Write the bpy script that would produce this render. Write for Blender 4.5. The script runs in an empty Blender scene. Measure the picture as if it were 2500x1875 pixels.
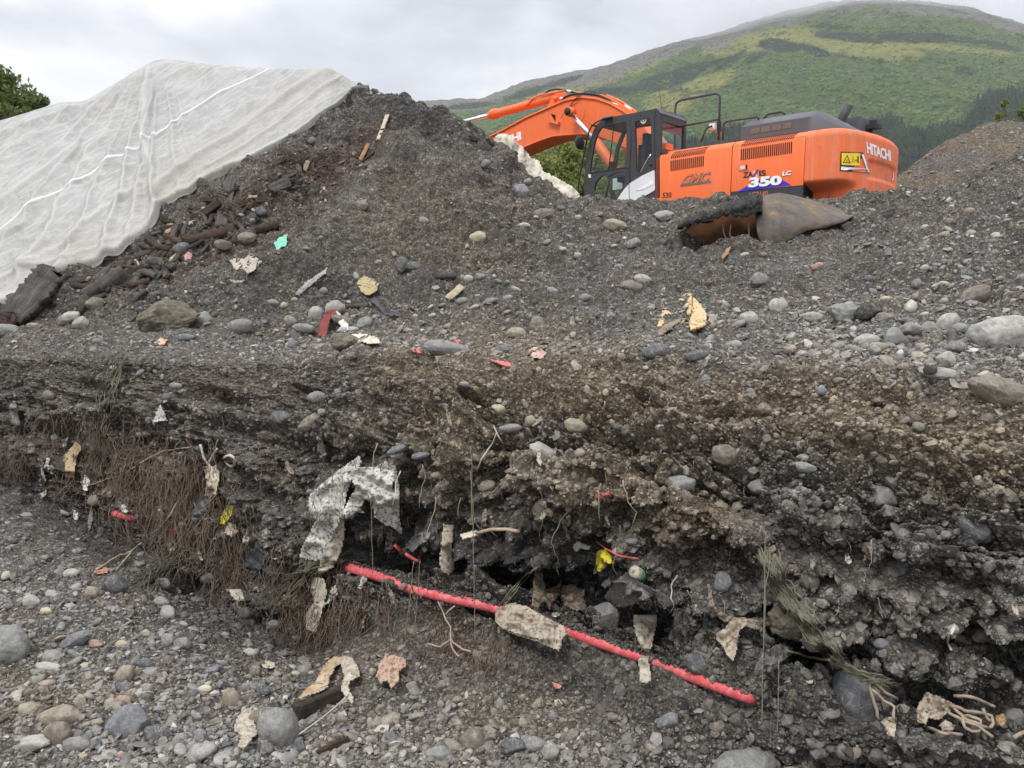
import bpy, bmesh, math, random
import numpy as np
from mathutils import Vector, Matrix
from mathutils.bvhtree import BVHTree

# ------------------------------------------------------------------ camera, sky, sun, exposure
scene = bpy.context.scene
F_PX = 1890.0; CAM_H = 1.7; PITCH = math.radians(5.35)      # photo is 2500 px wide
cam_d = bpy.data.cameras.new('camera'); cam = bpy.data.objects.new('camera', cam_d)
scene.collection.objects.link(cam); scene.camera = cam
cam.location = (0, 0, CAM_H); cam.rotation_euler = (math.radians(90) - PITCH, 0, 0)
cam_d.sensor_width = 36.0; cam_d.lens = 36.0 * F_PX / 2500.0
cam_d.clip_start = 0.05; cam_d.clip_end = 30000
scene.view_settings.view_transform = 'Standard'; scene.view_settings.look = 'None'
scene.view_settings.gamma = 1.0; scene.view_settings.exposure = 0.48
SUN_EL, SUN_AZ = math.radians(58), math.radians(20)          # behind the cloud, ahead of us and a little right

world = bpy.data.worlds.new('World'); scene.world = world; world.use_nodes = True
wn, wl = world.node_tree.nodes, world.node_tree.links
wn.clear()
def wnode(t, **kw):
    n = wn.new(t)
    for k, v in kw.items():
        if k.startswith('i_'): n.inputs[k[2:].replace('_', ' ')].default_value = v
        else: setattr(n, k, v)
    return n
w_out = wnode('ShaderNodeOutputWorld')
w_sky = wnode('ShaderNodeTexSky', sky_type='NISHITA', sun_disc=False, sun_elevation=SUN_EL, sun_rotation=SUN_AZ)
w_bg1 = wnode('ShaderNodeBackground', i_Strength=0.05)
wl.new(w_sky.outputs[0], w_bg1.inputs['Color'])
w_tc = wnode('ShaderNodeTexCoord')
w_map = wnode('ShaderNodeMapping'); w_map.inputs['Scale'].default_value = (1.0, 1.0, 2.3); w_map.inputs['Location'].default_value = (0.35, 0.2, 0.1)
wl.new(w_tc.outputs['Generated'], w_map.inputs['Vector'])
w_n1 = wnode('ShaderNodeTexNoise', i_Scale=3.1, i_Detail=7.0, i_Roughness=0.52, i_Distortion=0.25)
w_n2 = wnode('ShaderNodeTexNoise', i_Scale=8.0, i_Detail=5.0, i_Roughness=0.5)
wl.new(w_map.outputs[0], w_n1.inputs['Vector']); wl.new(w_map.outputs[0], w_n2.inputs['Vector'])
w_mx = wnode('ShaderNodeMix', data_type='FLOAT'); w_mx.inputs[0].default_value = 0.25
wl.new(w_n1.outputs[0], w_mx.inputs[2]); wl.new(w_n2.outputs[0], w_mx.inputs[3])
w_rp = wnode('ShaderNodeValToRGB')
cr = w_rp.color_ramp
cr.elements[0].position = 0.38; cr.elements[0].color = (0.52, 0.535, 0.60, 1)
cr.elements[1].position = 0.62; cr.elements[1].color = (1.0, 1.0, 1.0, 1)
e = cr.elements.new(0.5); e.color = (0.72, 0.735, 0.79, 1)
wl.new(w_mx.outputs[0], w_rp.inputs[0])
w_bg2 = wnode('ShaderNodeBackground', i_Strength=0.85)
# an overcast sky is brighter overhead than at the horizon
w_sp = wnode('ShaderNodeSeparateXYZ'); wl.new(w_tc.outputs['Generated'], w_sp.inputs[0])
w_mr = wnode('ShaderNodeMapRange'); wl.new(w_sp.outputs['Z'], w_mr.inputs['Value'])
w_mr.inputs['From Min'].default_value = 0.30; w_mr.inputs['From Max'].default_value = 0.95; w_mr.inputs['To Min'].default_value = 1.0; w_mr.inputs['To Max'].default_value = 2.3
w_vm = wnode('ShaderNodeVectorMath', operation='SCALE'); wl.new(w_rp.outputs[0], w_vm.inputs[0]); wl.new(w_mr.outputs[0], w_vm.inputs['Scale'])
wl.new(w_vm.outputs[0], w_bg2.inputs['Color'])
w_ms = wnode('ShaderNodeMixShader'); w_ms.inputs[0].default_value = 0.92
wl.new(w_bg1.outputs[0], w_ms.inputs[1]); wl.new(w_bg2.outputs[0], w_ms.inputs[2])
wl.new(w_ms.outputs[0], w_out.inputs['Surface'])

sun_d = bpy.data.lights.new('sun', 'SUN'); sun = bpy.data.objects.new('sun', sun_d)
scene.collection.objects.link(sun)
sun_d.energy = 1.5; sun_d.angle = math.radians(16); sun_d.color = (1.0, 0.97, 0.93)
sun.rotation_euler = (math.radians(38), 0, math.radians(-35))   # overcast, brightest from behind us to the left
sun.rotation_euler = (math.radians(30), math.radians(-22), 0)
try:
    scene.cycles.max_bounces = 6; scene.cycles.diffuse_bounces = 3; scene.cycles.transparent_max_bounces = 12
    scene.cycles.volume_bounces = 2; scene.cycles.volume_max_steps = 64
    scene.cycles.use_denoising = True; scene.cycles.denoising_prefilter = 'ACCURATE'; scene.cycles.caustics_reflective = False; scene.cycles.caustics_refractive = False
except Exception: pass

# ------------------------------------------------------------------ numeric helpers
RNG = np.random.default_rng(7); random.seed(7)
CP, SP = math.cos(PITCH), math.sin(PITCH)
def ray(u, v):
    a = (np.asarray(u, float) - 1250) / F_PX; b = (937.5 - np.asarray(v, float)) / F_PX
    a, b = np.broadcast_arrays(a, b)
    return np.stack([a, CP + b * SP, -SP + b * CP], -1)
def at(u, v, y):                       # world point seen at photo pixel (u, v), y metres ahead
    d = ray(u, v); s = np.asarray(y, float) / d[..., 1]
    return d * s[..., None] + np.array([0, 0, CAM_H])
def proj(P):
    P = np.asarray(P, float); z = P[..., 2] - CAM_H; y = P[..., 1]
    dep = y * CP - z * SP; up = y * SP + z * CP
    return np.stack([1250 + F_PX * P[..., 0] / dep, 937.5 - F_PX * up / dep], -1)

_pr = np.random.default_rng(11)
_PERM = _pr.permutation(256).astype(np.int32); _PERM = np.concatenate([_PERM, _PERM, _PERM])
_G = _pr.normal(size=(256, 3)); _G = (_G / np.linalg.norm(_G, axis=1, keepdims=True)).astype(np.float32)
def perlin(P, s=1.0, off=0.0):
    P = np.asarray(P, np.float32) * np.float32(s) + np.float32(off) + np.float32(57.3)
    I = np.floor(P).astype(np.int32); Fr = P - I; I &= 255
    W = Fr * Fr * Fr * (Fr * (Fr * 6 - 15) + 10)
    out = None
    def corner(dx, dy, dz):
        h = _PERM[_PERM[_PERM[(I[:, 0] + dx) & 255] + ((I[:, 1] + dy) & 255)] + ((I[:, 2] + dz) & 255)]
        g = _G[h]
        return g[:, 0] * (Fr[:, 0] - dx) + g[:, 1] * (Fr[:, 1] - dy) + g[:, 2] * (Fr[:, 2] - dz)
    def lx(dy, dz):
        a = corner(0, dy, dz); b = corner(1, dy, dz); return a + W[:, 0] * (b - a)
    def ly(dz):
        a = lx(0, dz); b = lx(1, dz); return a + W[:, 1] * (b - a)
    a = ly(0); b = ly(1)
    return (a + W[:, 2] * (b - a)) * 1.6
def fbm(P, s, oct=4, gain=0.5, off=0.0, ridged=False):
    r = 0; a = 1.0; t = 0
    for i in range(oct):
        n = perlin(P, s * 2.03 ** i, off + i * 13.7)
        if ridged: n = 1 - 2 * np.abs(n)
        r = r + a * n; t += a; a *= gain
    return r / t
def sstep(a, b, x):
    t = np.clip((x - a) / (b - a), 0, 1); return t * t * (3 - 2 * t)

# ------------------------------------------------------------------ object helpers
def link(o, parent=None):
    scene.collection.objects.link(o)
    if parent is not None: o.parent = parent
    return o
def tag(o, label=None, cat=None, group=None, kind=None):
    if label: o['label'] = label
    if cat: o['category'] = cat
    if group: o['group'] = group
    if kind: o['kind'] = kind
    return o
def np_mesh(name, V, quads=None, tris=None, mat=None, smooth=True, attrs=None):
    me = bpy.data.meshes.new(name)
    V = np.ascontiguousarray(V, np.float32); me.vertices.add(len(V)); me.vertices.foreach_set('co', V.ravel())
    loops = []; starts = []; n = 0; tot = []
    if quads is not None and len(quads):
        q = np.asarray(quads, np.int32); loops.append(q.ravel()); starts.append(np.arange(len(q)) * 4); n = q.size; tot.append(np.full(len(q), 4))
    if tris is not None and len(tris):
        q = np.asarray(tris, np.int32); loops.append(q.ravel()); starts.append(n + np.arange(len(q)) * 3); tot.append(np.full(len(q), 3))
    L = np.concatenate(loops).astype(np.int32); S = np.concatenate(starts).astype(np.int32)
    me.loops.add(len(L)); me.loops.foreach_set('vertex_index', L)
    me.polygons.add(len(S)); me.polygons.foreach_set('loop_start', S)
    try: me.polygons.foreach_set('loop_total', np.concatenate(tot).astype(np.int32))
    except Exception: pass
    me.polygons.foreach_set('use_smooth', np.full(len(S), smooth, bool))
    for k, A in (attrs or {}).items():
        A = np.asarray(A, np.float32)
        if A.ndim == 1:
            at_ = me.attributes.new(k, 'FLOAT', 'POINT'); at_.data.foreach_set('value', A)
        else:
            at_ = me.attributes.new(k, 'FLOAT_COLOR', 'POINT')
            if A.shape[1] == 3: A = np.concatenate([A, np.ones((len(A), 1), np.float32)], 1)
            at_.data.foreach_set('color', A.ravel())
    me.update(calc_edges=True)
    if mat: me.materials.append(mat)
    return me
def np_obj(name, V, quads=None, tris=None, mat=None, parent=None, smooth=True, attrs=None):
    return link(bpy.data.objects.new(name, np_mesh(name, V, quads, tris, mat, smooth, attrs)), parent)
def empty(name, loc=(0, 0, 0)):
    o = bpy.data.objects.new(name, None); o.empty_display_size = 0.1; o.location = loc
    return link(o)
def grid_quads(nr, nc):
    i = np.arange(nr * nc).reshape(nr, nc)
    return np.stack([i[:-1, :-1], i[:-1, 1:], i[1:, 1:], i[1:, :-1]], -1).reshape(-1, 4)

# ------------------------------------------------------------------ material helper
class NT:
    def __init__(s, name):
        s.m = bpy.data.materials.new(name); s.m.use_nodes = True; s.t = s.m.node_tree; s.N, s.L = s.t.nodes, s.t.links
        s.b = s.N['Principled BSDF']; s.out = s.N['Material Output']
    def n(s, t, **kw):
        n = s.N.new(t)
        for k, v in kw.items():
            if k.startswith('i_'): n.inputs[k[2:].replace('_', ' ')].default_value = v
            else: setattr(n, k, v)
        return n
    def coord(s, scale=(1, 1, 1), obj=True):
        tc = s.n('ShaderNodeTexCoord'); m = s.n('ShaderNodeMapping'); m.inputs['Scale'].default_value = scale
        s.L.new(tc.outputs['Object' if obj else 'Generated'], m.inputs['Vector']); return m.outputs[0]
    def noise(s, vec, scale, detail=4, rough=0.55, dist=0.0):
        n = s.n('ShaderNodeTexNoise', i_Scale=scale, i_Detail=detail, i_Roughness=rough, i_Distortion=dist)
        s.L.new(vec, n.inputs['Vector']); return n.outputs[0]
    def voro(s, vec, scale, feature='F1', out='Distance'):
        n = s.n('ShaderNodeTexVoronoi', feature=feature, i_Scale=scale); s.L.new(vec, n.inputs['Vector']); return n.outputs[out]
    def ramp(s, fac, stops):
        r = s.n('ShaderNodeValToRGB'); c = r.color_ramp
        while len(c.elements) > 1: c.elements.remove(c.elements[-1])
        for i, (p, col) in enumerate(stops):
            e = c.elements[0] if i == 0 else c.elements.new(p)
            e.position = p; e.color = tuple(col) + (1,) if not isinstance(col, (int, float)) else (col, col, col, 1)
        s.L.new(fac, r.inputs[0]); return r.outputs[0]
    def mix(s, fac, a, b, mode='MIX'):
        m = s.n('ShaderNodeMix', data_type='RGBA', blend_type=mode)
        for i, x in ((0, fac), (6, a), (7, b)):
            if isinstance(x, (int, float)): m.inputs[i].default_value = x if i == 0 else (x, x, x, 1)
            elif isinstance(x, tuple): m.inputs[i].default_value = x + (1,)
            else: s.L.new(x, m.inputs[i])
        return m.outputs[2]
    def math(s, op, a, b=0.0):
        m = s.n('ShaderNodeMath', operation=op)
        for i, x in ((0, a), (1, b)):
            if isinstance(x, (int, float)): m.inputs[i].default_value = x
            else: s.L.new(x, m.inputs[i])
        return m.outputs[0]
    def attr(s, name, fac=True):
        a = s.n('ShaderNodeAttribute', attribute_name=name); return a.outputs['Fac' if fac else 'Color']
    def bump(s, h, strength=0.5, dist=0.01, prev=None):
        b = s.n('ShaderNodeBump', i_Strength=strength, i_Distance=dist); s.L.new(h, b.inputs['Height'])
        if prev is not None: s.L.new(prev, b.inputs['Normal'])
        return b.outputs[0]
    def fin(s, col=None, rough=None, normal=None, metal=None, **kw):
        for k, x in (('Base Color', col), ('Roughness', rough), ('Normal', normal), ('Metallic', metal)):
            if x is None: continue
            if isinstance(x, (int, float)): s.b.inputs[k].default_value = x
            elif isinstance(x, tuple): s.b.inputs[k].default_value = x + (1,)
            else: s.L.new(x, s.b.inputs[k])
        for k, x in kw.items(): s.b.inputs[k.replace('_', ' ')].default_value = x
        return s.m
def simple_mat(name, col, rough=0.6, metal=0.0, var=0.25, scale=8.0, bump=0.0, **kw):
    t = NT(name); v = t.coord(); n = t.noise(v, scale, 5, 0.6)
    a = tuple(c * (1 - var) for c in col); b = tuple(min(1, c * (1 + var)) for c in col)
    c = t.ramp(n, [(0.3, a), (0.7, b)])
    nr = t.bump(t.noise(v, scale * 4, 4, 0.6), bump, 0.01) if bump else None
    return t.fin(c, rough, nr, metal, **kw)
# ------------------------------------------------------------------ soil and stone materials
def mat_soil():
    t = NT('soil'); v = t.coord()
    n1 = t.noise(v, 2.2, 6, 0.6); n2 = t.noise(v, 16, 6, 0.65); n3 = t.noise(v, 90, 4, 0.7)
    grey = t.ramp(n2, [(0.3, (0.066, 0.063, 0.059)), (0.55, (0.130, 0.125, 0.117)), (0.8, (0.23, 0.22, 0.20))])
    brn = t.ramp(n2, [(0.28, (0.085, 0.066, 0.046)), (0.55, (0.18, 0.145, 0.103)), (0.8, (0.30, 0.25, 0.18))])
    red = t.ramp(n2, [(0.3, (0.045, 0.03, 0.022)), (0.7, (0.12, 0.08, 0.058))])
    c = t.mix(t.attr('brown'), grey, brn)
    c = t.mix(t.attr('red'), c, red)
    blk = t.ramp(n2, [(0.3, (0.03, 0.03, 0.03)), (0.7, (0.08, 0.077, 0.074))])
    c = t.mix(t.attr('dark'), c, blk)
    sp = t.ramp(n3, [(0.66, 0.0), (0.74, 1.0)])
    c = t.mix(t.math('MULTIPLY', sp, 0.55), c, (0.30, 0.285, 0.255))
    vo = t.voro(v, 55, out='Distance'); vc = t.voro(v, 130); g1 = t.voro(v, 95, out='Color'); g2 = t.voro(v, 42, out='Color')
    sg = t.n('ShaderNodeSeparateColor'); t.L.new(g1, sg.inputs[0]); sh = t.n('ShaderNodeSeparateColor'); t.L.new(g2, sh.inputs[0])
    c = t.mix(1.0, c, t.ramp(sg.outputs[0], [(.0, .62), (.7, 1.0), (.93, 1.35), (1.0, 2.3)]), 'MULTIPLY'); c = t.mix(1.0, c, t.ramp(sh.outputs[0], [(.0, .75), (.8, 1.05), (1.0, 1.7)]), 'MULTIPLY')
    c = t.mix(1.0, c, t.ramp(n1, [(0.3, 0.72), (0.7, 1.25)]), 'MULTIPLY')
    b = t.bump(n2, 0.9, 0.035); b = t.bump(vo, 0.7, 0.012, b); b = t.bump(n3, 0.8, 0.007, b); b = t.bump(vc, 0.5, 0.004, b)
    return t.fin(c, 0.92, b, Specular_IOR_Level=0.25)
def mat_stone(name='stone', rough=0.62):
    t = NT(name); v = t.coord(); col = t.attr('Col', False)
    n = t.noise(v, 26, 6, 0.65); n2 = t.noise(v, 140, 3, 0.6)
    c = t.mix(1.0, col, t.ramp(n, [(0.25, 0.5), (0.5, 1.0), (0.78, 1.5)]), 'MULTIPLY'); n0 = t.noise(v, 7, 6, .7); c = t.mix(t.ramp(n0, [(.52, 0.0), (.66, .5)]), c, (.17, .155, .13)); vn = t.noise(v, 9, 3, .5, 1.2); c = t.mix(t.ramp(vn, [(.485, 0.0), (.5, .35), (.515, 0.0)]), c, (.42, .41, .38))
    c = t.mix(1.0, c, t.ramp(n2, [(0.3, 0.85), (0.7, 1.15)]), 'MULTIPLY')
    b = t.bump(n, 0.5, 0.012); b = t.bump(n2, 0.4, 0.003, b)
    return t.fin(c, rough, b, Specular_IOR_Level=0.35)
M_SOIL = mat_soil(); M_STONE = mat_stone(); M_CRUMB = mat_stone('soil_crumb', 0.9)

# ------------------------------------------------------------------ the ground: pit floor, cut bank, ledge, upper slope, yard
UK = np.array([-2400, -500, 0, 350, 700, 1000, 1300, 1600, 1900, 2200, 2500, 3100, 4800.])
def row_px(v, y): return ('px', np.array(v, float), np.array(y, float))
def row_w(y, z): return ('w', np.broadcast_to(np.array(y, float), UK.shape), np.broadcast_to(np.array(z, float), UK.shape))
Yb = np.array([7.5, 6.9, 6.2, 5.35, 4.62, 4.10, 3.66, 3.25, 2.92, 2.68, 2.48, 2.25, 2.2])      # depth of the face base
Vb = np.array([1100, 1130, 1185, 1350, 1560, 1500, 1545, 1630, 1720, 1790, 1850, 1900, 1950.])
Vw = np.array([960, 990, 1010, 1080, 1100, 1090, 1110, 1190, 1270, 1330, 1400, 1450, 1450.])
Vl = np.array([860, 868, 872, 880, 882, 878, 900, 868, 905, 930, 965, 1010, 1050.])
Yl = Yb + np.array([.28, .28, .28, .32, .40, .48, .58, .64, .66, .64, .62, .6, .6])
Vt = np.array([800, 800, 802, 812, 832, 850, 850, 800, 782, 775, 800, 830, 850.])
Yt = np.array([9.2, 8.5, 7.8, 7.3, 6.7, 6.3, 6.0, 5.7, 5.3, 4.9, 4.5, 4.2, 4.1])
Vm = np.array([600, 560, 560, 560, 620, 640, 660, 655, 640, 620, 600, 600, 600.])
Ym = np.array([10, 9.5, 8.7, 8.3, 8.0, 7.8, 7.6, 7.3, 7.0, 6.7, 6.1, 5.8, 5.6])
UC = np.array([-2400, -600, -200, 0, 149, 208, 300, 371, 402, 520, 655, 805, 854, 931, 1000, 1041, 1095, 1133, 1158, 1190, 1221, 1240, 1285, 1316, 1342, 1364, 1400, 1430, 1460, 1510, 1560, 1613, 1707, 1752, 1765, 1780, 1802, 1900, 1972, 2048, 2083, 2110, 2150, 2229, 2295, 2345, 2419, 2500, 2700, 3200, 4800.])
VC = np.array([420, 380, 345, 298, 252, 250, 196, 152, 145, 160, 170, 174, 210, 226, 247, 265, 277, 292, 308, 338, 368, 397, 422, 444, 463, 484, 506, 518, 512, 505, 502, 494, 487, 483, 466, 481, 483, 484, 496, 493, 478, 481, 494, 488, 480, 450, 420, 390, 340, 330, 400.])
Yc = np.array([12, 11.2, 10.6, 10.5, 10.4, 10.2, 9.6, 9.0, 8.8, 8.6, 8.0, 7.6, 7.5])
ROWS = [
 row_w(0.25, 0.02), 
 row_px([1875]*13, [2.88]*11 + [2.6, 2.6]),
 row_px([1500, 1500, 1520, 1620, 1745, 1750, 1740, 1780, 1815, 1845, 1868, 1872, 1872.], [4.3, 4.2, 4.1, 3.75, 3.35, 3.3, 3.25, 3.05, 2.86, 2.72, 2.62, 2.55, 2.55]),
 row_px(Vb, Yb),
 row_px(Vb*0.62 + Vw*0.38, Yb + np.array([.1, .1, .12, .18, .22, .30, .32, .30, .30, .30, .26, .2, .2])),
 row_px(Vw, Yb + np.array([.2, .2, .2, .16, .1, .06, .08, .12, .14, .16, .2, .2, .2])),
 row_px(Vw*0.45 + Vl*0.55, (Yb + .15)*0.5 + Yl*0.5),
 row_px(Vl, Yl),
 row_px(Vt, Yt),
 row_px(Vm, Ym),
 row_px(np.interp(UK, UC, VC), Yc),
]
def knots_to(u, K, kx=UK):
    # smooth (cosine-eased) interpolation over the knots
    i = np.clip(np.searchsorted(kx, u) - 1, 0, len(kx) - 2); t = (u - kx[i]) / (kx[i + 1] - kx[i]); t = np.clip(t, 0, 1)
    m = np.gradient(K, kx); h = kx[i + 1] - kx[i]
    return (2*t**3 - 3*t**2 + 1)*K[i] + (t**3 - 2*t**2 + t)*h*m[i] + (-2*t**3 + 3*t**2)*K[i + 1] + (t**3 - t**2)*h*m[i + 1]
DENSE = 2.6
U = np.concatenate([np.linspace(-2400, -160, 60)[:-1], np.arange(-160, 2660, DENSE), np.linspace(2660, 4800, 60)[1:]])
def base_rows(U):
    out = []
    for k, (kind, a, b) in enumerate(ROWS):
        if kind == 'px':
            v = knots_to(U, a); y = knots_to(U, b)
            if k == len(ROWS) - 1: v = np.interp(U, UC, VC)
            P = at(U, v, y)
        else:
            y = np.interp(U, UK, a); z = np.interp(U, UK, b)
            dep = y * CP - (z - CAM_H) * SP
            P = np.stack([(U - 1250) / F_PX * dep, y, z], -1)
        out.append(P)
    cr_ = out[-1]; yc = cr_[:, 1]; zc = cr_[:, 2]
    for (dy, fz) in ((0.5, 0.93), (1.1, 0.66), (2.6, 0.12), (4.0, 0.0)):
        P = cr_.copy(); P[:, 1] = yc + dy; P[:, 2] = 2.35 + (zc - 2.35) * fz
        P[:, 0] = cr_[:, 0] * (1 + 0.04 * dy); out.append(P)
    for (Y, z) in ((18, 2.45), (30, 2.4), (80, 1.5), (700, -2.0)):
        P = cr_.copy(); P[:, 1] = Y + (yc - yc.mean()) * 0.4; P[:, 2] = z; P[:, 0] = (U - 1250) / F_PX * Y; out.append(P)
    return out
BR = base_rows(U)
seg = [26, 200, 150, 120, 110, 90, 90, 70, 130, 200, 16, 18, 20, 14, 14, 12, 10, 10]
T = []
for k in range(len(BR) - 1):
    A, B = BR[k], BR[k + 1]
    n = seg[k] if k < len(seg) else 8
    if k in (2, 3, 4, 5, 6, 8, 9): n = int(n * 1.0)
    for i in range(n): T.append((k, i / n))
T.append((len(BR) - 2, 1.0))
NR, NC = len(T), len(U)
BRa = np.stack(BR)                                     # rows x cols x 3
kk = np.array([k for k, _ in T]); tt = np.array([t for _, t in T])[:, None, None]
G = BRa[kk] * (1 - tt) + BRa[kk + 1] * tt
ROWPOS = kk + tt[:, 0, 0]                              # continuous row coordinate
# round the profile a little
def smooth_rows(G, r0, r1, w, it):
    for _ in range(it):
        H = G.copy(); H[w:-w] = (G[:-2*w] + G[2*w:] + G[w:-w]) / 3
        m = ((ROWPOS > r0) & (ROWPOS < r1))[:, None, None]
        G = np.where(m, H, G)
    return G
G = smooth_rows(G, 1.3, 6.6, 8, 3); G = smooth_rows(G, 6.4, 7.6, 4, 2); G = smooth_rows(G, 7.4, 9.5, 9, 4); G = smooth_rows(G, 9.7, 14.5, 2, 2)
G_SMOOTH = G.copy()
def normals(G):
    du = np.gradient(G, axis=1); dv = np.gradient(G, axis=0)
    n = np.cross(du, dv); n /= np.linalg.norm(n, axis=-1, keepdims=True) + 1e-9
    s = np.sign((n * (np.array([0, 0, CAM_H + 8]) - G)).sum(-1, keepdims=True)); return n * np.where(s == 0, 1, s)
Nn = normals(G)
P = G.reshape(-1, 3).astype(np.float32); N0 = Nn.reshape(-1, 3)
RP = np.repeat(ROWPOS, NC); UU = np.tile(U, NR)
PX = proj(P); VV = np.clip(PX[:, 1], -2000, 4000)
def zone(a, b, c, d): return sstep(a, b, RP) * (1 - sstep(c, d, RP))
face = zone(2.7, 3.3, 6.4, 7.2); floor_ = 1 - sstep(2.3, 3.2, RP); slope = zone(6.5, 7.2, 10.4, 12.0); yard = sstep(11, 14, RP)
near = 1 - yard
def blob(u, v, ru, rv, ang=0.0, p=1.0):
    c, s = math.cos(ang), math.sin(ang); du = (UU - u); dv = (VV - v)
    a = (du * c + dv * s) / ru; b = (-du * s + dv * c) / rv
    return np.exp(-(a * a + b * b) ** p) * (RP < 10.6)
# broad undulation
D = fbm(P, 0.9, 3, 0.5, 3.0) * (0.10 * slope + 0.07 * face + 0.05 * floor_) 
D += fbm(P, 3.2, 4, 0.55, 9.0) * (0.11 * slope + 0.10 * face + 0.04 * floor_)
# bedding ledges and hollows in the cut face (dipping to the right)
Q = P.copy(); Q[:, 2] = (P[:, 2] + 0.10 * P[:, 0]) * 3.6; Q[:, 0] *= 1.0; Q[:, 1] *= 1.0
st = fbm(Q, 1.7, 3, 0.55, 21.0); fc2 = zone(2.7, 3.2, 5.3, 6.8); lft = 0.45 + 0.55 * sstep(500, 1300, UU); D += fc2 * lft * 0.17 * (sstep(-0.14, 0.12, st) - 0.55)
st2 = fbm(Q, 5.0, 3, 0.55, 41.0); D += fc2 * lft ** 2 * 0.07 * (sstep(-0.12, 0.12, st2) - 0.5)
Q2 = P.copy(); Q2[:, 2] *= 2.2
D += (face * 0.032 + slope * 0.030 + floor_ * 0.018) * fbm(Q2, 11.0, 4, 0.6, 5.0, ridged=True)
D += (face * 0.014 + slope * 0.012 + floor_ * 0.008) * fbm(P, 46.0, 2, 0.6, 2.0, ridged=True)
bil = lambda sc_, o_: 2 * np.abs(perlin(P * np.array([1, 1, 1.35]), sc_, o_)) ** .8 - .45      # clods with sharp creases between them
wf = fc2 * (.55 + .45 * lft); D += wf * (.085 * bil(3.3, 4.) + .055 * bil(7.5, 8.) + .030 * bil(17., 2.)) + slope * (.045 * bil(4.2, 5.) + .020 * bil(10., 6.) + .008 * bil(24., 9.)) * (1 - fc2) * (1 - .75 * zone(6.8, 7.1, 7.9, 8.4)) + floor_ * (.016 * bil(9., 5.) + .010 * bil(22., 6.))
SLD = np.clip(blob(900, 520, 150, 60, -.5) + blob(1000, 430, 110, 40, .4) + .7 * blob(1950, 640, 160, 60), 0, 1); D *= 1 - .6 * SLD
# the traced hollows, brows and lumps of the bank
for (u, v, ru, rv, an, d) in [
    (1300, 1400, 190, 34, 0.12, -0.16), (1120, 1370, 120, 40, 0.1, -0.16), (1000, 1235, 60, 90, 0, -0.12), (960, 1360, 110, 50, 0.2, -0.12),
    (1560, 1235, 80, 26, 0.3, -0.09), (1740, 1350, 60, 32, 0.2, -0.12), (1430, 1070, 120, 26, 0.3, -0.08), (1880, 1200, 70, 22, 0.2, -0.12),
    (1800, 1560, 40, 60, 0, -0.14), (1990, 1610, 80, 45, 0.2, -0.22), (2080, 1190, 80, 22, 0.2, -0.10), (2230, 1760, 110, 30, 0.2, -0.12),
    (2430, 1300, 60, 26, 0.2, -0.10), (2420, 1560, 70, 40, 0.2, -0.14), (370, 1060, 50, 34, 0, -0.12), (330, 1100, 150, 40, 0.2, -0.07),
    (500, 1440, 110, 26, 0.2, -0.10), (1460, 1480, 190, 30, 0.25, -0.10), (1660, 960, 40, 30, 0, -0.06), (740, 1530, 80, 50, 0.5, -0.12),
    (900, 900, 60, 200, 0.25, 0.06), (1500, 1170, 200, 40, 0.35, 0.09), (2000, 1080, 220, 60, 0.25, 0.08), (1900, 1330, 190, 50, 0.3, 0.08),
    (1780, 1480, 60, 60, 0, 0.14), (2200, 1500, 200, 70, 0.2, 0.08), (1330, 1210, 140, 34, 0.2, 0.07), (1060, 1000, 120, 70, 0.2, 0.06),
    (350, 1000, 140, 40, 0.1, 0.08), (720, 980, 110, 80, 0.2, 0.05), (1550, 1000, 260, 60, 0.15, 0.05),
    (1010, 420, 150, 42, 0.55, 0.34), (900, 500, 200, 40, -0.75, 0.22), (860, 600, 260, 50, -0.5, 0.16), (1120, 560, 120, 50, .3, .14), (980, 470, 60, 60, 0, -.12), (1330, 560, 240, 50, 0.1, 0.10), (620, 600, 60, 120, -0.9, -0.10),
    (1765, 572, 75, 20, 0.0, -0.55), (600, 700, 200, 60, -0.3, 0.10), (1700, 640, 260, 70, 0, 0.08), (2300, 620, 200, 60, -0.5, 0.12), (2050, 700, 150, 40, 0, -0.08)]:
    D += d * blob(u, v, ru, rv, an)
TU = np.array([-700, -300, 0, 36, 176, 226, 316, 357, 384, 402, 440, 511, 610, 723, 791, 830, 854, 890, 931, 960])
TV = np.array([800, 778, 757, 751, 674, 656, 611, 582, 557, 512, 492, 453, 407, 340, 294, 258, 232, 226, 225, 240])
_pk = np.random.default_rng(77)
for _ in range(95):                                     # small dark pockets where lumps have dropped out
    u = _pk.uniform(-60, 2560); fb = _pk.random(); v = np.interp(u, UK, Vb) * fb + (np.interp(u, UK, Vl) + 60) * (1 - fb); ru = _pk.uniform(16, 55)
    D -= _pk.uniform(.05, .15) * blob(u, v, ru, ru * _pk.uniform(.25, .6), _pk.uniform(.05, .45), 1.5); D += _pk.uniform(.02, .07) * blob(u, v - ru * .5, ru * 1.3, ru * .3, .2)
for _ in range(60):                                     # slumps and low ridges on the upper slopes
    u = _pk.uniform(-60, 2560); v = _pk.uniform(300, 800); D += _pk.uniform(-.09, .13) * blob(u, v, _pk.uniform(30, 110), _pk.uniform(12, 36), _pk.uniform(-.9, .9)) * (RP > 7.5)
und = sstep(4, 30, np.interp(UU, TU, TV) - VV) * (RP > 7.5) * (UU < 905); D = D * (1 - und * .8) - .04 * und
D += (0.05 * fbm(P, 0.5, 3, 0.5, 60.0) + 0.02 * fbm(P, 4, 3, 0.5, 61.0)) * yard * (RP < 16)
P = P + (N0 * (D * (0.3 + 0.7 * near))[:, None]).astype(np.float32)
P[:, 1] = np.maximum(P[:, 1], 0.2)
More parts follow.
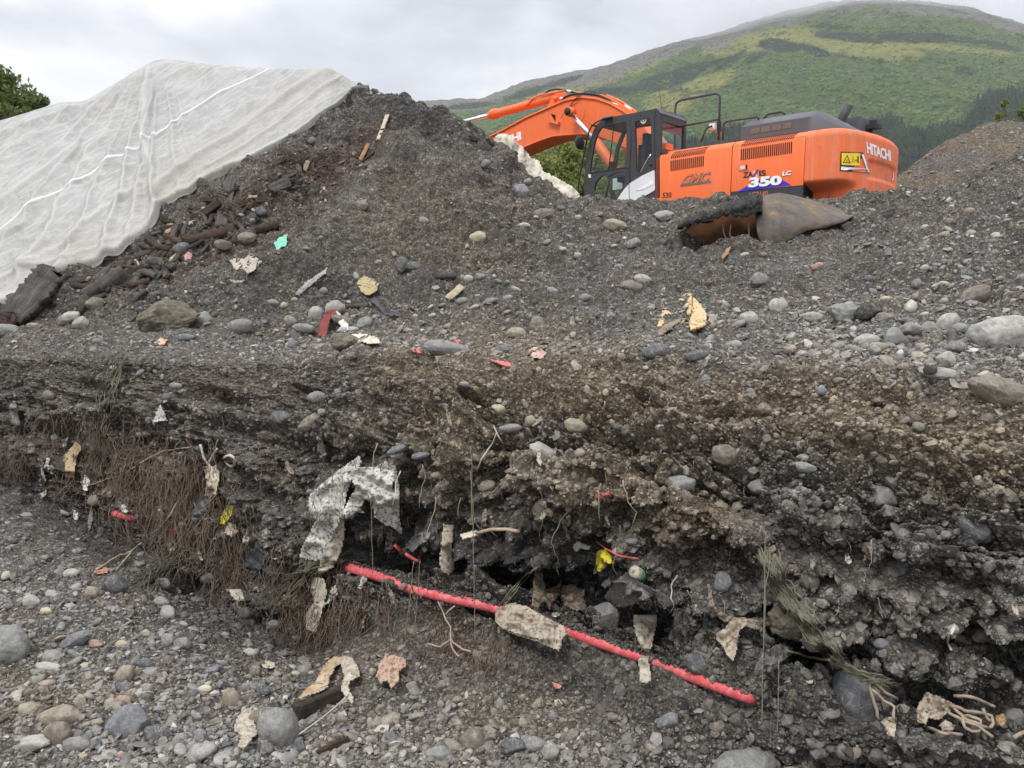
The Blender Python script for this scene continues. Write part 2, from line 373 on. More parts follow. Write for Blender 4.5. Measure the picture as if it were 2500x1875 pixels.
# soil colour patches of the place
brown = 0.25 + 0.75 * (blob(1550, 980, 620, 110, 0.16, 1.3) + blob(2330, 1080, 420, 140, 0.25, 1.3) + 0.5 * blob(1100, 1010, 260, 150) + 0.7 * blob(1650, 1230, 200, 60, 0.3)
      + 0.45 * blob(1080, 560, 260, 120) + 0.5 * blob(1550, 1200, 300, 60, 0.3) + 0.25 * blob(450, 930, 480, 50) + 0.6 * blob(100, 1700, 240, 80)
      + 0.35 * blob(1250, 1700, 500, 120) + 0.4 * blob(1300, 1100, 300, 90) + 0.3 * blob(1900, 1350, 300, 60, .3))
red = 0.75 * blob(860, 390, 170, 55, -0.5) + 0.8 * blob(560, 560, 230, 60, -0.6) + 0.55 * blob(330, 1180, 210, 110) + 0.75 * blob(760, 1540, 130, 80) + 0.5 * blob(1120, 1560, 160, 70) + 0.5 * blob(1700, 1240, 90, 28) + 0.6 * blob(1790, 600, 70, 25) + 0.3 * blob(620, 950, 200, 60)
dark = 0.75 * blob(1000, 290, 160, 60, 0.5) + 0.85 * blob(1500, 1430, 420, 95, 0.3) + 0.8 * blob(2150, 1620, 420, 150, 0.25) + 0.7 * blob(1050, 1330, 230, 90, 0.2) + 0.5 * blob(1350, 1060, 200, 40, 0.3) + 0.6 * blob(2200, 1330, 350, 90, 0.2) + 0.8 * blob(200, 1290, 260, 60, .4) + .7 * blob(560, 1500, 160, 60, .4) + .75 * blob(1350, 1640, 420, 70, .22) + .6 * blob(1900, 1800, 250, 60, .1) + 0.3 * blob(800, 720, 500, 60)
slide = np.clip(blob(900, 520, 150, 60, -.5) + blob(1000, 430, 110, 40, .4) + .7 * blob(1950, 640, 160, 60) + .6 * blob(800, 620, 200, 50, -.3), 0, 1)
nz = fbm(P, 2.4, 4, 0.6, 31.0)
brown = np.clip(brown + 0.55 * nz, 0, 1) * (0.25 + 0.75 * (RP < 10.8)); red = np.clip(red * (1 + 1.2 * nz), 0, 1); dark = np.clip(dark * (1 + 0.9 * fbm(P, 3.1, 3, 0.6, 77.0)), 0, 1)
ground = np_obj('ground', P, grid_quads(NR, NC), mat=M_SOIL, attrs={'brown': brown, 'red': red, 'dark': dark})
tag(ground, 'dark gravelly soil of the pit floor, cut bank, ledge and yard', 'ground', kind='structure')
GP = P.reshape(NR, NC, 3); GN = normals(GP)
# coarse copy for placing things on
_sr, _sc = slice(None, None, 2), slice(None, None, 2)
_cp = GP[_sr, _sc]; _nr, _nc = _cp.shape[:2]
TREE = BVHTree.FromPolygons([tuple(x) for x in _cp.reshape(-1, 3).tolist()], grid_quads(_nr, _nc).tolist())
def hit(u, v):                        # the ground seen at photo pixel (u, v): point and normal facing the camera
    d = Vector(ray(u, v).tolist()).normalized(); o = Vector((0, 0, CAM_H))
    h = TREE.ray_cast(o + d * 0.6, d)
    if h[0] is None: return np.array(at(u, v, 8.5)), np.array([0, -0.5, 0.86])
    n = np.array(h[1]); n = n if n @ np.array(d) < 0 else -n
    return np.array(h[0]), n
# ------------------------------------------------------------------ loose stones, gravel and crumbs lying on the ground
def ico(sub):
    bm = bmesh.new(); bmesh.ops.create_icosphere(bm, subdivisions=sub, radius=1.0)
    V = np.array([v.co[:] for v in bm.verts]); Fc = np.array([[v.index for v in f.verts] for f in bm.faces]); bm.free(); return V, Fc
ICO = {k: ico(k) for k in (1, 2, 3, 4, 5)}
def rock_shape(sub, seed, ang=0.3, rough=0.05):
    """unit rock: ang 0 = water-worn cobble, 1 = broken angular lump"""
    r = np.random.default_rng(seed); V, Fc = ICO[sub]; V = V.copy()
    V *= (1 + (0.2 + .12 * ang) * fbm(V, 0.9, 2, 0.5, seed * 3.1))[:, None]
    for i in range(int(6 + ang * 12)):                       # planes cut across the lump
        n = r.normal(size=3); n /= np.linalg.norm(n); d = r.uniform(0.62, 0.95) if ang > 0.4 else r.uniform(0.78, 1.0)
        h = V @ n - d; k = 0.45 + 0.5 * ang
        V -= np.where(h > 0, h * k, 0)[:, None] * n
    if rough and sub >= 3:
        V *= (1 + rough * fbm(V, 3.0, 4, 0.6, seed * 1.7) + rough * 0.4 * fbm(V, 11.0, 2, 0.6, seed * 2.3))[:, None]
    V /= np.abs(V).max(0); return V, Fc
STONE_COLS = 1.18 * np.array([(0.155, 0.155, 0.15), (0.21, 0.21, 0.20), (0.11, 0.112, 0.115), (0.28, 0.275, 0.255), (0.17, 0.16, 0.14),
                       (0.26, 0.235, 0.19), (0.36, 0.35, 0.31), (0.135, 0.137, 0.14), (0.20, 0.165, 0.135), (0.24, 0.18, 0.14), (0.40, 0.36, 0.27), (0.085, 0.085, 0.088)])
SC_W = np.array([20, 18, 16, 9, 12, 8, 4, 12, 6, 3, 1.2, 9.0]); SC_W /= SC_W.sum()
# sampling: cells of the ground grid weighted by how large they show in the photo
_c = GP[:-1, :-1]; _e1 = GP[1:, :-1] - _c; _e2 = GP[:-1, 1:] - _c
_cr = np.cross(_e1, _e2); CELL_A = np.linalg.norm(_cr, axis=-1)
_pp = proj(GP); _u, _v = _pp[:-1, :-1, 0], _pp[:-1, :-1, 1]
_dep = np.maximum(_c[..., 1], 0.8)
_vis = ((_u > -260) & (_u < 2760) & (_v > 120) & (_v < 1990)).astype(float) + 0.12 * ((_u > -900) & (_u < 3400) & (_v > 100) & (_v < 2300))
_rp = np.repeat(ROWPOS[:-1, None], NC - 1, 1); _vis *= (_rp < 11.6)
_nup = GN[:-1, :-1, 2]
def mask_cells(lst):
    m = np.zeros_like(_u)
    for (u, v, ru, rv, an, w) in lst:
        c, s = math.cos(an), math.sin(an); du, dv = _u - u, _v - v
        m += w * np.exp(-(((du*c + dv*s) / ru) ** 2 + ((-du*s + dv*c) / rv) ** 2))
    return m
_stony = 0.55 + 1.6 * mask_cells([(500, 842, 600, 26, 0.02, 1), (1250, 862, 300, 26, .02, .8), (1900, 830, 400, 26, 0, .5)]) + 1.9 * mask_cells([(250, 1600, 520, 240, 0.5, 1), (900, 790, 480, 60, 0.05, 1.2), (2200, 850, 330, 90, 0.1, 1.5), (2300, 600, 260, 200, -0.5, 1.0), (1800, 760, 300, 60, 0, .7),
      (1000, 1830, 900, 50, 0, 1.0), (600, 560, 260, 70, -0.6, 0.9), (1350, 700, 300, 90, 0, 0.6), (1500, 1080, 500, 60, .2, .5), (1350, 560, 260, 60, 0, .6)])
def sample_cells(n, power, w=None):
    Wt = CELL_A / _dep ** power * _vis * (w if w is not None else 1.0); Wt = Wt.ravel(); c = np.cumsum(Wt); c /= c[-1]
    i = np.searchsorted(c, RNG.random(n)); i = np.minimum(i, len(c) - 1)
    r, k = np.divmod(i, NC - 1); a, b = RNG.random(n)[:, None], RNG.random(n)[:, None]
    p = _c[r, k] + a * _e1[r, k] + b * _e2[r, k]; return p, GN[r, k], r, k
def scatter(name, n, sub, smin, smax, alpha, power, mat, w, cols=None, col_fn=None, flat=(0.35, 0.85), sink=0.35, ang=0.3, nvar=14, seed=0, smooth=False):
    p, nn, r, k = sample_cells(n, power, w)
    sz = smin * (1 - RNG.random(n) * (1 - (smin / smax) ** alpha)) ** (-1 / alpha)          # power-law sizes
    rr = np.stack([sz, sz * RNG.uniform(0.55, 0.95, n), sz * RNG.uniform(*flat, n)], 1)
    up = nn + RNG.normal(size=(n, 3)) * 0.35; up[:, 2] += 0.4; up /= np.linalg.norm(up, axis=1, keepdims=True)
    t = RNG.normal(size=(n, 3)); t -= (t * up).sum(1, keepdims=True) * up; t /= np.linalg.norm(t, axis=1, keepdims=True); s = np.cross(up, t)
    fs = ((_rp[r, k] > 2.8) & (_rp[r, k] < 7.2))[:, None]
    p = p + nn * (rr[:, 2:3] * np.where(fs, -0.15, (1 - 2 * sink) * 0.6))
    col = col_fn(r, k, n) if col_fn is not None else STONE_COLS[RNG.choice(len(STONE_COLS), n, p=SC_W)] * RNG.uniform(0.7, 1.2, (n, 1))
    Vs, Fs, Cs = [], [], []; off = 0; var = RNG.integers(0, nvar, n)
    for j in range(nvar):
        ix = np.nonzero(var == j)[0]
        if not len(ix): continue
        V, Fc = rock_shape(sub, seed * 100 + j + 1, ang)
        L = V[None] * rr[ix][:, None]
        Wd = L[..., 0:1] * t[ix][:, None] + L[..., 1:2] * s[ix][:, None] + L[..., 2:3] * up[ix][:, None] + p[ix][:, None]
        m = len(V); Vs.append(Wd.reshape(-1, 3)); Fs.append((Fc[None] + (np.arange(len(ix)) * m)[:, None, None] + off).reshape(-1, 3)); off += m * len(ix)
        Cs.append(np.repeat(col[ix], m, 0))
    return np_obj(name, np.concatenate(Vs), tris=np.concatenate(Fs), mat=mat, smooth=smooth, attrs={'Col': np.concatenate(Cs)})
_br, _rd, _dk = (A.reshape(NR, NC) for A in (brown, red, dark))
def soil_col(r, k, n):
    b, d, x = _br[r, k][:, None], _rd[r, k][:, None], _dk[r, k][:, None]
    c = np.array([0.15, 0.145, 0.135]) * (1 - b) + np.array([0.21, 0.172, 0.122]) * b
    c = c * (1 - d) + np.array([0.12, 0.08, 0.058]) * d; c = c * (1 - x) + np.array([0.06, 0.058, 0.056]) * x
    return c * RNG.uniform(0.6, 1.5, (n, 1))
def stone_col(r, k, n):
    b = _br[r, k][:, None]; x = _dk[r, k][:, None]
    c = STONE_COLS[RNG.choice(len(STONE_COLS), n, p=SC_W)] * RNG.uniform(0.75, 1.25, (n, 1))
    return (c * (1 - 0.45 * b) + 0.45 * b * np.array([0.27, 0.225, 0.165])) * (1 - 0.45 * x)
_stony *= 1 - .8 * np.clip(mask_cells([(1350, 1620, 420, 75, .25, 1), (600, 1500, 200, 50, .4, .9), (220, 1290, 220, 50, .4, .8), (1900, 1790, 260, 60, .1, .7), (900, 1600, 200, 60, .1, .7)]), 0, 1); _sl = 1 - .75 * slide.reshape(NR, NC)[:-1, :-1]; _stony *= _sl
_face_w = 1 - 0.55 * ((_rp > 3) & (_rp < 7))
o = scatter('soil_crumbs', 110000, 1, 0.004, 0.036, 2.0, 2.6, M_CRUMB, _sl, col_fn=soil_col, flat=(0.45, 0.9), ang=1.0, seed=1)
tag(o, 'small crumbs of dark and brown soil on every slope', 'soil crumbs', kind='stuff')
o = scatter('gravel', 34000, 1, 0.004, 0.032, 1.9, 2.6, M_STONE, _stony * _face_w, col_fn=stone_col, flat=(0.22, 0.6), ang=0.75, seed=2)
tag(o, 'loose grey and tan gravel strewn over pit floor and slopes', 'gravel', kind='stuff')
o = scatter('slate_chips', 9000, 1, 0.008, 0.05, 2.2, 2.5, M_STONE, _stony * _face_w, col_fn=stone_col, flat=(0.12, 0.3), ang=1.0, seed=7, sink=.2)
tag(o, 'thin flat slate chips among the gravel', 'slate chips', kind='stuff')
o = scatter('pebbles', 2300, 2, 0.016, 0.06, 2.4, 2.2, M_STONE, _stony ** 1.5 * _face_w ** 2, col_fn=stone_col, flat=(0.25, 0.65), ang=0.7, seed=3, smooth=True, sink=0.42)
tag(o, 'rounded pebbles lying among the gravel and in the bank', 'pebbles', kind='stuff')
# ------------------------------------------------------------------ the mountain, its shrubs and spruces
MU = np.array([-3500, -1500, -300, 400, 800, 1045, 1187, 1277, 1370, 1469, 1560, 1639, 1700, 1763, 1865, 1940, 2012, 2080, 2147, 2200, 2260, 2373, 2500, 2800, 3500, 5200.])
MV = np.array([640, 560, 420, 330, 280, 256, 243, 203, 190, 173, 140, 112, 96, 78, 45, 28, 16, 8, 5, 7, 10, 28, 66, 120, 90, 300.])
mU = np.concatenate([np.linspace(-3500, 900, 60)[:-1], np.arange(900, 2640, 4.0), np.linspace(2640, 5200, 60)])
mt = np.concatenate([np.linspace(0, 0.35, 90)[:-1], np.linspace(0.35, 1.0, 330), 1 + np.linspace(0.02, 0.5, 16)])
mv = np.interp(mU, MU, MV)
YR = 1500 + 120 * np.sin(mU / 520.0)
ridge = at(mU, mv, YR); foot = np.stack([(mU - 1250) / F_PX * 330, np.full(len(mU), 330.0), np.full(len(mU), -3.0)], -1)
tb = np.clip(mt, 0, 1)[:, None, None]
MG = foot[None] * (1 - tb) + ridge[None] * tb
MG[..., 2] += (np.sin(np.pi * tb[..., 0]) * -30)            # a slightly hollow slope
ov = np.clip(mt - 1, 0, 1)[:, None]
MG[..., 1] += ov * 900; MG[..., 2] -= ov * 500
mp = MG.reshape(-1, 3); tf = np.repeat(mt, len(mU))
Qm = mp / 100.0; Qg = Qm.copy(); Qg[:, 0] = Qm[:, 0] * 1.0 + Qm[:, 1] * 0.35; Qg[:, 1] *= 0.28; Qg[:, 2] *= 0.28
env = sstep(0.0, 0.15, tf) * (0.25 + 0.75 * (1 - sstep(0.8, 1.0, tf)))
hgt = env * (40 * fbm(Qg, 0.45, 4, 0.55, 3.0, ridged=True) + 9 * fbm(Qm, 2.2, 4, 0.6, 5.0)) + 4.0 * fbm(Qm, 6.0, 3, 0.6, 15.0) * sstep(0.75, 1, tf)
mp = mp.copy(); mp[:, 2] += hgt
pm = proj(mp); mu_, mv_ = pm[:, 0], pm[:, 1]
def mblob(L, P_=None):
    u, v = (mu_, mv_) if P_ is None else P_
    m = np.zeros(len(u))
    for (cu, cv, ru, rv, an) in L:
        c, s = math.cos(an), math.sin(an); du, dv = u - cu, v - cv
        m = np.maximum(m, np.exp(-(((du*c + dv*s) / ru) ** 2 + ((-du*s + dv*c) / rv) ** 2) ** 1.5))
    return m
DARKP = [(1902, 112, 55, 16, 0.1), (1985, 122, 45, 10, 0.3), (2061, 88, 70, 9, 0), (2090, 97, 70, 7, 0.1), (2245, 93, 110, 12, 0.02), (2340, 98, 60, 8, 0.1), (1678, 174, 60, 16, -0.3), (1599, 192, 50, 9, -0.35),
         (1560, 215, 60, 10, -0.3), (1480, 225, 70, 12, -0.1), (1780, 150, 50, 7, -0.6), (1720, 165, 40, 6, -0.5), (2440, 112, 60, 8, 0.2), (1640, 205, 70, 7, -0.3), (1290, 225, 60, 9, -0.3), (1150, 258, 60, 7, -0.1), (1370, 200, 50, 7, -0.3), (1420, 250, 50, 9, -.3), (1850, 140, 40, 6, -.5), (2030, 65, 60, 5, 0)]
YELP = [(1850, 100, 140, 26, -0.2), (2000, 105, 90, 26, 0.1), (2140, 120, 120, 22, 0.1), (1700, 215, 120, 22, -0.4), (2330, 118, 160, 10, 0.1), (1560, 160, 120, 20, -0.4), (2190, 130, 40, 22, -0.6), (1400, 215, 160, 20, -0.3), (1620, 250, 60, 30, 0)]
FORP = [(2500, 330, 330, 85, -0.28), (2250, 380, 330, 70, -0.2), (2480, 260, 110, 40, -0.1), (1900, 350, 160, 40, 0), (1700, 400, 200, 50, 0), (2120, 330, 90, 30, -.4), (2400, 420, 500, 60, 0), (1500, 470, 400, 60, 0)]
nzm = fbm(mp / 100, 1.3, 4, 0.6, 8.0); nzs = fbm(mp / 100, 7.0, 3, 0.6, 9.0)
a_dark = sstep(0.30, 0.42, mblob(DARKP) + 0.35 * nzm + 0.3 * nzs) * (mblob(DARKP) > 0.02)
a_dark = np.maximum(a_dark, sstep(0.30, 0.5, mblob(FORP) + 0.3 * nzm))
a_dark = np.maximum(a_dark, 0.75 * sstep(0.22, 0.34, fbm(mp / 100 * np.array([1, 1, 2.2]), 2.2, 4, 0.6, 88.0)) * (1 - sstep(0.85, 0.95, tf)))
a_yel = sstep(0.25, 0.7, mblob(YELP) + 0.5 * nzm)
dr = (mv_ - np.interp(mu_, MU, MV))
a_rock = sstep(0.35, 0.65, np.exp(-np.clip(dr, 0, 400) / 34.0) + 0.75 * nzm * np.exp(-np.clip(dr, 0, 400) / 60.0) + 0.35 * nzs * np.exp(-np.clip(dr, 0, 400) / 60.0))
def mat_mountain():
    t = NT('mountain_side'); v = t.coord()
    n = t.noise(v, 0.03, 6, 0.65); n2 = t.noise(v, 0.16, 5, 0.7); vo = t.voro(v, 0.13)
    g = t.ramp(n2, [(0.3, (0.028, 0.055, 0.018)), (0.5, (0.06, 0.10, 0.032)), (0.7, (0.12, 0.165, 0.055))])
    y = t.ramp(n2, [(0.3, (0.13, 0.14, 0.04)), (0.7, (0.27, 0.26, 0.085))])
    r = t.ramp(n2, [(0.3, (0.075, 0.072, 0.062)), (0.5, (0.14, 0.135, 0.12)), (0.75, (0.25, 0.24, 0.22))])
    d = t.ramp(n2, [(0.3, (0.016, 0.028, 0.018)), (0.7, (0.036, 0.055, 0.034))])
    c = t.mix(t.attr('yel'), g, y); c = t.mix(t.ramp(n, [(0.45, 0.0), (0.62, 0.5)]), c, (0.105, 0.13, 0.05))
    c = t.mix(t.attr('rock'), c, r); c = t.mix(t.attr('darkp'), c, d)
    b = t.bump(vo, 1.0, 5.0); b = t.bump(n2, 1.0, 4.0, b)
    return t.fin(c, 0.95, b, Specular_IOR_Level=0.1)
mount = np_obj('mountain', mp, grid_quads(len(mt), len(mU)), mat=mat_mountain(), attrs={'darkp': a_dark, 'yel': a_yel, 'rock': a_rock})
tag(mount, 'green mountain with rocky top and dark shrub patches fading into cloud', 'mountain', kind='structure')
MGP = mp.reshape(len(mt), len(mU), 3)
def mat_leafmass(name, a, b, scale):
    t = NT(name); v = t.coord(); n = t.noise(v, scale, 3, 0.6)
    return t.fin(t.mix(t.ramp(n, [(0.35, 0.0), (0.65, 1.0)]), a, b), 0.85, Specular_IOR_Level=0.15)
def m_sample(n, wfun):
    cc = MGP[:-1, :-1]; e1 = MGP[1:, :-1] - cc; e2 = MGP[:-1, 1:] - cc
    W = np.linalg.norm(np.cross(e1, e2), axis=-1) * wfun; c = np.cumsum(W.ravel()); c /= c[-1]
    i = np.minimum(np.searchsorted(c, RNG.random(n)), len(c) - 1); r, k = np.divmod(i, cc.shape[1])
    return cc[r, k] + RNG.random(n)[:, None] * e1[r, k] + RNG.random(n)[:, None] * e2[r, k]
_mu = mu_.reshape(len(mt), len(mU))[:-1, :-1]; _mv = mv_.reshape(len(mt), len(mU))[:-1, :-1]
_shape = _mu.shape
w_for = sstep(0.3, 0.5, mblob(FORP, (_mu.ravel(), _mv.ravel())) + 0.3 * nzm.reshape(len(mt), len(mU))[:-1, :-1].ravel()).reshape(_shape)
w_drk = a_dark.reshape(len(mt), len(mU))[:-1, :-1]
w_vis = ((_mu > 950) & (_mu < 2700) & (_mv < 520) & (mt[:-1, None] < 0.98)) + 0.1
def spruce_mass():
    n = 9000; p = m_sample(n, w_for * w_vis * (1 / (_YR := MGP[:-1, :-1, 1] / 600) ** 1.0)); p = np.concatenate([p, m_sample(1500, w_drk * w_vis * (1 - w_for))])
    n = len(p); h = RNG.uniform(4, 9, n); h[9000:] *= 0.5; tiers = 4; sides = 6
    Vs, Ts, Cs = [], [], []; off = 0
    for k in range(tiers):
        z0 = 0.08 + 0.2 * k; z1 = z0 + 0.42 - 0.02 * k; rad = 0.24 * (1 - 0.21 * k)
        a = np.linspace(0, 2 * np.pi, sides, endpoint=False)[None] + RNG.random((n, 1)) * 6.28
        rr = rad * RNG.uniform(0.6, 1.25, (n, sides)) * h[:, None]
        ring = np.stack([np.cos(a) * rr, np.sin(a) * rr, np.broadcast_to(z0 * h[:, None], a.shape) + RNG.normal(size=a.shape) * 0.03 * h[:, None]], -1)
        tip = np.stack([np.zeros(n), np.zeros(n), np.minimum(z1, 1.0) * h], -1)[:, None]
        V = np.concatenate([ring, tip], 1) + p[:, None]; m = sides + 1
        i = np.arange(sides); T_ = np.stack([i, (i + 1) % sides, np.full(sides, sides)], -1)
        Vs.append(V.reshape(-1, 3)); Ts.append((T_[None] + (np.arange(n) * m)[:, None, None] + off).reshape(-1, 3)); off += n * m
    o = np_obj('spruce_forest', np.concatenate(Vs), tris=np.concatenate(Ts), mat=mat_leafmass('spruce', (0.014, 0.026, 0.018), (0.04, 0.06, 0.036), 0.05), smooth=False)
    tag(o, 'dark spruce forest on the lower mountain side', 'forest', kind='stuff')
spruce_mass()
def shrub_mass():
    n = 30000; w = (1 - w_for) * (1 - a_rock.reshape(len(mt), len(mU))[:-1, :-1]) * w_vis; w = w * (1 - .9 * w_drk) * (1 - .7 * a_yel.reshape(len(mt), len(mU))[:-1, :-1]) * (0.3 + sstep(-0.1, 0.2, fbm(MGP[:-1, :-1].reshape(-1, 3) / 100, 2.2, 3, 0.6, 66.0)).reshape(_shape))
    p = m_sample(n, w); h = RNG.uniform(.9, 2.8, n); V, Fc = ICO[1]; V = V * (1 + 0.3 * fbm(V, 2.0, 2, .5, 3.0))[:, None]
    s = np.stack([h * RNG.uniform(.7, 1.2, n), h * .9, h * RNG.uniform(.5, .9, n)], -1)
    Wd = V[None] * s[:, None] + p[:, None]
    F_ = (Fc[None] + (np.arange(n) * len(V))[:, None, None]).reshape(-1, 3)
    col = np.array([0.085, 0.13, 0.048]) * RNG.uniform(0.55, 1.5, (n, 1)) + RNG.uniform(0, 0.03, (n, 1)) * np.array([1, .8, .1])
    t = NT('shrub_leaves'); v = t.coord(); t.fin(t.mix(1.0, t.attr('Col', False), t.ramp(t.noise(v, 0.8, 4, .7), [(0.3, .6), (.7, 1.4)]), 'MULTIPLY'), 0.9, Specular_IOR_Level=0.1)
    o = np_obj('mountain_shrubs', Wd.reshape(-1, 3), tris=F_, mat=t.m, attrs={'Col': np.repeat(col, len(V), 0)})
    tag(o, 'low green alder shrubs covering the mountain side', 'shrubs', kind='stuff')
shrub_mass()

# ------------------------------------------------------------------ the farther brown soil pile on the right
def soil_pile():
    SU = np.array([2050, 2120, 2190, 2230, 2260, 2310, 2360, 2405, 2450, 2520, 2650, 2900, 3300.]); SV = np.array([560, 500, 434, 402, 378, 343, 325, 306, 300, 298, 292, 330, 480.])
    uu = np.linspace(2050, 3300, 420); vv = np.interp(uu, SU, SV); yc = 19.5
    cr = at(uu, vv, np.full_like(uu, yc)); fr = cr.copy(); drop = (cr[:, 2] - 2.2); fr[:, 1] = yc - 1.3 * drop - 0.4; fr[:, 2] = 2.2; fr[:, 0] = cr[:, 0] + 0.5 * drop * 0 - 0.1 * drop
    bk = cr.copy(); bk[:, 1] = yc + 1.4 * drop + .4; bk[:, 2] = 2.2
    t = np.linspace(0, 1, 150)[:, None, None]
    A = fr[None] * (1 - t) + cr[None] * t; B = cr[None] * (1 - t[1:50:1]) + bk[None] * t[1:50:1]
    B = cr[None] * (1 - np.linspace(0, 1, 40)[1:, None, None]) + bk[None] * np.linspace(0, 1, 40)[1:, None, None]
    S = np.concatenate([A, B]); nr = len(S); p = S.reshape(-1, 3)
    p = p + np.stack([0 * p[:, 0], -0.4 * np.ones(len(p)), np.ones(len(p))], -1) * (0.16 * fbm(p, 0.7, 4, .55, 4.) + 0.05 * fbm(p, 6, 3, .6, 6., ridged=True) + 0.02 * fbm(p, 22, 2, .6, 7.))[:, None]
    nz = fbm(p, 0.8, 3, .5, 9.)
    o = np_obj('soil_pile', p, grid_quads(nr, 420), mat=M_SOIL, attrs={'brown': np.clip(0.62 + nz, 0, 1), 'red': np.full(len(p), .06), 'dark': np.zeros(len(p))})
    tag(o, 'brown soil pile rising behind the excavator on the right', 'soil pile', kind='structure')
    n = 2600; i = RNG.integers(0, 150 * 420, n); r, k = np.divmod(i, 420); c = p.reshape(nr, 420, 3)[r, k]
    V, Fc = rock_shape(1, 5, .5); sz = 0.018 * (1 - RNG.random(n) * .985) ** (-1 / 2.2); sz = np.minimum(sz, .22)
    W_ = V[None] * (sz[:, None] * np.array([1, .7, .55]))[:, None] + c[:, None]
    col = STONE_COLS[RNG.choice(12, n, p=SC_W)] * 1.1 + np.array([.05, .03, .0])
    s = np_obj('pile_stones', W_.reshape(-1, 3), tris=(Fc[None] + (np.arange(n) * len(V))[:, None, None]).reshape(-1, 3), mat=M_STONE, attrs={'Col': np.repeat(col, len(V), 0)})
    tag(s, 'stones scattered over the brown soil pile behind', 'stones', kind='stuff')
soil_pile()

# ------------------------------------------------------------------ trees and bushes
def mat_leaf(name, lo, hi):
    t = NT(name); c = t.mix(t.attr('tone'), lo, hi); t.fin(c, 0.55, Specular_IOR_Level=0.3)
    tr = t.n('ShaderNodeBsdfTranslucent'); t.L.new(c, tr.inputs[0]); ms = t.n('ShaderNodeMixShader'); ms.inputs[0].default_value = 0.45
    t.L.new(t.b.outputs[0], ms.inputs[1]); t.L.new(tr.outputs[0], ms.inputs[2]); t.L.new(ms.outputs[0], t.out.inputs['Surface']); return t.m
M_BARK = simple_mat('bark', (0.10, 0.085, 0.065), 0.9, var=0.4, scale=14, bump=0.6)
def leaves_mesh(cen, size, tone, rng):
    n = len(cen); a = rng.normal(size=(n, 3)); a /= np.linalg.norm(a, axis=1, keepdims=True); b = rng.normal(size=(n, 3)); b -= (b * a).sum(1, keepdims=True) * a; b /= np.linalg.norm(b, axis=1, keepdims=True)
    nrm = np.cross(a, b); s = size[:, None]
    V = np.stack([cen - a * s, cen - b * s * .45 + nrm * s * .12, cen + a * s * .95, cen + b * s * .45 + nrm * s * .12], 1).reshape(-1, 3)
    return V, np.arange(n * 4).reshape(-1, 4), np.repeat(tone, 4)
def tube_V(pts, rad, sides=7):
    pts = np.asarray(pts, float); n = len(pts); rad = np.broadcast_to(rad, (n,)).astype(float)
    T_ = np.gradient(pts, axis=0); T_ /= np.linalg.norm(T_, axis=1, keepdims=True) + 1e-9
    ref = np.array([0, 0, 1.]) if abs(T_[:, 2]).mean() < .8 else np.array([1., 0, 0])
    A = np.cross(T_, ref); A /= np.linalg.norm(A, axis=1, keepdims=True) + 1e-9; B = np.cross(T_, A)
    a = np.linspace(0, 2 * np.pi, sides, endpoint=False)
    V = pts[:, None] + rad[:, None, None] * (np.cos(a)[None, :, None] * A[:, None] + np.sin(a)[None, :, None] * B[:, None])
    i = np.arange(n * sides).reshape(n, sides); j = np.roll(i, -1, 1)
    Q_ = np.stack([i[:-1], j[:-1], j[1:], i[1:]], -1).reshape(-1, 4)
    V = V.reshape(-1, 3); c0 = len(V); V = np.concatenate([V, pts[:1], pts[-1:]])
    Tt = np.concatenate([np.stack([np.full(sides, c0), j[0], i[0]], -1), np.stack([np.full(sides, c0 + 1), i[-1], j[-1]], -1)])
    return V, Q_, Tt
def join_tubes(L):
    Vs, Qs, Ts = [], [], []; o = 0
    for V, Q_, T_ in L: Vs.append(V); Qs.append(Q_ + o); Ts.append(T_ + o); o += len(V)
    return np.concatenate(Vs), np.concatenate(Qs), np.concatenate(Ts)
def tree(name, base, h, rx, label, cat, mat, seed, nleaf=9000, ls=0.05, crown0=0.1, group=None, lean=0.0, nclump=60):
    rng = np.random.default_rng(seed); e = empty(name, base); tag(e, label, cat, group)
    tubes = []; zz = np.linspace(0, h * .93, 14); tr = np.stack([lean * zz + .04 * h * np.sin(zz * 2.1 / h * 3), .03 * h * np.sin(zz * 1.7), zz], -1)
    tubes.append(tube_V(tr, np.linspace(.035 * h ** .8, .006, 14), 8)); cl = []
    for i in range(nclump):
        f = crown0 + (1 - crown0) * rng.random() ** .8; z = f * h; prof = math.sin(min(1, (f - crown0) / (1 - crown0) * .9 + .12) * math.pi) ** .6
        a = rng.uniform(0, 6.28); r = rx * prof * rng.uniform(.35, 1.05)
        o = np.array([np.interp(z, zz, tr[:, 0]), np.interp(z, zz, tr[:, 1]), z * .8]); c = np.array([o[0] + math.cos(a) * r, o[1] + math.sin(a) * r, z])
        tt_ = np.linspace(0, 1, 6)[:, None]; tubes.append(tube_V(o * (1 - tt_) + c * tt_ + np.array([0, 0, .1 * h]) * (tt_ * (1 - tt_)), np.linspace(.012 * h ** .7, .003, 6), 5)); cl.append(c)
    V, Q_, T_ = join_tubes(tubes); np_obj('trunk', V, Q_, T_, M_BARK, e)
    cl = np.array(cl); ci = rng.integers(0, len(cl), nleaf); csz = rng.uniform(.12, .26, len(cl)) * rx * 1.1
    g = rng.normal(size=(nleaf, 3)); g /= np.linalg.norm(g, axis=1, keepdims=True); g *= rng.random((nleaf, 1)) ** .4
    P_ = cl[ci] + g * (csz[ci][:, None] * np.array([1.2, 1.2, .95])); ct = rng.normal(0, .16, len(cl))
    tone = np.clip(.45 + ct[ci] + rng.normal(0, .2, nleaf), 0, 1)
    V, Q_, tn = leaves_mesh(P_, rng.uniform(.6, 1.3, nleaf) * ls, tone, rng); np_obj('crown', V, Q_, None, mat, e, False, {'tone': tn}); return e
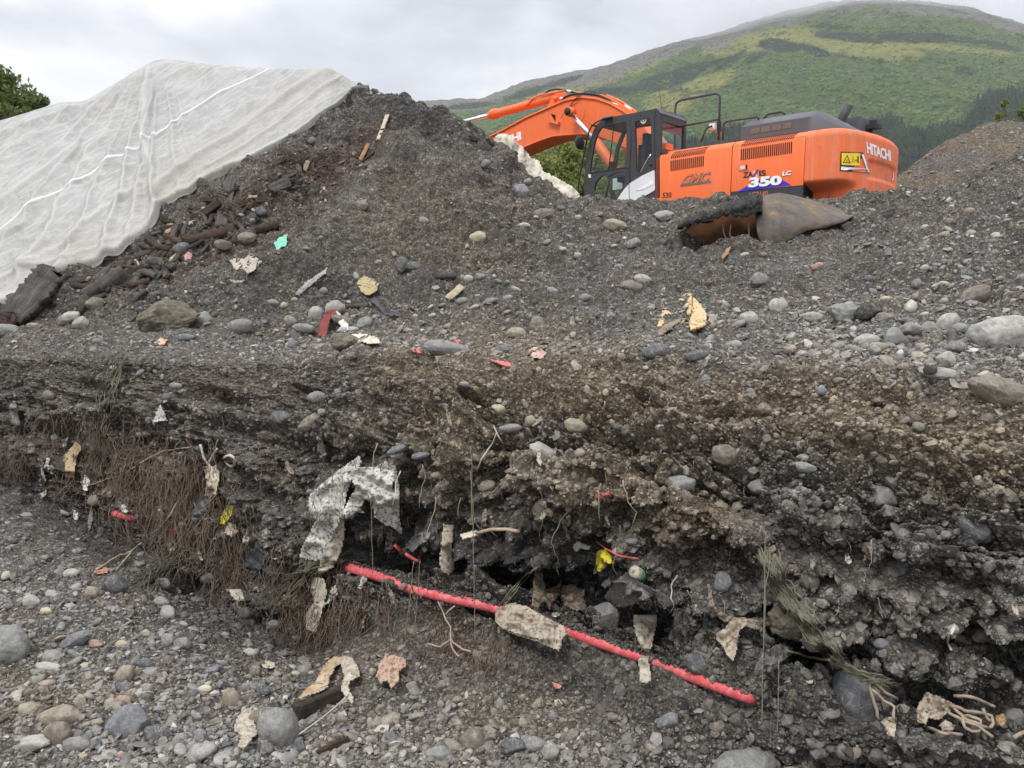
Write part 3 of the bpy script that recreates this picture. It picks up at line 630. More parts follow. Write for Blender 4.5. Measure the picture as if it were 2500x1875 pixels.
M_LEAF1 = mat_leaf('alder_leaves', (0.11, 0.15, 0.04), (0.34, 0.39, 0.13)); M_LEAF2 = mat_leaf('poplar_leaves', (0.06, 0.09, 0.03), (0.24, 0.28, 0.10))
GB = 'bushes behind the excavator boom'
for i, (u, v, y, h, rx, lab) in enumerate([
    (1215, 440, 25, 3.6, 1.5, 'leafy green bush glimpsed above the mound, leftmost behind the boom'),
    (1300, 520, 24, 3.9, 1.6, 'leafy green bush under the orange boom beside the pale sheet'),
    (1375, 540, 23, 4.1, 1.6, 'leafy green bush under the boom, between pale sheet and cab'),
    (1450, 540, 24, 3.9, 1.6, 'leafy green bush seen through the front of the cab'),
    (1530, 540, 27, 4.2, 1.7, 'leafy green bush behind the middle of the cab'),
    (1130, 400, 27, 4.4, 1.3, 'pale green bush peeking over the dirt mound under the cylinder rod')]):
    c = at(u, 400, y); top = {5: 318}.get(i, 355); zt = at(u, top, y)[2]
    tree('bush', (c[0], c[1], 2.3), max(2.0, zt - 2.3), rx, lab, 'bush', M_LEAF1, 40 + i, 8500, .07, 0.02, GB, nclump=80)
c = at(20, 300, 20); tree('poplar_tree', (c[0] - .3, c[1], 2.3), at(20, 182, 20)[2] - 2.3, 1.75, 'green leafy tree standing behind the white tarp at far left', 'tree', M_LEAF2, 61, 15000, .075, .3, nclump=110)
c = at(95, 300, 20); tree('poplar_tree', (c[0] - .1, c[1], 2.3), at(95, 218, 20)[2] - 2.3, .85, 'thin leafy treetop beside the tall green tree behind the tarp', 'tree', M_LEAF2, 62, 4500, .075, .5, nclump=40)
c = at(2462, 300, 22); tree('young_poplar', (c[0], c[1], 3.0), at(2462, 245, 22)[2] - 3.0, .38, 'thin young tree sprouting on top of the brown pile', 'tree', M_LEAF1, 63, 900, .07, .3, nclump=22)
c = at(2505, 300, 22); tree('young_poplar', (c[0], c[1], 3.0), at(2500, 262, 22)[2] - 3.0, .4, 'bushy young tree cut by the right picture edge on the pile', 'tree', M_LEAF1, 64, 1000, .07, .3, nclump=22)
# ------------------------------------------------------------------ the white mesh tarp over the mound
# draped over the smooth mound surface: columns follow the ground, rows run from its hem over the top and down the back
def build_tarp():
    tu = np.concatenate([np.linspace(-700, -140, 60)[:-1], np.arange(-140, 900, 2.2)])
    nc = len(tu); gi = [int(np.searchsorted(U, u)) for u in tu]
    Pp = proj(G_SMOOTH); rowc = int(np.nonzero(ROWPOS >= 10.0)[0][0])
    rend = int(np.nonzero(ROWPOS >= 12.6)[0][0]); n1, n2 = 330, 60
    V = np.zeros((n1 + n2, nc, 3)); S = np.zeros((n1 + n2, nc))
    Pd = proj(GP)
    for j, u in enumerate(tu):
        g = min(max(gi[j], 1), NC - 1); f = (u - U[g - 1]) / (U[g] - U[g - 1])
        col = G_SMOOTH[:, g - 1] * (1 - f) + G_SMOOTH[:, g] * f
        cv = Pp[:, g, 1]; lo = int(np.nonzero(ROWPOS >= 7.6)[0][0]); vv = cv[lo:rowc + 1]
        ve = np.interp(u, TU, TV) + 1.6 * math.sin(u * .031) + 1.1 * math.sin(u * .083 + 1)
        k = len(vv) - 1 - np.searchsorted(vv[::-1], ve); k = max(0, min(k, len(vv) - 2)); a = lo + k
        fr = a + (cv[a] - ve) / (cv[a] - cv[a + 1] + 1e-9) if cv[a] != cv[a + 1] else a
        q = np.concatenate([np.linspace(fr, rowc, n1), np.linspace(rowc, rend, n2 + 1)[1:]])
        i0 = np.clip(q.astype(int), 0, len(col) - 2); ff = (q - i0)[:, None]; V[:, j] = col[i0] * (1 - ff) + col[i0 + 1] * ff; S[:, j] = np.linspace(0, 1.2, n1 + n2)
    # the cloth bridges hollows: smooth it, then lift and fold it
    for _ in range(8):
        W = V.copy(); W[1:-1, 1:-1] = (V[:-2, 1:-1] + V[2:, 1:-1] + V[1:-1, :-2] + V[1:-1, 2:]) / 4; V = W
    nn = normals(V); p = V.reshape(-1, 3); px = proj(p); u, v = px[:, 0], px[:, 1]
    d = np.full(len(p), 0.06)
    # folds fanning out from the apex
    du, dv = u - 398, v - 118; th = np.arctan2(dv, du); rr = np.hypot(du, dv)
    left = sstep(1.25, 1.75, th)
    wv = sstep(50, 170, rr) * (1 - 0.4 * sstep(500, 900, rr))
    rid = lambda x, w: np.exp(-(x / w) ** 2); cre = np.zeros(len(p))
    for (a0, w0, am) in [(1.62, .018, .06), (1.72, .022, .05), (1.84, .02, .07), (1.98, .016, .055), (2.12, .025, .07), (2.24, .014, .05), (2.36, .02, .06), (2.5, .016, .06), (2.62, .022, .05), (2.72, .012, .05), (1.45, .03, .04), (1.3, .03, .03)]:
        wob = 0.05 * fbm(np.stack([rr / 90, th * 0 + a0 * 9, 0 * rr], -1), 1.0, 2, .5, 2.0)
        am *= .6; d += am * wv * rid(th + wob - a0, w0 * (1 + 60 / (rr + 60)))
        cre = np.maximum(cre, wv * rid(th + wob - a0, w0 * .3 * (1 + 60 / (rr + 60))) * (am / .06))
        d -= .6 * am * wv * rid(th + wob - a0 - .05, w0 * 1.8)
    # seams with a cord, in photo pixels mapped to the cloth
    def seam(pts, w, am):
        pts = np.array(pts, float); best = np.full(len(p), 1e9)
        for a_, b_ in zip(pts[:-1], pts[1:]):
            ab = b_ - a_; t_ = np.clip(((u - a_[0]) * ab[0] + (v - a_[1]) * ab[1]) / (ab @ ab), 0, 1)
            best = np.minimum(best, np.hypot(u - a_[0] - t_ * ab[0], v - a_[1] - t_ * ab[1]))
        return am * np.exp(-(best / w) ** 2), best
    s1, b1 = seam([(668, 178), (640, 200), (540, 242), (450, 300), (395, 345), (365, 352)], 3.2, .022)
    s2, b2 = seam([(365, 352), (350, 372), (285, 396), (240, 430), (190, 465), (110, 500), (0, 590)], 3.2, .022)
    s3, b3 = seam([(372, 180), (366, 260), (362, 340), (372, 400), (380, 470), (392, 520)], 9, .035)
    s4, b4 = seam([(800, 186), (720, 232), (640, 290), (560, 350), (480, 400), (400, 455), (385, 500)], 9, .035)
    s5, b5 = seam([(840, 190), (760, 250), (690, 310), (600, 372), (510, 425)], 6, .03)
    s6, b6 = seam([(60, 655), (110, 640), (180, 600), (260, 520), (330, 480)], 9, .03)
    s7, b7 = seam([(0, 700), (70, 660), (200, 640), (300, 590)], 8, .03)
    s8, b8 = seam([(0, 520), (100, 440), (200, 360)], 8, .025); s9, b9 = seam([(0, 345), (150, 290), (240, 255), (330, 195)], 7, .03)
    d += s1 + s2 + s3 + s4 + s5 + s6 + s7 + s8 + s9
    Qc = np.stack([u / 60, v / 60, 0 * u], -1); ca, sa = math.cos(-.6), math.sin(-.6)
    Qr = np.stack([(u * ca + v * sa) / 130, (-u * sa + v * ca) / 30, 0 * u], -1)
    d += .035 * fbm(Qr, 1.0, 2, .5, 4.0) + .008 * fbm(Qc, 1.6, 3, .6, 8.0, ridged=True) * (0.4 + 0.6 * sstep(300, 480, v)) + .005 * fbm(Qc, 4.5, 2, .6, 9., ridged=True)
    d = .06 + (d - .06) * (1 - .7 * sstep(.86, 1.0, S.ravel()))
    # the rolled hem
    hem = np.exp(-((S.ravel() - .028) / .022) ** 2); wob = .6 + .5 * fbm(np.stack([u / 40, 0 * u, 0 * u], -1), 1., 2, .5, 3.); d += .035 * hem * wob
    d -= .06 * np.exp(-(S.ravel() / .010) ** 2)
    d *= 1 - .75 * sstep(.93, 1.0, S.ravel()); d += .02
    p = p + nn.reshape(-1, 3) * d[:, None]
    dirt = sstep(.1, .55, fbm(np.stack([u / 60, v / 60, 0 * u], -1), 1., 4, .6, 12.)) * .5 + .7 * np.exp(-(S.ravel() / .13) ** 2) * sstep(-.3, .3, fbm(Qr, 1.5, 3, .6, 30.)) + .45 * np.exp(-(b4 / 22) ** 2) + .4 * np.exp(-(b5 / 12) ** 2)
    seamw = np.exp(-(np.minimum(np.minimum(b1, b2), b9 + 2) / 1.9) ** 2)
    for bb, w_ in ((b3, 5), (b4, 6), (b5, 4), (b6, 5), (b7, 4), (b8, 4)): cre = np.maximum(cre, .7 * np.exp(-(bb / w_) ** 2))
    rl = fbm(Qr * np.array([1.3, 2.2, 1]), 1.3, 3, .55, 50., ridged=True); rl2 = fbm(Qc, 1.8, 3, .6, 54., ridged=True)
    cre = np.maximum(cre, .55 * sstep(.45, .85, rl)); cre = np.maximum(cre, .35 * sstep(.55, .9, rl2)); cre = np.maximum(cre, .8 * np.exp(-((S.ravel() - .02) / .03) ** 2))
    nr = n1 + n2; keep = ~((np.hypot((u - 872) / 27, (v - 203) / 9) < 1).reshape(nr, nc))
    q = grid_quads(nr, nc); kf = keep.ravel()[q].all(1); q = q[kf]
    t = NT('tarp_mesh'); cv_ = t.coord()
    wv1 = t.n('ShaderNodeTexWave', wave_type='BANDS', bands_direction='X', i_Scale=14.0, i_Distortion=1.0); wv2 = t.n('ShaderNodeTexWave', wave_type='BANDS', bands_direction='Z', i_Scale=14.0, i_Distortion=1.0)
    t.L.new(cv_, wv1.inputs['Vector']); t.L.new(cv_, wv2.inputs['Vector'])
    we = t.math('MAXIMUM', wv1.outputs['Fac'], wv2.outputs['Fac'])
    n = t.noise(cv_, 2.5, 5, .6); n2 = t.noise(cv_, 30, 4, .6)
    c = t.ramp(n, [(.3, (.40, .40, .385)), (.7, (.52, .515, .50))]); c = t.mix(t.attr('crease'), c, (.68, .67, .64)); c = t.mix(1.0, c, t.ramp(we, [(.3, .90), (.9, 1.03)]), 'MULTIPLY')  # fold lines painted whiter to stand in for shading; bunched mesh is denser too
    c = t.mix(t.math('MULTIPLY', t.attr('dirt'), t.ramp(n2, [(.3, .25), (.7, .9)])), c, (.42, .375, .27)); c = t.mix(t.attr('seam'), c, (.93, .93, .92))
    b = t.bump(we, .25, .01); b = t.bump(n2, .15, .01, b); t.fin(c, .55, b, Specular_IOR_Level=.35)
    tr = t.n('ShaderNodeBsdfTranslucent'); t.L.new(c, tr.inputs[0]); tp = t.n('ShaderNodeBsdfTransparent')
    m1 = t.n('ShaderNodeMixShader'); m1.inputs[0].default_value = .22; m2 = t.n('ShaderNodeMixShader')
    t.L.new(t.b.outputs[0], m1.inputs[1]); t.L.new(tr.outputs[0], m1.inputs[2]); m2.inputs[0].default_value = .07; t.L.new(m1.outputs[0], m2.inputs[1]); t.L.new(tp.outputs[0], m2.inputs[2]); t.L.new(m2.outputs[0], t.out.inputs['Surface'])
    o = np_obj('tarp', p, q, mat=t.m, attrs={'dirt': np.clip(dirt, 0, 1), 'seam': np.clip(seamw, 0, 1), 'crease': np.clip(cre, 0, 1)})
    tag(o, 'large white woven mesh tarp draped over the tall dirt mound', 'tarp'); return o
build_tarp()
# ------------------------------------------------------------------ the excavator (machine frame: x to its front, y to its left, z up)
def rot3(yaw, pit, rol):
    c, s = math.cos(yaw), math.sin(yaw); Rz = np.array([[c, -s, 0], [s, c, 0], [0, 0, 1]])
    c, s = math.cos(pit), math.sin(pit); Ry = np.array([[c, 0, s], [0, 1, 0], [-s, 0, c]])
    c, s = math.cos(rol), math.sin(rol); Rx = np.array([[1, 0, 0], [0, c, -s], [0, s, c]])
    return Rz @ Ry @ Rx
XM = rot3(math.radians(136.5795), math.radians(-1.0609), math.radians(-0.5914)); XP = np.array([4.15551, 16.5034, 2.56726])
XC = XM.T @ (np.array([0, 0, CAM_H]) - XP)                # camera in the machine frame
def lx(u, v, yl):                                         # (x, z) on the machine's plane y = yl that shows at pixel (u, v)
    d = ray(u, v) @ XM; s = (yl - XC[1]) / d[..., 1]; q = XC + d * s[..., None]; return np.stack([q[..., 0], q[..., 2]], -1)
def lp(pts, yl): pts = np.array(pts, float); return lx(pts[:, 0], pts[:, 1], yl)
def z3(pts): return [(1580 + .31646 * x, 180 + .31646 * y) for x, y in pts]     # from my enlargements of the photo
def z2(pts): return [(1000 + .31646 * x, 150 + .31646 * y) for x, y in pts]
def z5(pts): return [(1400 + .18083 * x, 250 + .18083 * y) for x, y in pts]
def z4(pts): return [(1780 + .20344 * x, 280 + .20344 * y) for x, y in pts]
xc = empty('excavator', XP.tolist()); xc.matrix_world = Matrix([list(XM[i]) + [XP[i]] for i in range(3)] + [[0, 0, 0, 1]])
tag(xc, 'orange crawler excavator with dark cab and long boom standing behind the dirt crest', 'excavator')
def paint(name, col, rough=0.38, dirt=0.35):
    t = NT(name); v = t.coord(); n = t.noise(v, 1.6, 6, .65); n2 = t.noise(v, 12, 5, .65)
    st = t.coord((3.0, 3.0, .35)); n3 = t.noise(st, 3, 5, .6)
    c = t.mix(t.math('MULTIPLY', t.ramp(n3, [(.5, 0), (.75, 1)]), dirt * .55), col, tuple(min(1, .6 * k + .28) for k in col))
    c = t.mix(t.math('MULTIPLY', t.ramp(n, [(.52, 0), (.75, 1)]), dirt), c, (.30, .21, .14))
    c = t.mix(t.math('MULTIPLY', t.ramp(n2, [(.62, 0), (.72, 1)]), dirt * .6), c, (.2, .13, .09))
    return t.fin(c, t.ramp(n, [(.3, rough), (.7, rough + .25)]), t.bump(n2, .06, .01), Specular_IOR_Level=.45)
M_OR = paint('orange_paint', (.84, .150, .030)); M_ORW = paint('worn_orange_paint', (.80, .16, .045), .5, .8)
M_DK = paint('charcoal_paint', (.040, .041, .047), .42, .06); M_DK2 = paint('grey_cover_paint', (.085, .085, .10), .45, .08)
M_BLK = simple_mat('black_rubber', (.015, .015, .016), .6); M_HOLE = simple_mat('louvre_dark', (.012, .009, .008), .9)
M_WHT = paint('white_paint', (.72, .73, .74), .4, .15); M_CHR = simple_mat('chrome_rod', (.75, .76, .78), .18, 1.0, .05)
M_RAIL = paint('rail_paint', (.05, .052, .055), .4, .03); M_STEEL = simple_mat('track_steel', (.12, .10, .085), .7, .5, .4, 6, .4)
M_LW = simple_mat('white_lettering', (.86, .86, .86), .5, 0, .05); M_LB = simple_mat('black_lettering', (.02, .02, .022), .5); M_LG = simple_mat('grey_lettering', (.16, .13, .12), .6)
M_LO = simple_mat('orange_lettering', (.75, .16, .05), .5, 0, .1); M_BLU = simple_mat('blue_decal', (.035, .03, .55), .45, 0, .1); M_YEL = simple_mat('yellow_decal', (.85, .60, .02), .45, 0, .06); M_SEAT = simple_mat('seat_cloth', (.05, .055, .06), .9)
M_LEN = simple_mat('lamp_lens', (.75, .75, .72), .2)
def mat_glass():
    t = NT('cab_glass'); g = t.n('ShaderNodeBsdfGlossy'); g.inputs['Roughness'].default_value = .03; g.inputs['Color'].default_value = (.9, .95, .95, 1)
    tr = t.n('ShaderNodeBsdfTransparent'); tr.inputs[0].default_value = (.93, .96, .95, 1); f = t.n('ShaderNodeLayerWeight', i_Blend=.3); fm = t.math('ADD', t.math('MULTIPLY', t.math('POWER', f.outputs['Facing'], 3.0), .45), .02)
    m = t.n('ShaderNodeMixShader'); t.L.new(fm, m.inputs[0]); t.L.new(tr.outputs[0], m.inputs[1]); t.L.new(g.outputs[0], m.inputs[2]); t.L.new(m.outputs[0], t.out.inputs['Surface']); return t.m
M_GLS = mat_glass()
def bm_obj(name, bm, mat, parent, smooth=False, bevel=0.0):
    if bevel: bmesh.ops.bevel(bm, geom=[e for e in bm.edges if e.is_manifold and e.calc_face_angle(0) > .5], offset=bevel, segments=2, affect='EDGES', clamp_overlap=True)
    bmesh.ops.recalc_face_normals(bm, faces=bm.faces)
    me = bpy.data.meshes.new(name); bm.to_mesh(me); bm.free(); me.materials.append(mat)
    if smooth: me.polygons.foreach_set('use_smooth', [True] * len(me.polygons)); me.set_sharp_from_angle(angle=.7)
    return link(bpy.data.objects.new(name, me), parent)
def bm_plate(bm, outer, y0, y1, holes=()):
    """flat plate with holes: outer and holes are (x, z) loops, thickness from y0 to y1"""
    for y in (y0, y1):
        es = []
        for lp_ in [outer] + list(holes):
            vs = [bm.verts.new((float(x), y, float(z))) for x, z in lp_]; es += [bm.edges.new((vs[i], vs[(i + 1) % len(vs)])) for i in range(len(vs))]
        bmesh.ops.triangle_fill(bm, edges=es, use_beauty=True, use_dissolve=False)
    for lp_ in [outer] + list(holes):
        n = len(lp_); A = [bm.verts.new((float(x), y0, float(z))) for x, z in lp_]; B = [bm.verts.new((float(x), y1, float(z))) for x, z in lp_]
        for i in range(n): bm.faces.new((A[i], A[(i + 1) % n], B[(i + 1) % n], B[i]))
    bmesh.ops.remove_doubles(bm, verts=bm.verts, dist=1e-5)
def plate(name, outer, y0, y1, mat, parent=None, holes=(), bevel=0.0):
    bm = bmesh.new(); bm_plate(bm, outer, y0, y1, holes); return bm_obj(name, bm, mat, parent or xc, bevel=bevel, smooth=bevel > 0)
def rounded(pts, r, n=3):
    pts = [np.array(p, float) for p in pts]; out = []
    for i, p in enumerate(pts):
        a, b = pts[i - 1] - p, pts[(i + 1) % len(pts)] - p; la, lb = np.linalg.norm(a), np.linalg.norm(b); k = min(r, la * .45, lb * .45)
        s, e = p + a / la * k, p + b / lb * k
        for j in range(n + 1): t = j / n; out.append((1-t)**2 * s + 2*t*(1-t) * p + t*t * e)
    return out
def bm_box(bm, x0, x1, y0, y1, z0, z1):
    v = [bm.verts.new(c) for c in [(x0,y0,z0),(x1,y0,z0),(x1,y1,z0),(x0,y1,z0),(x0,y0,z1),(x1,y0,z1),(x1,y1,z1),(x0,y1,z1)]]
    for f in [(0,1,2,3),(4,5,6,7),(0,1,5,4),(1,2,6,5),(2,3,7,6),(3,0,4,7)]: bm.faces.new([v[i] for i in f])
    return v
def box(name, x0, x1, y0, y1, z0, z1, mat, parent=None, bevel=.02):
    bm = bmesh.new(); bm_box(bm, x0, x1, y0, y1, z0, z1); return bm_obj(name, bm, mat, parent or xc, bevel=bevel, smooth=True)
def arc_pts(pts, r=.06, n=4):
    pts = [np.array(p, float) for p in pts]; out = [pts[0]]
    for i in range(1, len(pts) - 1):
        p = pts[i]; a, b = pts[i-1] - p, pts[i+1] - p; la, lb = np.linalg.norm(a), np.linalg.norm(b); k = min(r, la*.45, lb*.45); s, e = p + a/la*k, p + b/lb*k
        for j in range(n + 1): t = j / n; out.append((1-t)**2*s + 2*t*(1-t)*p + t*t*e)
    out.append(pts[-1]); return np.array(out)
def pipe(name, paths, rad, mat, parent=None, sides=10, r=.06):
    L = [tube_V(arc_pts(p, r), rad, sides) for p in paths]; V, Q_, T_ = join_tubes(L); return np_obj(name, V, Q_, T_, mat, parent or xc)
def on(pts, yl): q = lp(pts, yl); return np.stack([q[:, 0], np.full(len(q), yl), q[:, 1]], -1)
# --- undercarriage
for s in (1, -1):
    o = []; n = 16
    for i in range(n + 1): a = math.pi / 2 + math.pi * i / n; o.append((-2.0 + .46 * math.cos(a), .5 + .46 * math.sin(a)))
    for i in range(n + 1): a = -math.pi / 2 + math.pi * i / n; o.append((2.0 + .46 * math.cos(a), .5 + .46 * math.sin(a)))
    inn = [((x - (-2 if x < 0 else 2)) * .86 + (-2 if x < 0 else 2), .5 + (z - .5) * .86) for x, z in o]
    bm = bmesh.new(); bm_plate(bm, o, s * 1.0, s * 1.6, [inn])
    for i in range(46):                                   # shoes round the belt
        t = i / 46 * (8 + 2 * math.pi * .5); 
        if t < 4: x, z, a = -2 + t, 1.0, 0
        elif t < 4 + math.pi * .5: q = (t - 4) / .5; x, z, a = 2 + .5 * math.sin(q), .5 + .5 * math.cos(q), q
        elif t < 8 + math.pi * .5: x, z, a = 2 - (t - 4 - math.pi * .5), 0.0, 0
        else: q = (t - 8 - math.pi * .5) / .5; x, z, a = -2 - .5 * math.sin(q), .5 - .5 * math.cos(q), q
        nv_ = bm_box(bm, -.085, .085, s * .99, s * 1.61, -.03, .03)
        M_ = Matrix.Translation((x, 0, z)) @ Matrix.Rotation(a, 4, 'Y')
        for vv in nv_: vv.co = M_ @ vv.co
    tr_ = bm_obj('track', bm, M_STEEL, xc)
    for x in (-2, -1.2, -.6, 0, .6, 1.2, 2):
        rr = .36 if abs(x) == 2 else .16; z = .5 if abs(x) == 2 else .2
        np_obj('wheel', *tube_V([(x, s * 1.08, z), (x, s * 1.52, z)], rr, 18), mat=M_STEEL, parent=tr_)
box('track_frame', -1.9, 1.9, .95, 1.3, .3, .75, M_ORW); box('track_frame', -1.9, 1.9, -1.3, -.95, .3, .75, M_ORW); box('carbody', -1.0, 1.0, -1.1, 1.1, .45, .9, M_ORW)
np_obj('slewing_ring', *tube_V([(0, 0, .88), (0, 0, 1.16)], .75, 32), mat=M_DK, parent=xc)
# --- house
XA, XS1, XS2, ZC, ZT, ZB = .42, -1.22, -2.59, 2.16, 2.29, 1.37
deck = box('deck', XS2, 2.2, -1.46, 1.40, 1.16, 1.33, M_DK); 
def house(name, x0, x1, mat, zlow):
    ys = [(1.47, zlow), (1.47, ZC), (1.44, ZC + .05), (1.33, ZT), (-1.33, ZT), (-1.45, ZC), (-1.45, zlow)]
    bm = bmesh.new(); A = [bm.verts.new((x0, y, z)) for y, z in ys]; B = [bm.verts.new((x1, y, z)) for y, z in ys]
    for i in range(len(ys) - 1): bm.faces.new((A[i], A[i+1], B[i+1], B[i]))
    bm.faces.new(A); bm.faces.new(B[::-1]); return bm_obj(name, bm, mat, xc, bevel=.012, smooth=True)
house('body_panel', XS1 + .008, XA, M_OR, 1.16); house('body_panel', XS2 + .008, XS1 - .008, M_OR, ZB)
box('side_skirt', XS2 + .01, XS1 - .01, 1.30, 1.462, 1.14, ZB - .008, M_DK, bevel=.006)
box('seam_backing', XS2, XS1 + .03, -1.4, 1.45, 1.2, 2.2, M_HOLE, bevel=0)
box('fuel_tank', .46, 1.1, -1.45, -.5, 1.33, 2.1, M_OR, bevel=.04); box('tool_box', 1.13, 2.1, -1.45, -.6, 1.33, 1.85, M_OR, bevel=.04)
box('deck_plate', .2, XA + .02, .5, 1.43, 1.3, 2.27, M_DK, bevel=.01)
# louvres
def louvre(quad_lo, n, up=None):
    bm = bmesh.new(); tl, tr, brr, bl = [np.array(p, float) for p in quad_lo]
    for i in range(n):
        f0, f1 = (i + .22) / n, (i + .70) / n
        q = lp([tl + (tr - tl) * f0, tl + (tr - tl) * f1, bl + (brr - bl) * f1, bl + (brr - bl) * f0], 1.474)
        vs = []
        for x, z in q:
            y = 1.474 if z < ZC else 1.474 - (z - ZC) * .30 if z < ZC + .05 else 1.459 - (z - ZC - .05) * 1.35
            vs.append(bm.verts.new((x, y + .002, z)))
        # follow the bevel of the panel top
        bm.faces.new(vs)
    r = bmesh.ops.subdivide_edges(bm, edges=bm.edges[:], cuts=3, use_grid_fill=True)
    for vv in bm.verts:
        z = vv.co.z; vv.co.y = (1.474 if z < ZC else 1.474 - (z - ZC) * .6 if z < ZC + .05 else 1.444 - (z - ZC - .05) * 1.36) + .003
    r = bmesh.ops.extrude_face_region(bm, geom=bm.faces[:])
    for g in r['geom']:
        if isinstance(g, bmesh.types.BMVert): g.co.y -= .012
    bm_obj('louvre', bm, M_HOLE, xc)
louvre(z3([(178, 672), (441, 633), (440, 712), (177, 752)]), 17); louvre(z3([(190, 598), (462, 551), (445, 612), (180, 655)]), 17)
louvre(z3([(720, 582), (1123, 523), (1120, 612), (718, 668)]), 25); louvre(z3([(735, 499), (1142, 434), (1127, 500), (722, 563)]), 25)
# --- counterweight: rounded plan, rounded top edge, scooped underneath
CWP = [(-2.59, 1.47), (-2.85, 1.465), (-3.03, 1.43), (-3.17, 1.33), (-3.27, 1.16), (-3.35, .92), (-3.41, .6), (-3.45, .3), (-3.46, 0)]
CWP = np.array(CWP + [(x, -y) for x, y in CWP[-2::-1]]); _d = np.concatenate([[0], np.cumsum(np.linalg.norm(np.diff(CWP, axis=0), axis=1))]); CL = _d[-1]
ss = np.linspace(0, CL, 161); cx = np.interp(ss, _d, CWP[:, 0]); cy = np.interp(ss, _d, CWP[:, 1])
for _ in range(12): cx[1:-1] = (cx[:-2] + 2 * cx[1:-1] + cx[2:]) / 4; cy[1:-1] = (cy[:-2] + 2 * cy[1:-1] + cy[2:]) / 4
tn = np.stack([np.gradient(cx), np.gradient(cy)], -1); tn /= np.linalg.norm(tn, axis=1, keepdims=True); nout = np.stack([tn[:, 1], -tn[:, 0]], -1)
if nout[80] @ np.array([-1, 0]) < 0: nout = -nout
zs = np.concatenate([[1.05], np.linspace(1.06, ZC, 46), ZC + (ZT - ZC) * np.sin(np.linspace(0, np.pi / 2, 9)[1:]) - .0])
ins = np.concatenate([np.zeros(47), .13 * (1 - np.cos(np.linspace(0, np.pi / 2, 9)[1:]))])
Vc = np.zeros((len(zs), len(ss), 3)); sf = ss / CL
for i, z in enumerate(zs):
    ed = np.minimum(ss, CL - ss)
    scoop = (1 - sstep(.55, 1.05, ed)) * (1 - sstep(1.28, 1.46 , np.full_like(ed, z))) * .42 * sstep(0, .25, 1.5 - z)
    rec = .035 * sstep(-.03, .03, 1.80 - z) * sstep(-.03, .03, z - 1.50) * (sstep(.30 * CL, .34 * CL, ss) * (1 - sstep(.66 * CL, .70 * CL, ss)))
    o = ins[i] + scoop + rec; lift = .10 * sstep(.55, 1.1, ed) * 0
    Vc[i, :, 0] = cx - nout[:, 0] * o; Vc[i, :, 1] = cy - nout[:, 1] * o; Vc[i, :, 2] = z
q = grid_quads(len(zs), len(ss)); Vt_ = Vc.reshape(-1, 3); n0 = len(Vt_)
Vt_ = np.concatenate([Vt_, [[-2.8, 0, ZT]], [[-2.8, 0, 1.05]]]); m = len(ss); top = (len(zs) - 1) * m + np.arange(m); bot = np.arange(m)
T_ = np.concatenate([np.stack([top[:-1], top[1:], np.full(m - 1, n0)], -1), np.stack([bot[1:], bot[:-1], np.full(m - 1, n0 + 1)], -1), [[top[-1], top[0], n0]], [[bot[0], bot[-1], n0 + 1]]])
cwt = np_obj('counterweight', Vt_, q, T_, M_ORW, xc)
CWB = BVHTree.FromPolygons([tuple(x) for x in Vt_.tolist()], q.tolist())
def on_cw(uv, off=.006):
    d = ray(uv[:, 0], uv[:, 1]) @ XM; out = []
    for dd in d:
        dd = Vector(dd.tolist()).normalized(); h = CWB.ray_cast(Vector(XC.tolist()), dd)
        if h[0] is None: out.append(out[-1] if out else (0, 0, 0)); continue
        n = h[1] if h[1].dot(dd) < 0 else -h[1]; out.append(tuple(h[0] + n * off))
    return np.array(out)
def on_plane(yl): return lambda uv, off=0: np.stack([lp(uv, yl)[:, 0], np.full(len(uv), yl), lp(uv, yl)[:, 1]], -1)
def decal(name, polys, mat, f, off=.006, cuts=0, parent=None):
    """flat decal shapes given in photo pixels, laid on a real panel by f"""
    bm = bmesh.new()
    for P_ in polys:
        vs = [bm.verts.new((p[0], p[1], 0)) for p in P_]; es = [bm.edges.new((vs[i], vs[(i+1) % len(vs)])) for i in range(len(vs))]; bmesh.ops.triangle_fill(bm, edges=es)
    for _ in range(cuts): bmesh.ops.subdivide_edges(bm, edges=bm.edges[:], cuts=1)
    uv = np.array([v.co[:2] for v in bm.verts]); W_ = f(uv, off)
    for v_, w in zip(bm.verts, W_): v_.co = w
    me = bpy.data.meshes.new(name); bm.to_mesh(me); bm.free(); me.materials.append(mat); return link(bpy.data.objects.new(name, me), parent or xc)
def glyphs(txt, bold=.02, shear=0.0, spacing=1.0):
    cu = bpy.data.curves.new('t', 'FONT'); cu.body = txt; cu.offset = bold; cu.shear = shear; cu.space_character = spacing; cu.resolution_u = 4
    ob = bpy.data.objects.new('t', cu); scene.collection.objects.link(ob); dg = bpy.context.evaluated_depsgraph_get(); me = ob.evaluated_get(dg).to_mesh()
    V = np.array([v.co[:2] for v in me.vertices]); Fc = [tuple(p.vertices) for p in me.polygons]
    scene.collection.objects.unlink(ob); bpy.data.objects.remove(ob); bpy.data.curves.remove(cu); V = (V - V.min(0)) / (V.max(0) - V.min(0)); return V, Fc
def letter(txt, quad, mat, f, off=.006, bold=.02, shear=0.0, spacing=1.0, part='lettering', crop=None):
    """quad = photo pixels of top-left, top-right, bottom-right, bottom-left of the word"""
    V, Fc = glyphs(txt, bold, shear, spacing); tl, tr, br_, bl = [np.array(p, float) for p in quad]; a, b = V[:, :1], V[:, 1:]
    uv = (bl * (1 - a) + br_ * a) * (1 - b) + (tl * (1 - a) + tr * a) * b; W_ = f(uv, off)
    me = bpy.data.meshes.new(part); me.from_pydata([tuple(x) for x in W_.tolist()], [], Fc); me.materials.append(mat); return link(bpy.data.objects.new(part, me), xc)
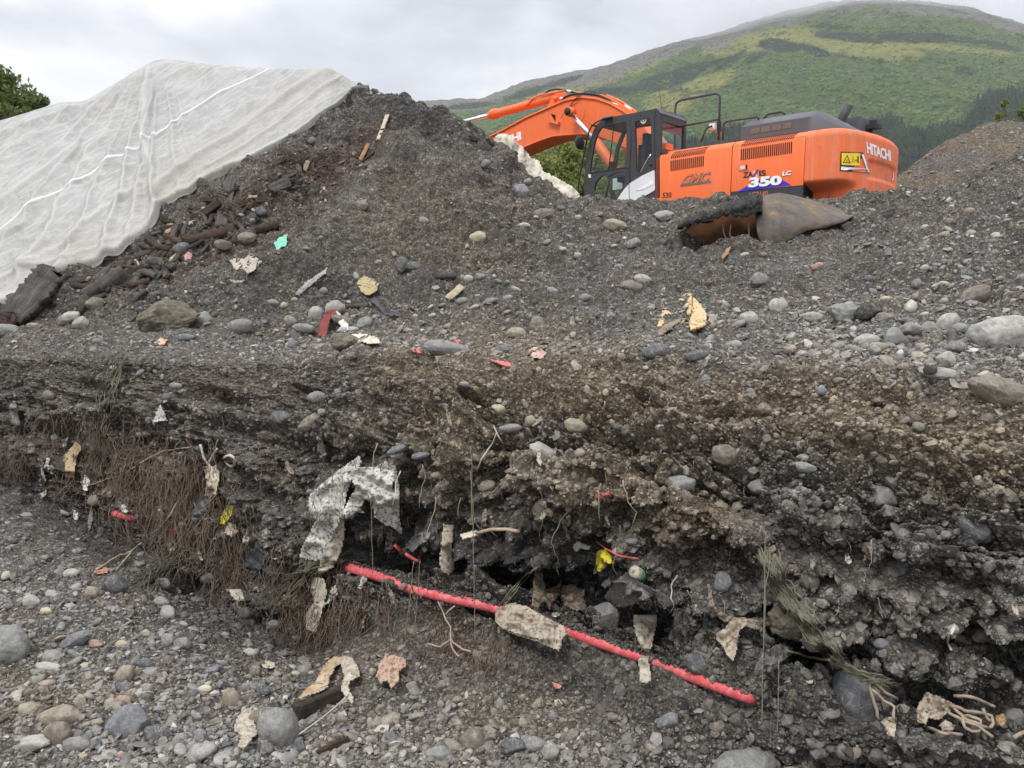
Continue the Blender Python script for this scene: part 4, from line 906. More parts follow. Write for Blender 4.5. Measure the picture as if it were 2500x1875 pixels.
letter('HITACHI', z4([(1643, 325), (1933, 432), (1940, 560), (1656, 462)]), M_LW, on_cw, .007, .035, 0, .92)
decal('warning_sticker', [z4([(1338, 443), (1606, 452), (1686, 702), (1326, 676)])], M_LB, on_cw, .004, 3)
decal('warning_sticker', [z4([(1348, 459), (1570, 466), (1562, 612), (1346, 602)])], M_YEL, on_cw, .009, 3)
decal('reflector', [z4([(1342, 624), (1640, 648), (1580, 474), (1606, 478), (1676, 692), (1338, 664)])], M_LW, on_cw, .014, 3)
def ring_tri(pts, k):
    c = np.mean(pts, 0); inn = [c + (np.array(p) - c) * k for p in pts]; return [[pts[i], pts[(i+1) % 3], inn[(i+1) % 3], inn[i]] for i in range(3)]
decal('warning_sign', ring_tri(z4([(1412, 480), (1452, 582), (1360, 578)]), .72) + [z4([(1408, 530), (1414, 548), (1408, 562), (1402, 548)]), z4([(1532, 500), (1548, 500), (1548, 580), (1534, 580)]), z4([(1505, 546), (1530, 541), (1530, 551), (1505, 552)]), z4([(1478, 500), (1482, 500), (1482, 575), (1478, 575)])], M_LB, on_cw, .013, 1)
decal('reflector', [z4([(1944, 780), (1966, 786), (1972, 720), (1968, 640), (1964, 690), (1962, 760)])], M_LW, on_cw, .008, 2)
P47 = on_plane(1.474)
letter('ZA', z3([(742, 760), (816, 751), (818, 798), (738, 806)]), M_LB, P47, 0, .04); letter('IS', z3([(862, 746), (915, 740), (917, 786), (864, 792)]), M_LB, P47, 0, .04)
decal('decal', [z3([(812, 755), (828, 748), (858, 796), (834, 797)])], M_YEL, on_plane(1.477), 0)
decal('decal', [z3([(845, 742), (861, 733), (830, 797), (808, 800)])], M_BLU, on_plane(1.480), 0)
decal('decal', [z3([(693, 911), (785, 858), (905, 820), (1045, 819), (1112, 860)])], M_BLU, P47, 0)
letter('350', z3([(797, 806), (1047, 788), (1043, 864), (783, 888)]), M_LB, on_plane(1.476), 0, .06); letter('350', z3([(790, 800), (1040, 782), (1038, 856), (778, 880)]), M_LW, on_plane(1.479), 0, .055)
letter('LC', z3([(1050, 756), (1116, 748), (1112, 784), (1044, 793)]), M_LB, on_plane(1.476), 0, .045); letter('LC', z3([(1047, 753), (1112, 745), (1110, 781), (1041, 789)]), M_LW, on_plane(1.479), 0, .045)
letter('530', z3([(119, 918), (188, 913), (187, 955), (117, 961)]), M_LB, P47, 0, .02)
letter('HE2140', z3([(790, 915), (930, 902), (928, 945), (787, 960)]), M_LO, on_plane(1.466), 0, .012, 0, 1.15)
letter('GMC', z3([(292, 776), (492, 754), (492, 836), (256, 866)]), M_LG, P47, 0, .07, .25, .95); letter('GMC', z3([(292, 778), (480, 758), (478, 826), (264, 852)]), M_LO, on_plane(1.477), 0, .012, .25, 1.0)
decal('decal', [z3([(258, 852), (494, 826), (490, 842), (256, 872)])], M_LG, on_plane(1.4755), 0)
plate('latch', lp(z3([(712, 702), (775, 698), (778, 745), (710, 752)]), 1.47), 1.471, 1.480, M_OR); plate('latch', lp(z3([(720, 712), (758, 708), (758, 736), (720, 740)]), 1.47), 1.481, 1.487, M_CHR); plate('latch', lp(z3([(762, 704), (772, 702), (774, 738), (764, 741)]), 1.47), 1.481, 1.485, M_HOLE)
# --- engine cover
M_MESHW = simple_mat("dusty_mesh", (.16, .13, .10), .9, 0, .5, 60)
def lid():
    yL, yR = 1.0, -1.0; a = lp(z3([(722, 500), (727, 415), (1243, 330), (1238, 430)]), yL); x0, x1 = a[0, 0], a[2, 0]; zc = (a[1, 1] + a[2, 1]) / 2; zt = zc + .13
    xr = lp(z3([(1500, 385)]), yL)[0, 0]; bm = bmesh.new()
    ring = lambda x, i, z: [(x, yL - i, z), (x, yR + i, z)]
    st = [(x0, 0, ZT - .02), (x0, 0, zc), (x0 - .09, .16, zt), (x1 + .05, .16, zt), (xr + .35, .2, zc - .02 + .06), (xr, .12, ZT - .02)]
    # side profile as stations along the roof, cross-section trapezium
    pts = [(x0, [(yL, ZT - .02), (yL, zc), (yL - .05, zc + .02), (yR + .05, zc + .02), (yR, zc), (yR, ZT - .02)]),
           (x0 - .10, [(yL, ZT - .02), (yL, zc), (yL - .17, zt), (yR + .17, zt), (yR, zc), (yR, ZT - .02)]),
           (x1, [(yL, ZT - .02), (yL, zc), (yL - .17, zt), (yR + .17, zt), (yR, zc), (yR, ZT - .02)]),
           (x1 - .12, [(yL, ZT - .02), (yL - .01, zc - .01), (yL - .17, zt - .01), (yR + .17, zt - .01), (yR, zc), (yR, ZT - .02)]),
           (xr, [(yL - .35, ZT - .02), (yL - .36, ZT + .03), (yL - .5, ZT + .12), (yR + .4, ZT + .12), (yR + .3, ZT + .03), (yR + .3, ZT - .02)])]
    R_ = [[bm.verts.new((x, y, z)) for y, z in c] for x, c in pts]
    for A, B in zip(R_[:-1], R_[1:]):
        for i in range(5): bm.faces.new((A[i], A[i+1], B[i+1], B[i]))
    bm.faces.new(R_[0]); bm.faces.new(R_[-1][::-1]); o = bm_obj('engine_cover', bm, M_DK2, xc, bevel=.012, smooth=True)
    for qd in ([(806, 425), (872, 414), (866, 458), (800, 466)], [(885, 412), (952, 401), (946, 444), (879, 454)], [(966, 398), (1035, 387), (1029, 432), (960, 442)], [(1048, 383), (1118, 373), (1110, 417), (1042, 427)]):
        plate('mesh_window', lp(z3(qd), yL), yL + .002, yL + .008, M_MESHW, o)
M_MESHW = simple_mat('dusty_mesh', (.16, .13, .10), .9, 0, .5, 60)
lid()
ex = lp(z3([(1500, 350), (1560, 240)]), -.2); np_obj('exhaust_pipe', *tube_V([(ex[0, 0] + .05, -.2, 2.25), (ex[0, 0], -.2, ex[0, 1]), (ex[1, 0], -.2, ex[1, 1])], .085, 16), mat=M_RAIL, parent=xc)
eb = lp(z3([(1525, 345), (1640, 420)]), -.5); box('rear_cover', eb[1, 0], eb[0, 0], -1.1, -.5, ZT - .02, eb[0, 1], M_DK2, bevel=.05)
kb = lp(z3([(1552, 400)]), .3)[0]; np_obj('filler_cap', *tube_V([(kb[0], .3, ZT - .03), (kb[0], .3, ZT + .05), (kb[0], .3, ZT + .09)], [.13, .12, .05], 20), mat=M_OR, parent=xc)
cm = lp(z3([(1720, 440), (1755, 380), (1740, 420)]), -.9); bm = bmesh.new(); bm_box(bm, cm[2, 0] - .14, cm[2, 0] + .10, -1.0, -.8, cm[2, 1] - .02, cm[2, 1] + .05); bm_box(bm, cm[1, 0] - .04, cm[1, 0] + .08, -.95, -.85, cm[2, 1] + .0, cm[1, 1] + .05); bm_box(bm, cm[2, 0] - .0, cm[2, 0] + .06, -.93, -.87, ZT - .05, cm[2, 1]); bm_obj('rear_camera', bm, M_BLK, xc, bevel=.015)
# --- handrails
pipe('handrail', [on(z3([(216, 575), (215, 300), (222, 225), (262, 203), (535, 152), (562, 170), (552, 515)]), .75)], .023, M_RAIL, r=.1)
pipe('handrail', [on(z3([(224, 412), (550, 352)]), .75)], .02, M_RAIL)
pipe('handrail', [on(z3([(583, 515), (590, 385), (618, 367), (850, 333), (864, 352)]), .9)], .02, M_RAIL, r=.1); pipe('handrail', [on(z3([(415, 530), (455, 418), (500, 404)]), .9)], .02, M_RAIL, r=.08)
pipe('handrail', [on(z3([(900, 345), (932, 310), (1040, 293), (1064, 315)]), .4)], .02, M_RAIL, r=.08)
wl_ = lp(z3([(490, 390), (533, 430)]), .80); lampo = box('work_lamp', wl_[1, 0], wl_[0, 0], .76, .86, wl_[1, 1], wl_[0, 1], M_WHT, bevel=.015); box('lamp_lens', wl_[1, 0] + .015, wl_[0, 0] - .015, .862, .868, wl_[1, 1] + .015, wl_[0, 1] - .015, M_LEN, lampo, bevel=0)
wb = lp(z3([(545, 370), (565, 440)]), .76); box('lamp_bracket', wb[1, 0], wb[0, 0], .73, .79, wb[1, 1], wb[0, 1], M_BLK, bevel=.01)
sb = lp(z3([(118, 520), (190, 585), (155, 560)]), 1.0); box('side_lamp', sb[1, 0] + .15, sb[0, 0], .95, 1.12, sb[2, 1] - .02, sb[0, 1], M_LEN, bevel=.02); box('lamp_housing', sb[1, 0], sb[0, 0] - .02, .95, 1.2, sb[1, 1] - .02, sb[2, 1] + .03, M_OR, bevel=.02)
# --- cab
yL, yR = 1.47, .47
cab = bpy.data.objects.new('cab', None); link(cab, xc)
side = rounded(lp(z5([(200, 1400), (148, 1290), (146, 1120), (168, 800), (215, 540), (270, 375), (312, 295), (400, 232), (530, 190), (765, 160), (1128, 78), (1160, 140), (1165, 700), (1170, 1292), (430, 1412)]), yL), .03, 2)
h1 = rounded(lp(z5([(216, 948), (245, 750), (280, 560), (330, 405), (385, 330), (720, 256), (706, 866)]), yL), .05); h2 = rounded(lp(z5([(832, 255), (1042, 208), (1056, 690), (985, 800), (920, 935), (885, 962), (845, 940)]), yL), .04)
h3 = rounded(lp(z5([(276, 1195), (300, 1075), (385, 985), (470, 1000), (560, 950), (690, 940), (692, 1090), (560, 1335), (440, 1345), (372, 1225)]), yL), .05)
P_s = lambda L: [(x, z) for x, z in L]
fr = plate('cab_frame', side, yL - .05, yL, M_DK, cab, [h1, h2, h3]); 
side_r = [(x, z) for x, z in side]; _c0 = (np.min(side_r, 0) + np.max(side_r, 0)) / 2; big = [tuple(_c0 + (np.array(p) - _c0) * .97) for p in side_r]; pipe('cab_frame', [[(x, yR + .03, z) for x, z in big] + [(big[0][0], yR + .03, big[0][1])]], .045, M_DK, cab, 6, .01)
for nm, h in (('side_window', h1), ('side_window', h2), ('door_window', h3)): plate(nm, h, yL - .030, yL - .024, M_GLS, cab)
box('side_window', side_r[0][0] * 0 + min(p[0] for p in big) + .1, max(p[0] for p in big) - .45, yR + .02, yR + .026, min(p[1] for p in big) + .1, max(p[1] for p in big) - .25, M_GLS, cab, 0)
# cross members: roof, front pillars, rear frame, floor
sa = np.array(lp(z5([(200, 1400), (146, 1120), (215, 540), (312, 295), (400, 232), (530, 190), (1128, 78), (1165, 140), (1165, 700), (1170, 1292)]), yL))
bm = bmesh.new(); rf = [sa[3], sa[4], sa[5], sa[6], sa[7]]
lo = [(x, z - .05) for x, z in rf][::-1]; bm_plate(bm, [(x, z) for x, z in rf] + lo, yR, yL - .002); roofo = bm_obj('roof', bm, M_DK2, cab, bevel=.01)
plate('roof_vent', [(sa[5][0] - .1, sa[5][1] + .03), (sa[5][0] - .9, sa[6][1] + .005 - .02), (sa[5][0] - .9, sa[6][1] + .02), (sa[5][0] - .15, sa[5][1] + .06)], yR + .15, yL - .25, M_DK, cab, bevel=.01)
xr_, zrt, zrb = sa[7][0], sa[7][1], sa[9][1]
bm = bmesh.new(); bm_box(bm, xr_ - .0, xr_ + .06, yR, yR + .08, zrb, zrt); bm_box(bm, xr_, xr_ + .06, yL - .12, yL - .004, zrb, zrt); bm_box(bm, xr_, xr_ + .055, yR, yL - .06, zrt - .14, zrt - .002); bm_box(bm, xr_, xr_ + .055, yR, yL - .06, zrb, 2.30); bm_obj('rear_frame', bm, M_DK, cab)
box('rear_window', xr_ + .02, xr_ + .026, yR + .08, yL - .12, 2.30, zrt - .14, M_GLS, cab, bevel=0); box('sun_blind', xr_ + .04, xr_ + .05, yR + .1, yL - .14, zrt - .30, zrt - .14, simple_mat('red_blind', (.22, .03, .025), .7), cab, bevel=0)
bm = bmesh.new(); fp = [sa[0], sa[1], sa[2], sa[3]]
for y0, y1 in ((yR, yR + .06), (yL - .06, yL - .003)): bm_plate(bm, [tuple(p) for p in fp] + [(p[0] - .07, p[1]) for p in fp[::-1]], y0, y1)
bm_obj('front_frame', bm, M_DK, cab)
plate('windscreen', [(p[0] - .02, p[1]) for p in fp] + [(p[0] - .026, p[1]) for p in fp[::-1]], yR + .06, yL - .06, M_GLS, cab)
box('cab_floor', xr_, sa[0][0] - .03, yR, yL - .05, sa[0][1] - .05, sa[0][1] + .06, M_DK, cab)
pan = rounded(lp(z5([(572, 1352), (640, 1240), (700, 1160), (765, 1092), (930, 990), (1098, 912), (1104, 1185), (1060, 1212), (880, 1312), (760, 1335)]), yL), .03)
plate('white_panel', pan, yL + .002, yL + .014, M_WHT, cab, bevel=.004)
plate('white_panel', rounded(lp(z5([(850, 1195), (950, 1130), (1060, 1050), (1085, 1060), (1080, 1110), (960, 1170)]), yL), .02), yL + .015, yL + .022, M_LW, cab, bevel=.003)
bm = bmesh.new(); sl = lp(z5([(752, 1090), (758, 1335), (764, 1335), (760, 1090)]), yL); bm_plate(bm, sl, yL + .0145, yL + .0165); bm_obj('panel_seam', bm, M_LB, cab)
for pts_, w in ((z5([(765, 160), (775, 600), (758, 900), (700, 880)]), .008), (z5([(200, 962), (705, 880), (762, 915), (762, 1090)]), .008), (z5([(1130, 85), (1095, 160), (1100, 700), (1105, 912)]), .007)): pipe('door_seam', [on(pts_, yL + .002)], w, M_BLK, cab, 6)
pipe('window_trim', [on(z5([(1048, 700), (985, 790), (930, 905), (895, 955)]), yL + .002)], .012, M_CHR, cab, 6); pipe('window_bar', [on(z5([(547, 300), (478, 900)]), yL - .03)], .012, M_BLK, cab, 6)
decal('sticker', [z5([(900, 205), (985, 200), (985, 245), (965, 275), (940, 290), (912, 270), (900, 240)])], M_LW, on_plane(yL - .015), 0, parent=cab); decal('sticker', [z5([(910, 222), (976, 217), (972, 250), (942, 276), (914, 252)])], M_LB, on_plane(yL - .012), 0, parent=cab); decal('sticker', [z5([(925, 236), (962, 232), (960, 240), (927, 244)]), z5([(930, 250), (958, 247), (945, 262)])], M_LW, on_plane(yL - .010), 0, parent=cab)
decal('sticker', [z5([(200, 968), (236, 975), (234, 1020), (205, 1015)])], M_LW, on_plane(yL + .003), 0, parent=cab)
hl = lp(z5([(290, 1315), (1045, 838)]), yL); hd = np_obj('door_handle', *tube_V([(hl[0, 0], yL, hl[0, 1]), (hl[0, 0], yL + .02, hl[0, 1])], [.085, .075], 20), mat=M_BLK, parent=cab); np_obj('door_handle', *tube_V([(hl[0, 0], yL + .02, hl[0, 1] + .05), (hl[0, 0], yL + .035, hl[0, 1] - .05)], .018, 8), mat=M_DK2, parent=cab); np_obj('keyhole', *tube_V([(hl[1, 0], yL, hl[1, 1]), (hl[1, 0], yL + .015, hl[1, 1])], .03, 16), mat=M_BLK, parent=cab)
bl_ = lp(z5([(222, 1362)]), yL)[0]; np_obj('bolt', *tube_V([(bl_[0], yL, bl_[1]), (bl_[0], yL + .02, bl_[1])], .022, 12), mat=M_CHR, parent=cab)
pipe('grab_rail', [on(z5([(520, 198), (400, 225), (290, 275), (225, 350), (185, 480), (130, 760), (85, 1000), (64, 1130), (70, 1230)]), yL + .10)], .016, M_BLK, cab, 8, .12); pipe('rail_bracket', [on(z5([(240, 305), (300, 320)]), yL + .06)], .02, M_BLK, cab); pipe('rail_bracket', [on(z5([(400, 225), (520, 200)]), yL + .05)], .03, M_BLK, cab)
mr = lp(z5([(70, 640), (70, 440), (125, 440), (115, 560)]), yL + .1); mc = lp(z5([(93, 545)]), yL + .1)[0]
bm = bmesh.new(); bmesh.ops.create_uvsphere(bm, u_segments=18, v_segments=10, radius=1); 
for v_ in bm.verts: v_.co = Vector((mc[0] + v_.co.x * .055, yL + .12 + v_.co.y * .15, mc[1] + v_.co.z * .145))
mir = bm_obj('mirror', bm, M_BLK, cab, True); pipe('mirror_arm', [on(z5([(100, 480), (160, 470), (165, 500)]), yL + .12)], .012, M_BLK, cab)
pipe('antenna', [on([(1615, 264), (1609, 216)], 1.0)], .005, M_BLK, cab, 5)
zf = sa[0][1] + .06; sx = lp(z5([(1000, 500)]), .97)[0, 0]
box('seat_cushion', sx + .05, sx + .58, .72, 1.2, zf + .42, zf + .56, M_SEAT, cab, .05); box('seat_base', sx + .15, sx + .5, .8, 1.12, zf, zf + .42, M_BLK, cab, .02); box('backrest', sx - .08, sx + .08, .74, 1.18, zf + .55, zf + 1.12, M_SEAT, cab, .06); box('headrest', sx - .06, sx + .05, .86, 1.08, zf + 1.14, zf + 1.36, M_SEAT, cab, .05)
box('armrest_console', sx + .2, sx + .75, .58, .70, zf + .5, zf + .68, M_DK2, cab, .03); box('armrest_console', sx + .2, sx + .75, 1.22, 1.32, zf + .5, zf + .68, M_DK2, cab, .03); pipe('joystick', [[(sx + .7, .64, zf + .68), (sx + .72, .64, zf + .85)]], .02, M_BLK, cab); box('monitor', sx + 1.05, sx + 1.1, .58, .78, zf + .75, zf + .95, M_BLK, cab, .01)
wp = lp(z5([(600, 1080)]), .9)[0]; box('manual_box', wp[0] - .16, wp[0] + .1, .85, .95, wp[1] - .16, wp[1] + .15, M_WHT, cab, .02); pipe('control_lever', [[(wp[0] + .35, .9, zf), (wp[0] + .22, .9, zf + .62)]], .015, M_BLK, cab); pipe('control_lever', [[(wp[0] + .42, .8, zf), (wp[0] + .28, .8, zf + .62)]], .015, M_BLK, cab)
# --- boom
yb0, yb1 = .12, -.50
up_ = z2([(560, 598), (700, 530), (900, 420), (1060, 350), (1200, 287), (1330, 262), (1450, 275), (1550, 310), (1640, 360), (1700, 400), (1790, 480), (1860, 590), (1920, 720), (1950, 850)]); lw_ = z2([(1860, 900), (1800, 800), (1700, 690), (1560, 620), (1440, 580), (1330, 570), (1200, 577), (1100, 588), (1000, 622), (880, 672), (700, 757), (560, 830)])
tipd = np.array([-.42 * 70 * 3.4, .20 * 70 * 3.4]); up0 = [(up_[0][0] - 190, up_[0][1] + 100), (up_[0][0] - 215, up_[0][1] + 128)]; lw1 = [(lw_[-1][0] - 180, lw_[-1][1] + 70)]
out = lp(up0[::-1][:1] + up0[:1] + up_ + lw_ + lw1, yb0); boom = plate('boom', out, yb1, yb0, M_OR, bevel=.02)
def offs(pts, d):
    pts = np.array(pts, float); t_ = np.gradient(pts, axis=0); t_ /= np.linalg.norm(t_, axis=1, keepdims=True); return pts + np.stack([-t_[:, 1], t_[:, 0]], -1) * d
fl = lp(up_[:-3], yb0); flange = pipe('boom_flange', [np.stack([fl[:, 0], np.full(len(fl), yb0 + .02), fl[:, 1] - .05], -1)], .022, M_OR, boom, 6)
fl2 = lp(lw_[4:], yb0); pipe('boom_flange', [np.stack([fl2[:, 0], np.full(len(fl2), yb0 + .005), fl2[:, 1] + .03], -1)], .022, M_OR, boom, 6)
bc = lp(z2([(1290, 400)]), yb0)[0]; ringp = np.array([(bc[0] + .24 * math.cos(a), yb0 + .002, bc[1] + .24 * math.sin(a)) for a in np.linspace(0, 2 * math.pi, 40)]); np_obj('boss_ring', *tube_V(ringp, .008, 6), mat=M_OR, parent=boom)
lq = z2([(566, 640), (856, 538), (862, 602), (572, 706)]); letter('HITACHI', lq, M_LW, on_plane(yb0 + .004), 0, .035, 0, .92)
tri = lp(z2([(1090, 405), (1125, 412), (1128, 468)]), yb0); plate('lamp_pocket', tri, yb0 + .002, yb0 + .01, M_HOLE, boom); tri = lp(z2([(1078, 462), (1165, 470), (1162, 492), (1110, 478)]), yb0); plate('boom_lamp', tri, yb0 + .002, yb0 + .10, M_ORW, boom)
# boom cylinders either side
for ypl, nm in ((.42, 'left'), (-.80, 'right')):
    if ypl > 0: a, b, c, d = on(z2([(1240, 390), (1390, 572), (1440, 625), (1600, 850)]), ypl)
    else:
        q4 = on(z2([(1240, 390), (1390, 572), (1440, 625), (1600, 850)]), .42); a, b, c, d = [x + np.array([0, -1.22, 0]) for x in q4]
    cy_ = np_obj('boom_cylinder', *tube_V([c - (c - b) * .25, c, d, d + (d - c) * .35], [.10, .115, .115, .115], 20), mat=M_OR, parent=xc); np_obj('rod', *tube_V([a, c], .055, 16), mat=M_CHR, parent=cy_)
    np_obj('rod_end', *tube_V([a + np.array([0, -.10, 0]), a + np.array([0, .09, 0])], .105, 20), mat=M_OR, parent=cy_); np_obj('pin', *tube_V([a + np.array([0, .09, 0]), a + np.array([0, .12, 0])], .085, 16), mat=M_BLK, parent=cy_)
# arm cylinder above the boom, its rod, lugs, hoses
a, b, c, d = on(z2([(230, 512), (420, 463), (640, 410), (1150, 272)]), -.19); ac = np_obj('arm_cylinder', *tube_V([c - (d - c) * .05, c, c + (d - c) * .06, c + (d - c) * .08, d], [.095, .135, .135, .105, .105], 20), mat=M_OR, parent=xc); np_obj('rod', *tube_V([a, c], .055, 16), mat=M_CHR, parent=ac)
pipe('cylinder_pipe', [on(z2([(905, 345), (942, 292), (1000, 262), (1190, 225)]), -.08)], .025, M_OR, ac, 8)
lug = lp(z2([(1060, 350), (1100, 262), (1140, 238), (1190, 242), (1240, 282), (1200, 300)]), -.05); plate('cylinder_lug', lug, -.30, -.27, M_OR, boom); plate('cylinder_lug', lug, -.09, -.06, M_OR, boom)
ep = on(z2([(1130, 285)]), -.06)[0]; np_obj('pin', *tube_V([ep, ep + np.array([0, .05, 0])], .06, 16), mat=M_OR, parent=boom)
pipe('hose', [on(z2([(1030, 258), (1080, 221), (1150, 212), (1215, 228), (1290, 245)]), -.12)], .022, M_BLK, boom, 8, .15); pipe('hose', [on(z2([(1170, 292), (1240, 256), (1350, 246), (1450, 258), (1530, 292), (1590, 330)]), .02)], .03, M_BLK, boom, 8, .2); pipe('hose', [on(z2([(1450, 246), (1540, 275), (1640, 320), (1690, 360)]), -.3)], .03, M_BLK, boom, 8, .2)
pipe('hose', [on(z2([(1230, 385), (1265, 300), (1330, 240), (1400, 224), (1435, 245)]), yb0 + .06)], .009, M_BLK, boom, 6, .15); pipe('hose', [on(z2([(1165, 440), (1215, 360), (1290, 285), (1330, 262)]), yb0 + .05)], .006, M_BLK, boom, 6, .15)
for pf_, yf_ in (([(1155, 295), (1185, 282)], .02), ([(1210, 226), (1245, 236)], -.12), ([(1565, 318), (1605, 345)], .02), ([(1660, 340), (1710, 378)], -.2)): pipe('hose_fitting', [on(z2(pf_), yf_)], .036, M_CHR, boom, 8)
for pf_, yf_ in (([(1230, 238), (1340, 245), (1480, 262)], -.28), ([(1480, 262), (1600, 320), (1700, 380), (1760, 430)], -.05), ([(1520, 262), (1640, 316), (1730, 378), (1790, 440)], -.25)): pipe('oil_pipe', [on(z2(pf_), yf_)], .03, M_OR, boom, 8)
# ------------------------------------------------------------------ everything lying on or sticking out of the ground
def rag_mat(name, c0, c1, dirt, amt=.5, scale=14, rough=.8, trans=.0):
    t = NT(name); v = t.coord(); n = t.noise(v, scale, 5, .65); n2 = t.noise(v, scale * 2.6, 5, .65)
    c = t.mix(t.ramp(n, [(.35, 0), (.65, 1)]), c0, c1); c = t.mix(t.ramp(n2, [(.62 - amt * .3, 0), (.70 - amt * .22, 1)]), c, dirt)
    return t.fin(c, rough, t.bump(n2, .25, .004), Specular_IOR_Level=.3)
SOILC = (.10, .085, .065)
M_PLA = rag_mat('dirty_white_plastic', (.60, .59, .55), (.42, .40, .35), (.14, .13, .105), .45, 20, .5)
M_PAP = rag_mat('stained_paper', (.33, .265, .20), (.50, .44, .35), (.14, .10, .07), .35, 18)
M_PAL = rag_mat('pale_rag', (.48, .44, .36), (.36, .31, .24), (.15, .12, .09), .3, 22)
M_GRYR = rag_mat('grey_rag', (.13, .13, .125), (.24, .235, .22), (.06, .055, .05), .4, 22, .55)
M_BRNR = rag_mat('brown_rag', (.20, .155, .115), (.30, .245, .19), (.08, .06, .045), .45, 18)
M_REDP = rag_mat('red_paint_dirty', (.66, .085, .09), (.70, .20, .19), (.35, .06, .055), .12, 26, .6)
M_REDT = simple_mat('red_metal_strip', (.17, .02, .015), .55, 0, .3, 12); M_YELR = rag_mat('yellow_plastic', (.72, .64, .04), (.62, .50, .05), (.12, .10, .04), .3, 26, .5)
M_GRN = rag_mat('green_glass', (.16, .50, .36), (.26, .60, .45), (.12, .18, .12), .22, 14, .4); M_SHEET = rag_mat('pale_sheet', (.66, .62, .54), (.52, .46, .36), (.30, .24, .16), .25, 5, .75)
def wood_mat(name, a, b):
    t = NT(name); v = t.attr('gr', False); n = t.noise(v, 1.0, 6, .7); n2 = t.noise(t.coord(), 8, 4, .6); c = t.ramp(n, [(.3, a), (.5, tuple((x + y) / 2 for x, y in zip(a, b))), (.7, b)]); c = t.mix(1.0, c, t.ramp(n2, [(.3, .6), (.7, 1.35)]), 'MULTIPLY')
    return t.fin(c, .8, t.bump(n, .9, .012), Specular_IOR_Level=.3)
M_WOODD = simple_mat('dark_wet_wood', (.060, .045, .036), .7, 0, .45, 9, .7); M_WOODG = simple_mat('grey_weathered_wood', (.085, .078, .072), .75, 0, .4, 10, .8)
M_WOODR = simple_mat('reddish_wood', (.085, .05, .036), .75, 0, .5, 10, .7); M_WOODD = wood_mat('dark_wet_wood', (.016, .013, .011), (.075, .058, .046)); M_WOODG = wood_mat('weathered_wood', (.028, .025, .023), (.13, .118, .105)); M_WOODR = wood_mat('reddish_wood', (.024, .015, .012), (.10, .06, .044))
M_WOODP = simple_mat('pale_split_wood', (.38, .31, .22), .8, 0, .3, 12, .4); M_WOODO = simple_mat('orange_split_wood', (.30, .165, .08), .8, 0, .4, 12, .4)
M_ROOT = simple_mat('root_fibre', (.165, .12, .09), .9, 0, .45, 20); M_ROOTP = simple_mat('pale_root', (.34, .27, .20), .85, 0, .3, 20); M_STR = simple_mat('old_string', (.20, .185, .13), .9, 0, .35, 30); M_STRG = simple_mat('greenish_cord', (.12, .112, .075), .9, 0, .4, 25)
M_CLOD = simple_mat('soil_clod', (.155, .135, .10), .95, 0, .45, 14, .9); M_BLKS = simple_mat('black_clotted_soil', (.03, .028, .026), .9, 0, .5, 16, .9)
def mat_rust():
    t = NT('rusty_steel'); v = t.coord(); n = t.noise(v, 5.5, 8, .72, .0); n2 = t.noise(v, 22, 5, .65)
    c = t.ramp(n, [(.34, (.07, .064, .058)), (.50, (.13, .11, .09)), (.57, (.17, .115, .065)), (.61, (.36, .22, .06)), (.66, (.14, .065, .03)), (.74, (.12, .105, .09))]); c = t.mix(t.ramp(n2, [(.5, 0), (.7, .6)]), c, (.11, .10, .09))
    return t.fin(c, .8, t.bump(n2, .6, .012), Specular_IOR_Level=.3)
M_RUST = mat_rust(); M_RUSTI = simple_mat('inner_rust', (.14, .058, .025), .9, 0, .5, 8, .4)
M_SHELL = rag_mat('cream_enamel', (.58, .48, .28), (.62, .40, .18), (.20, .11, .05), .38, 12, .6)

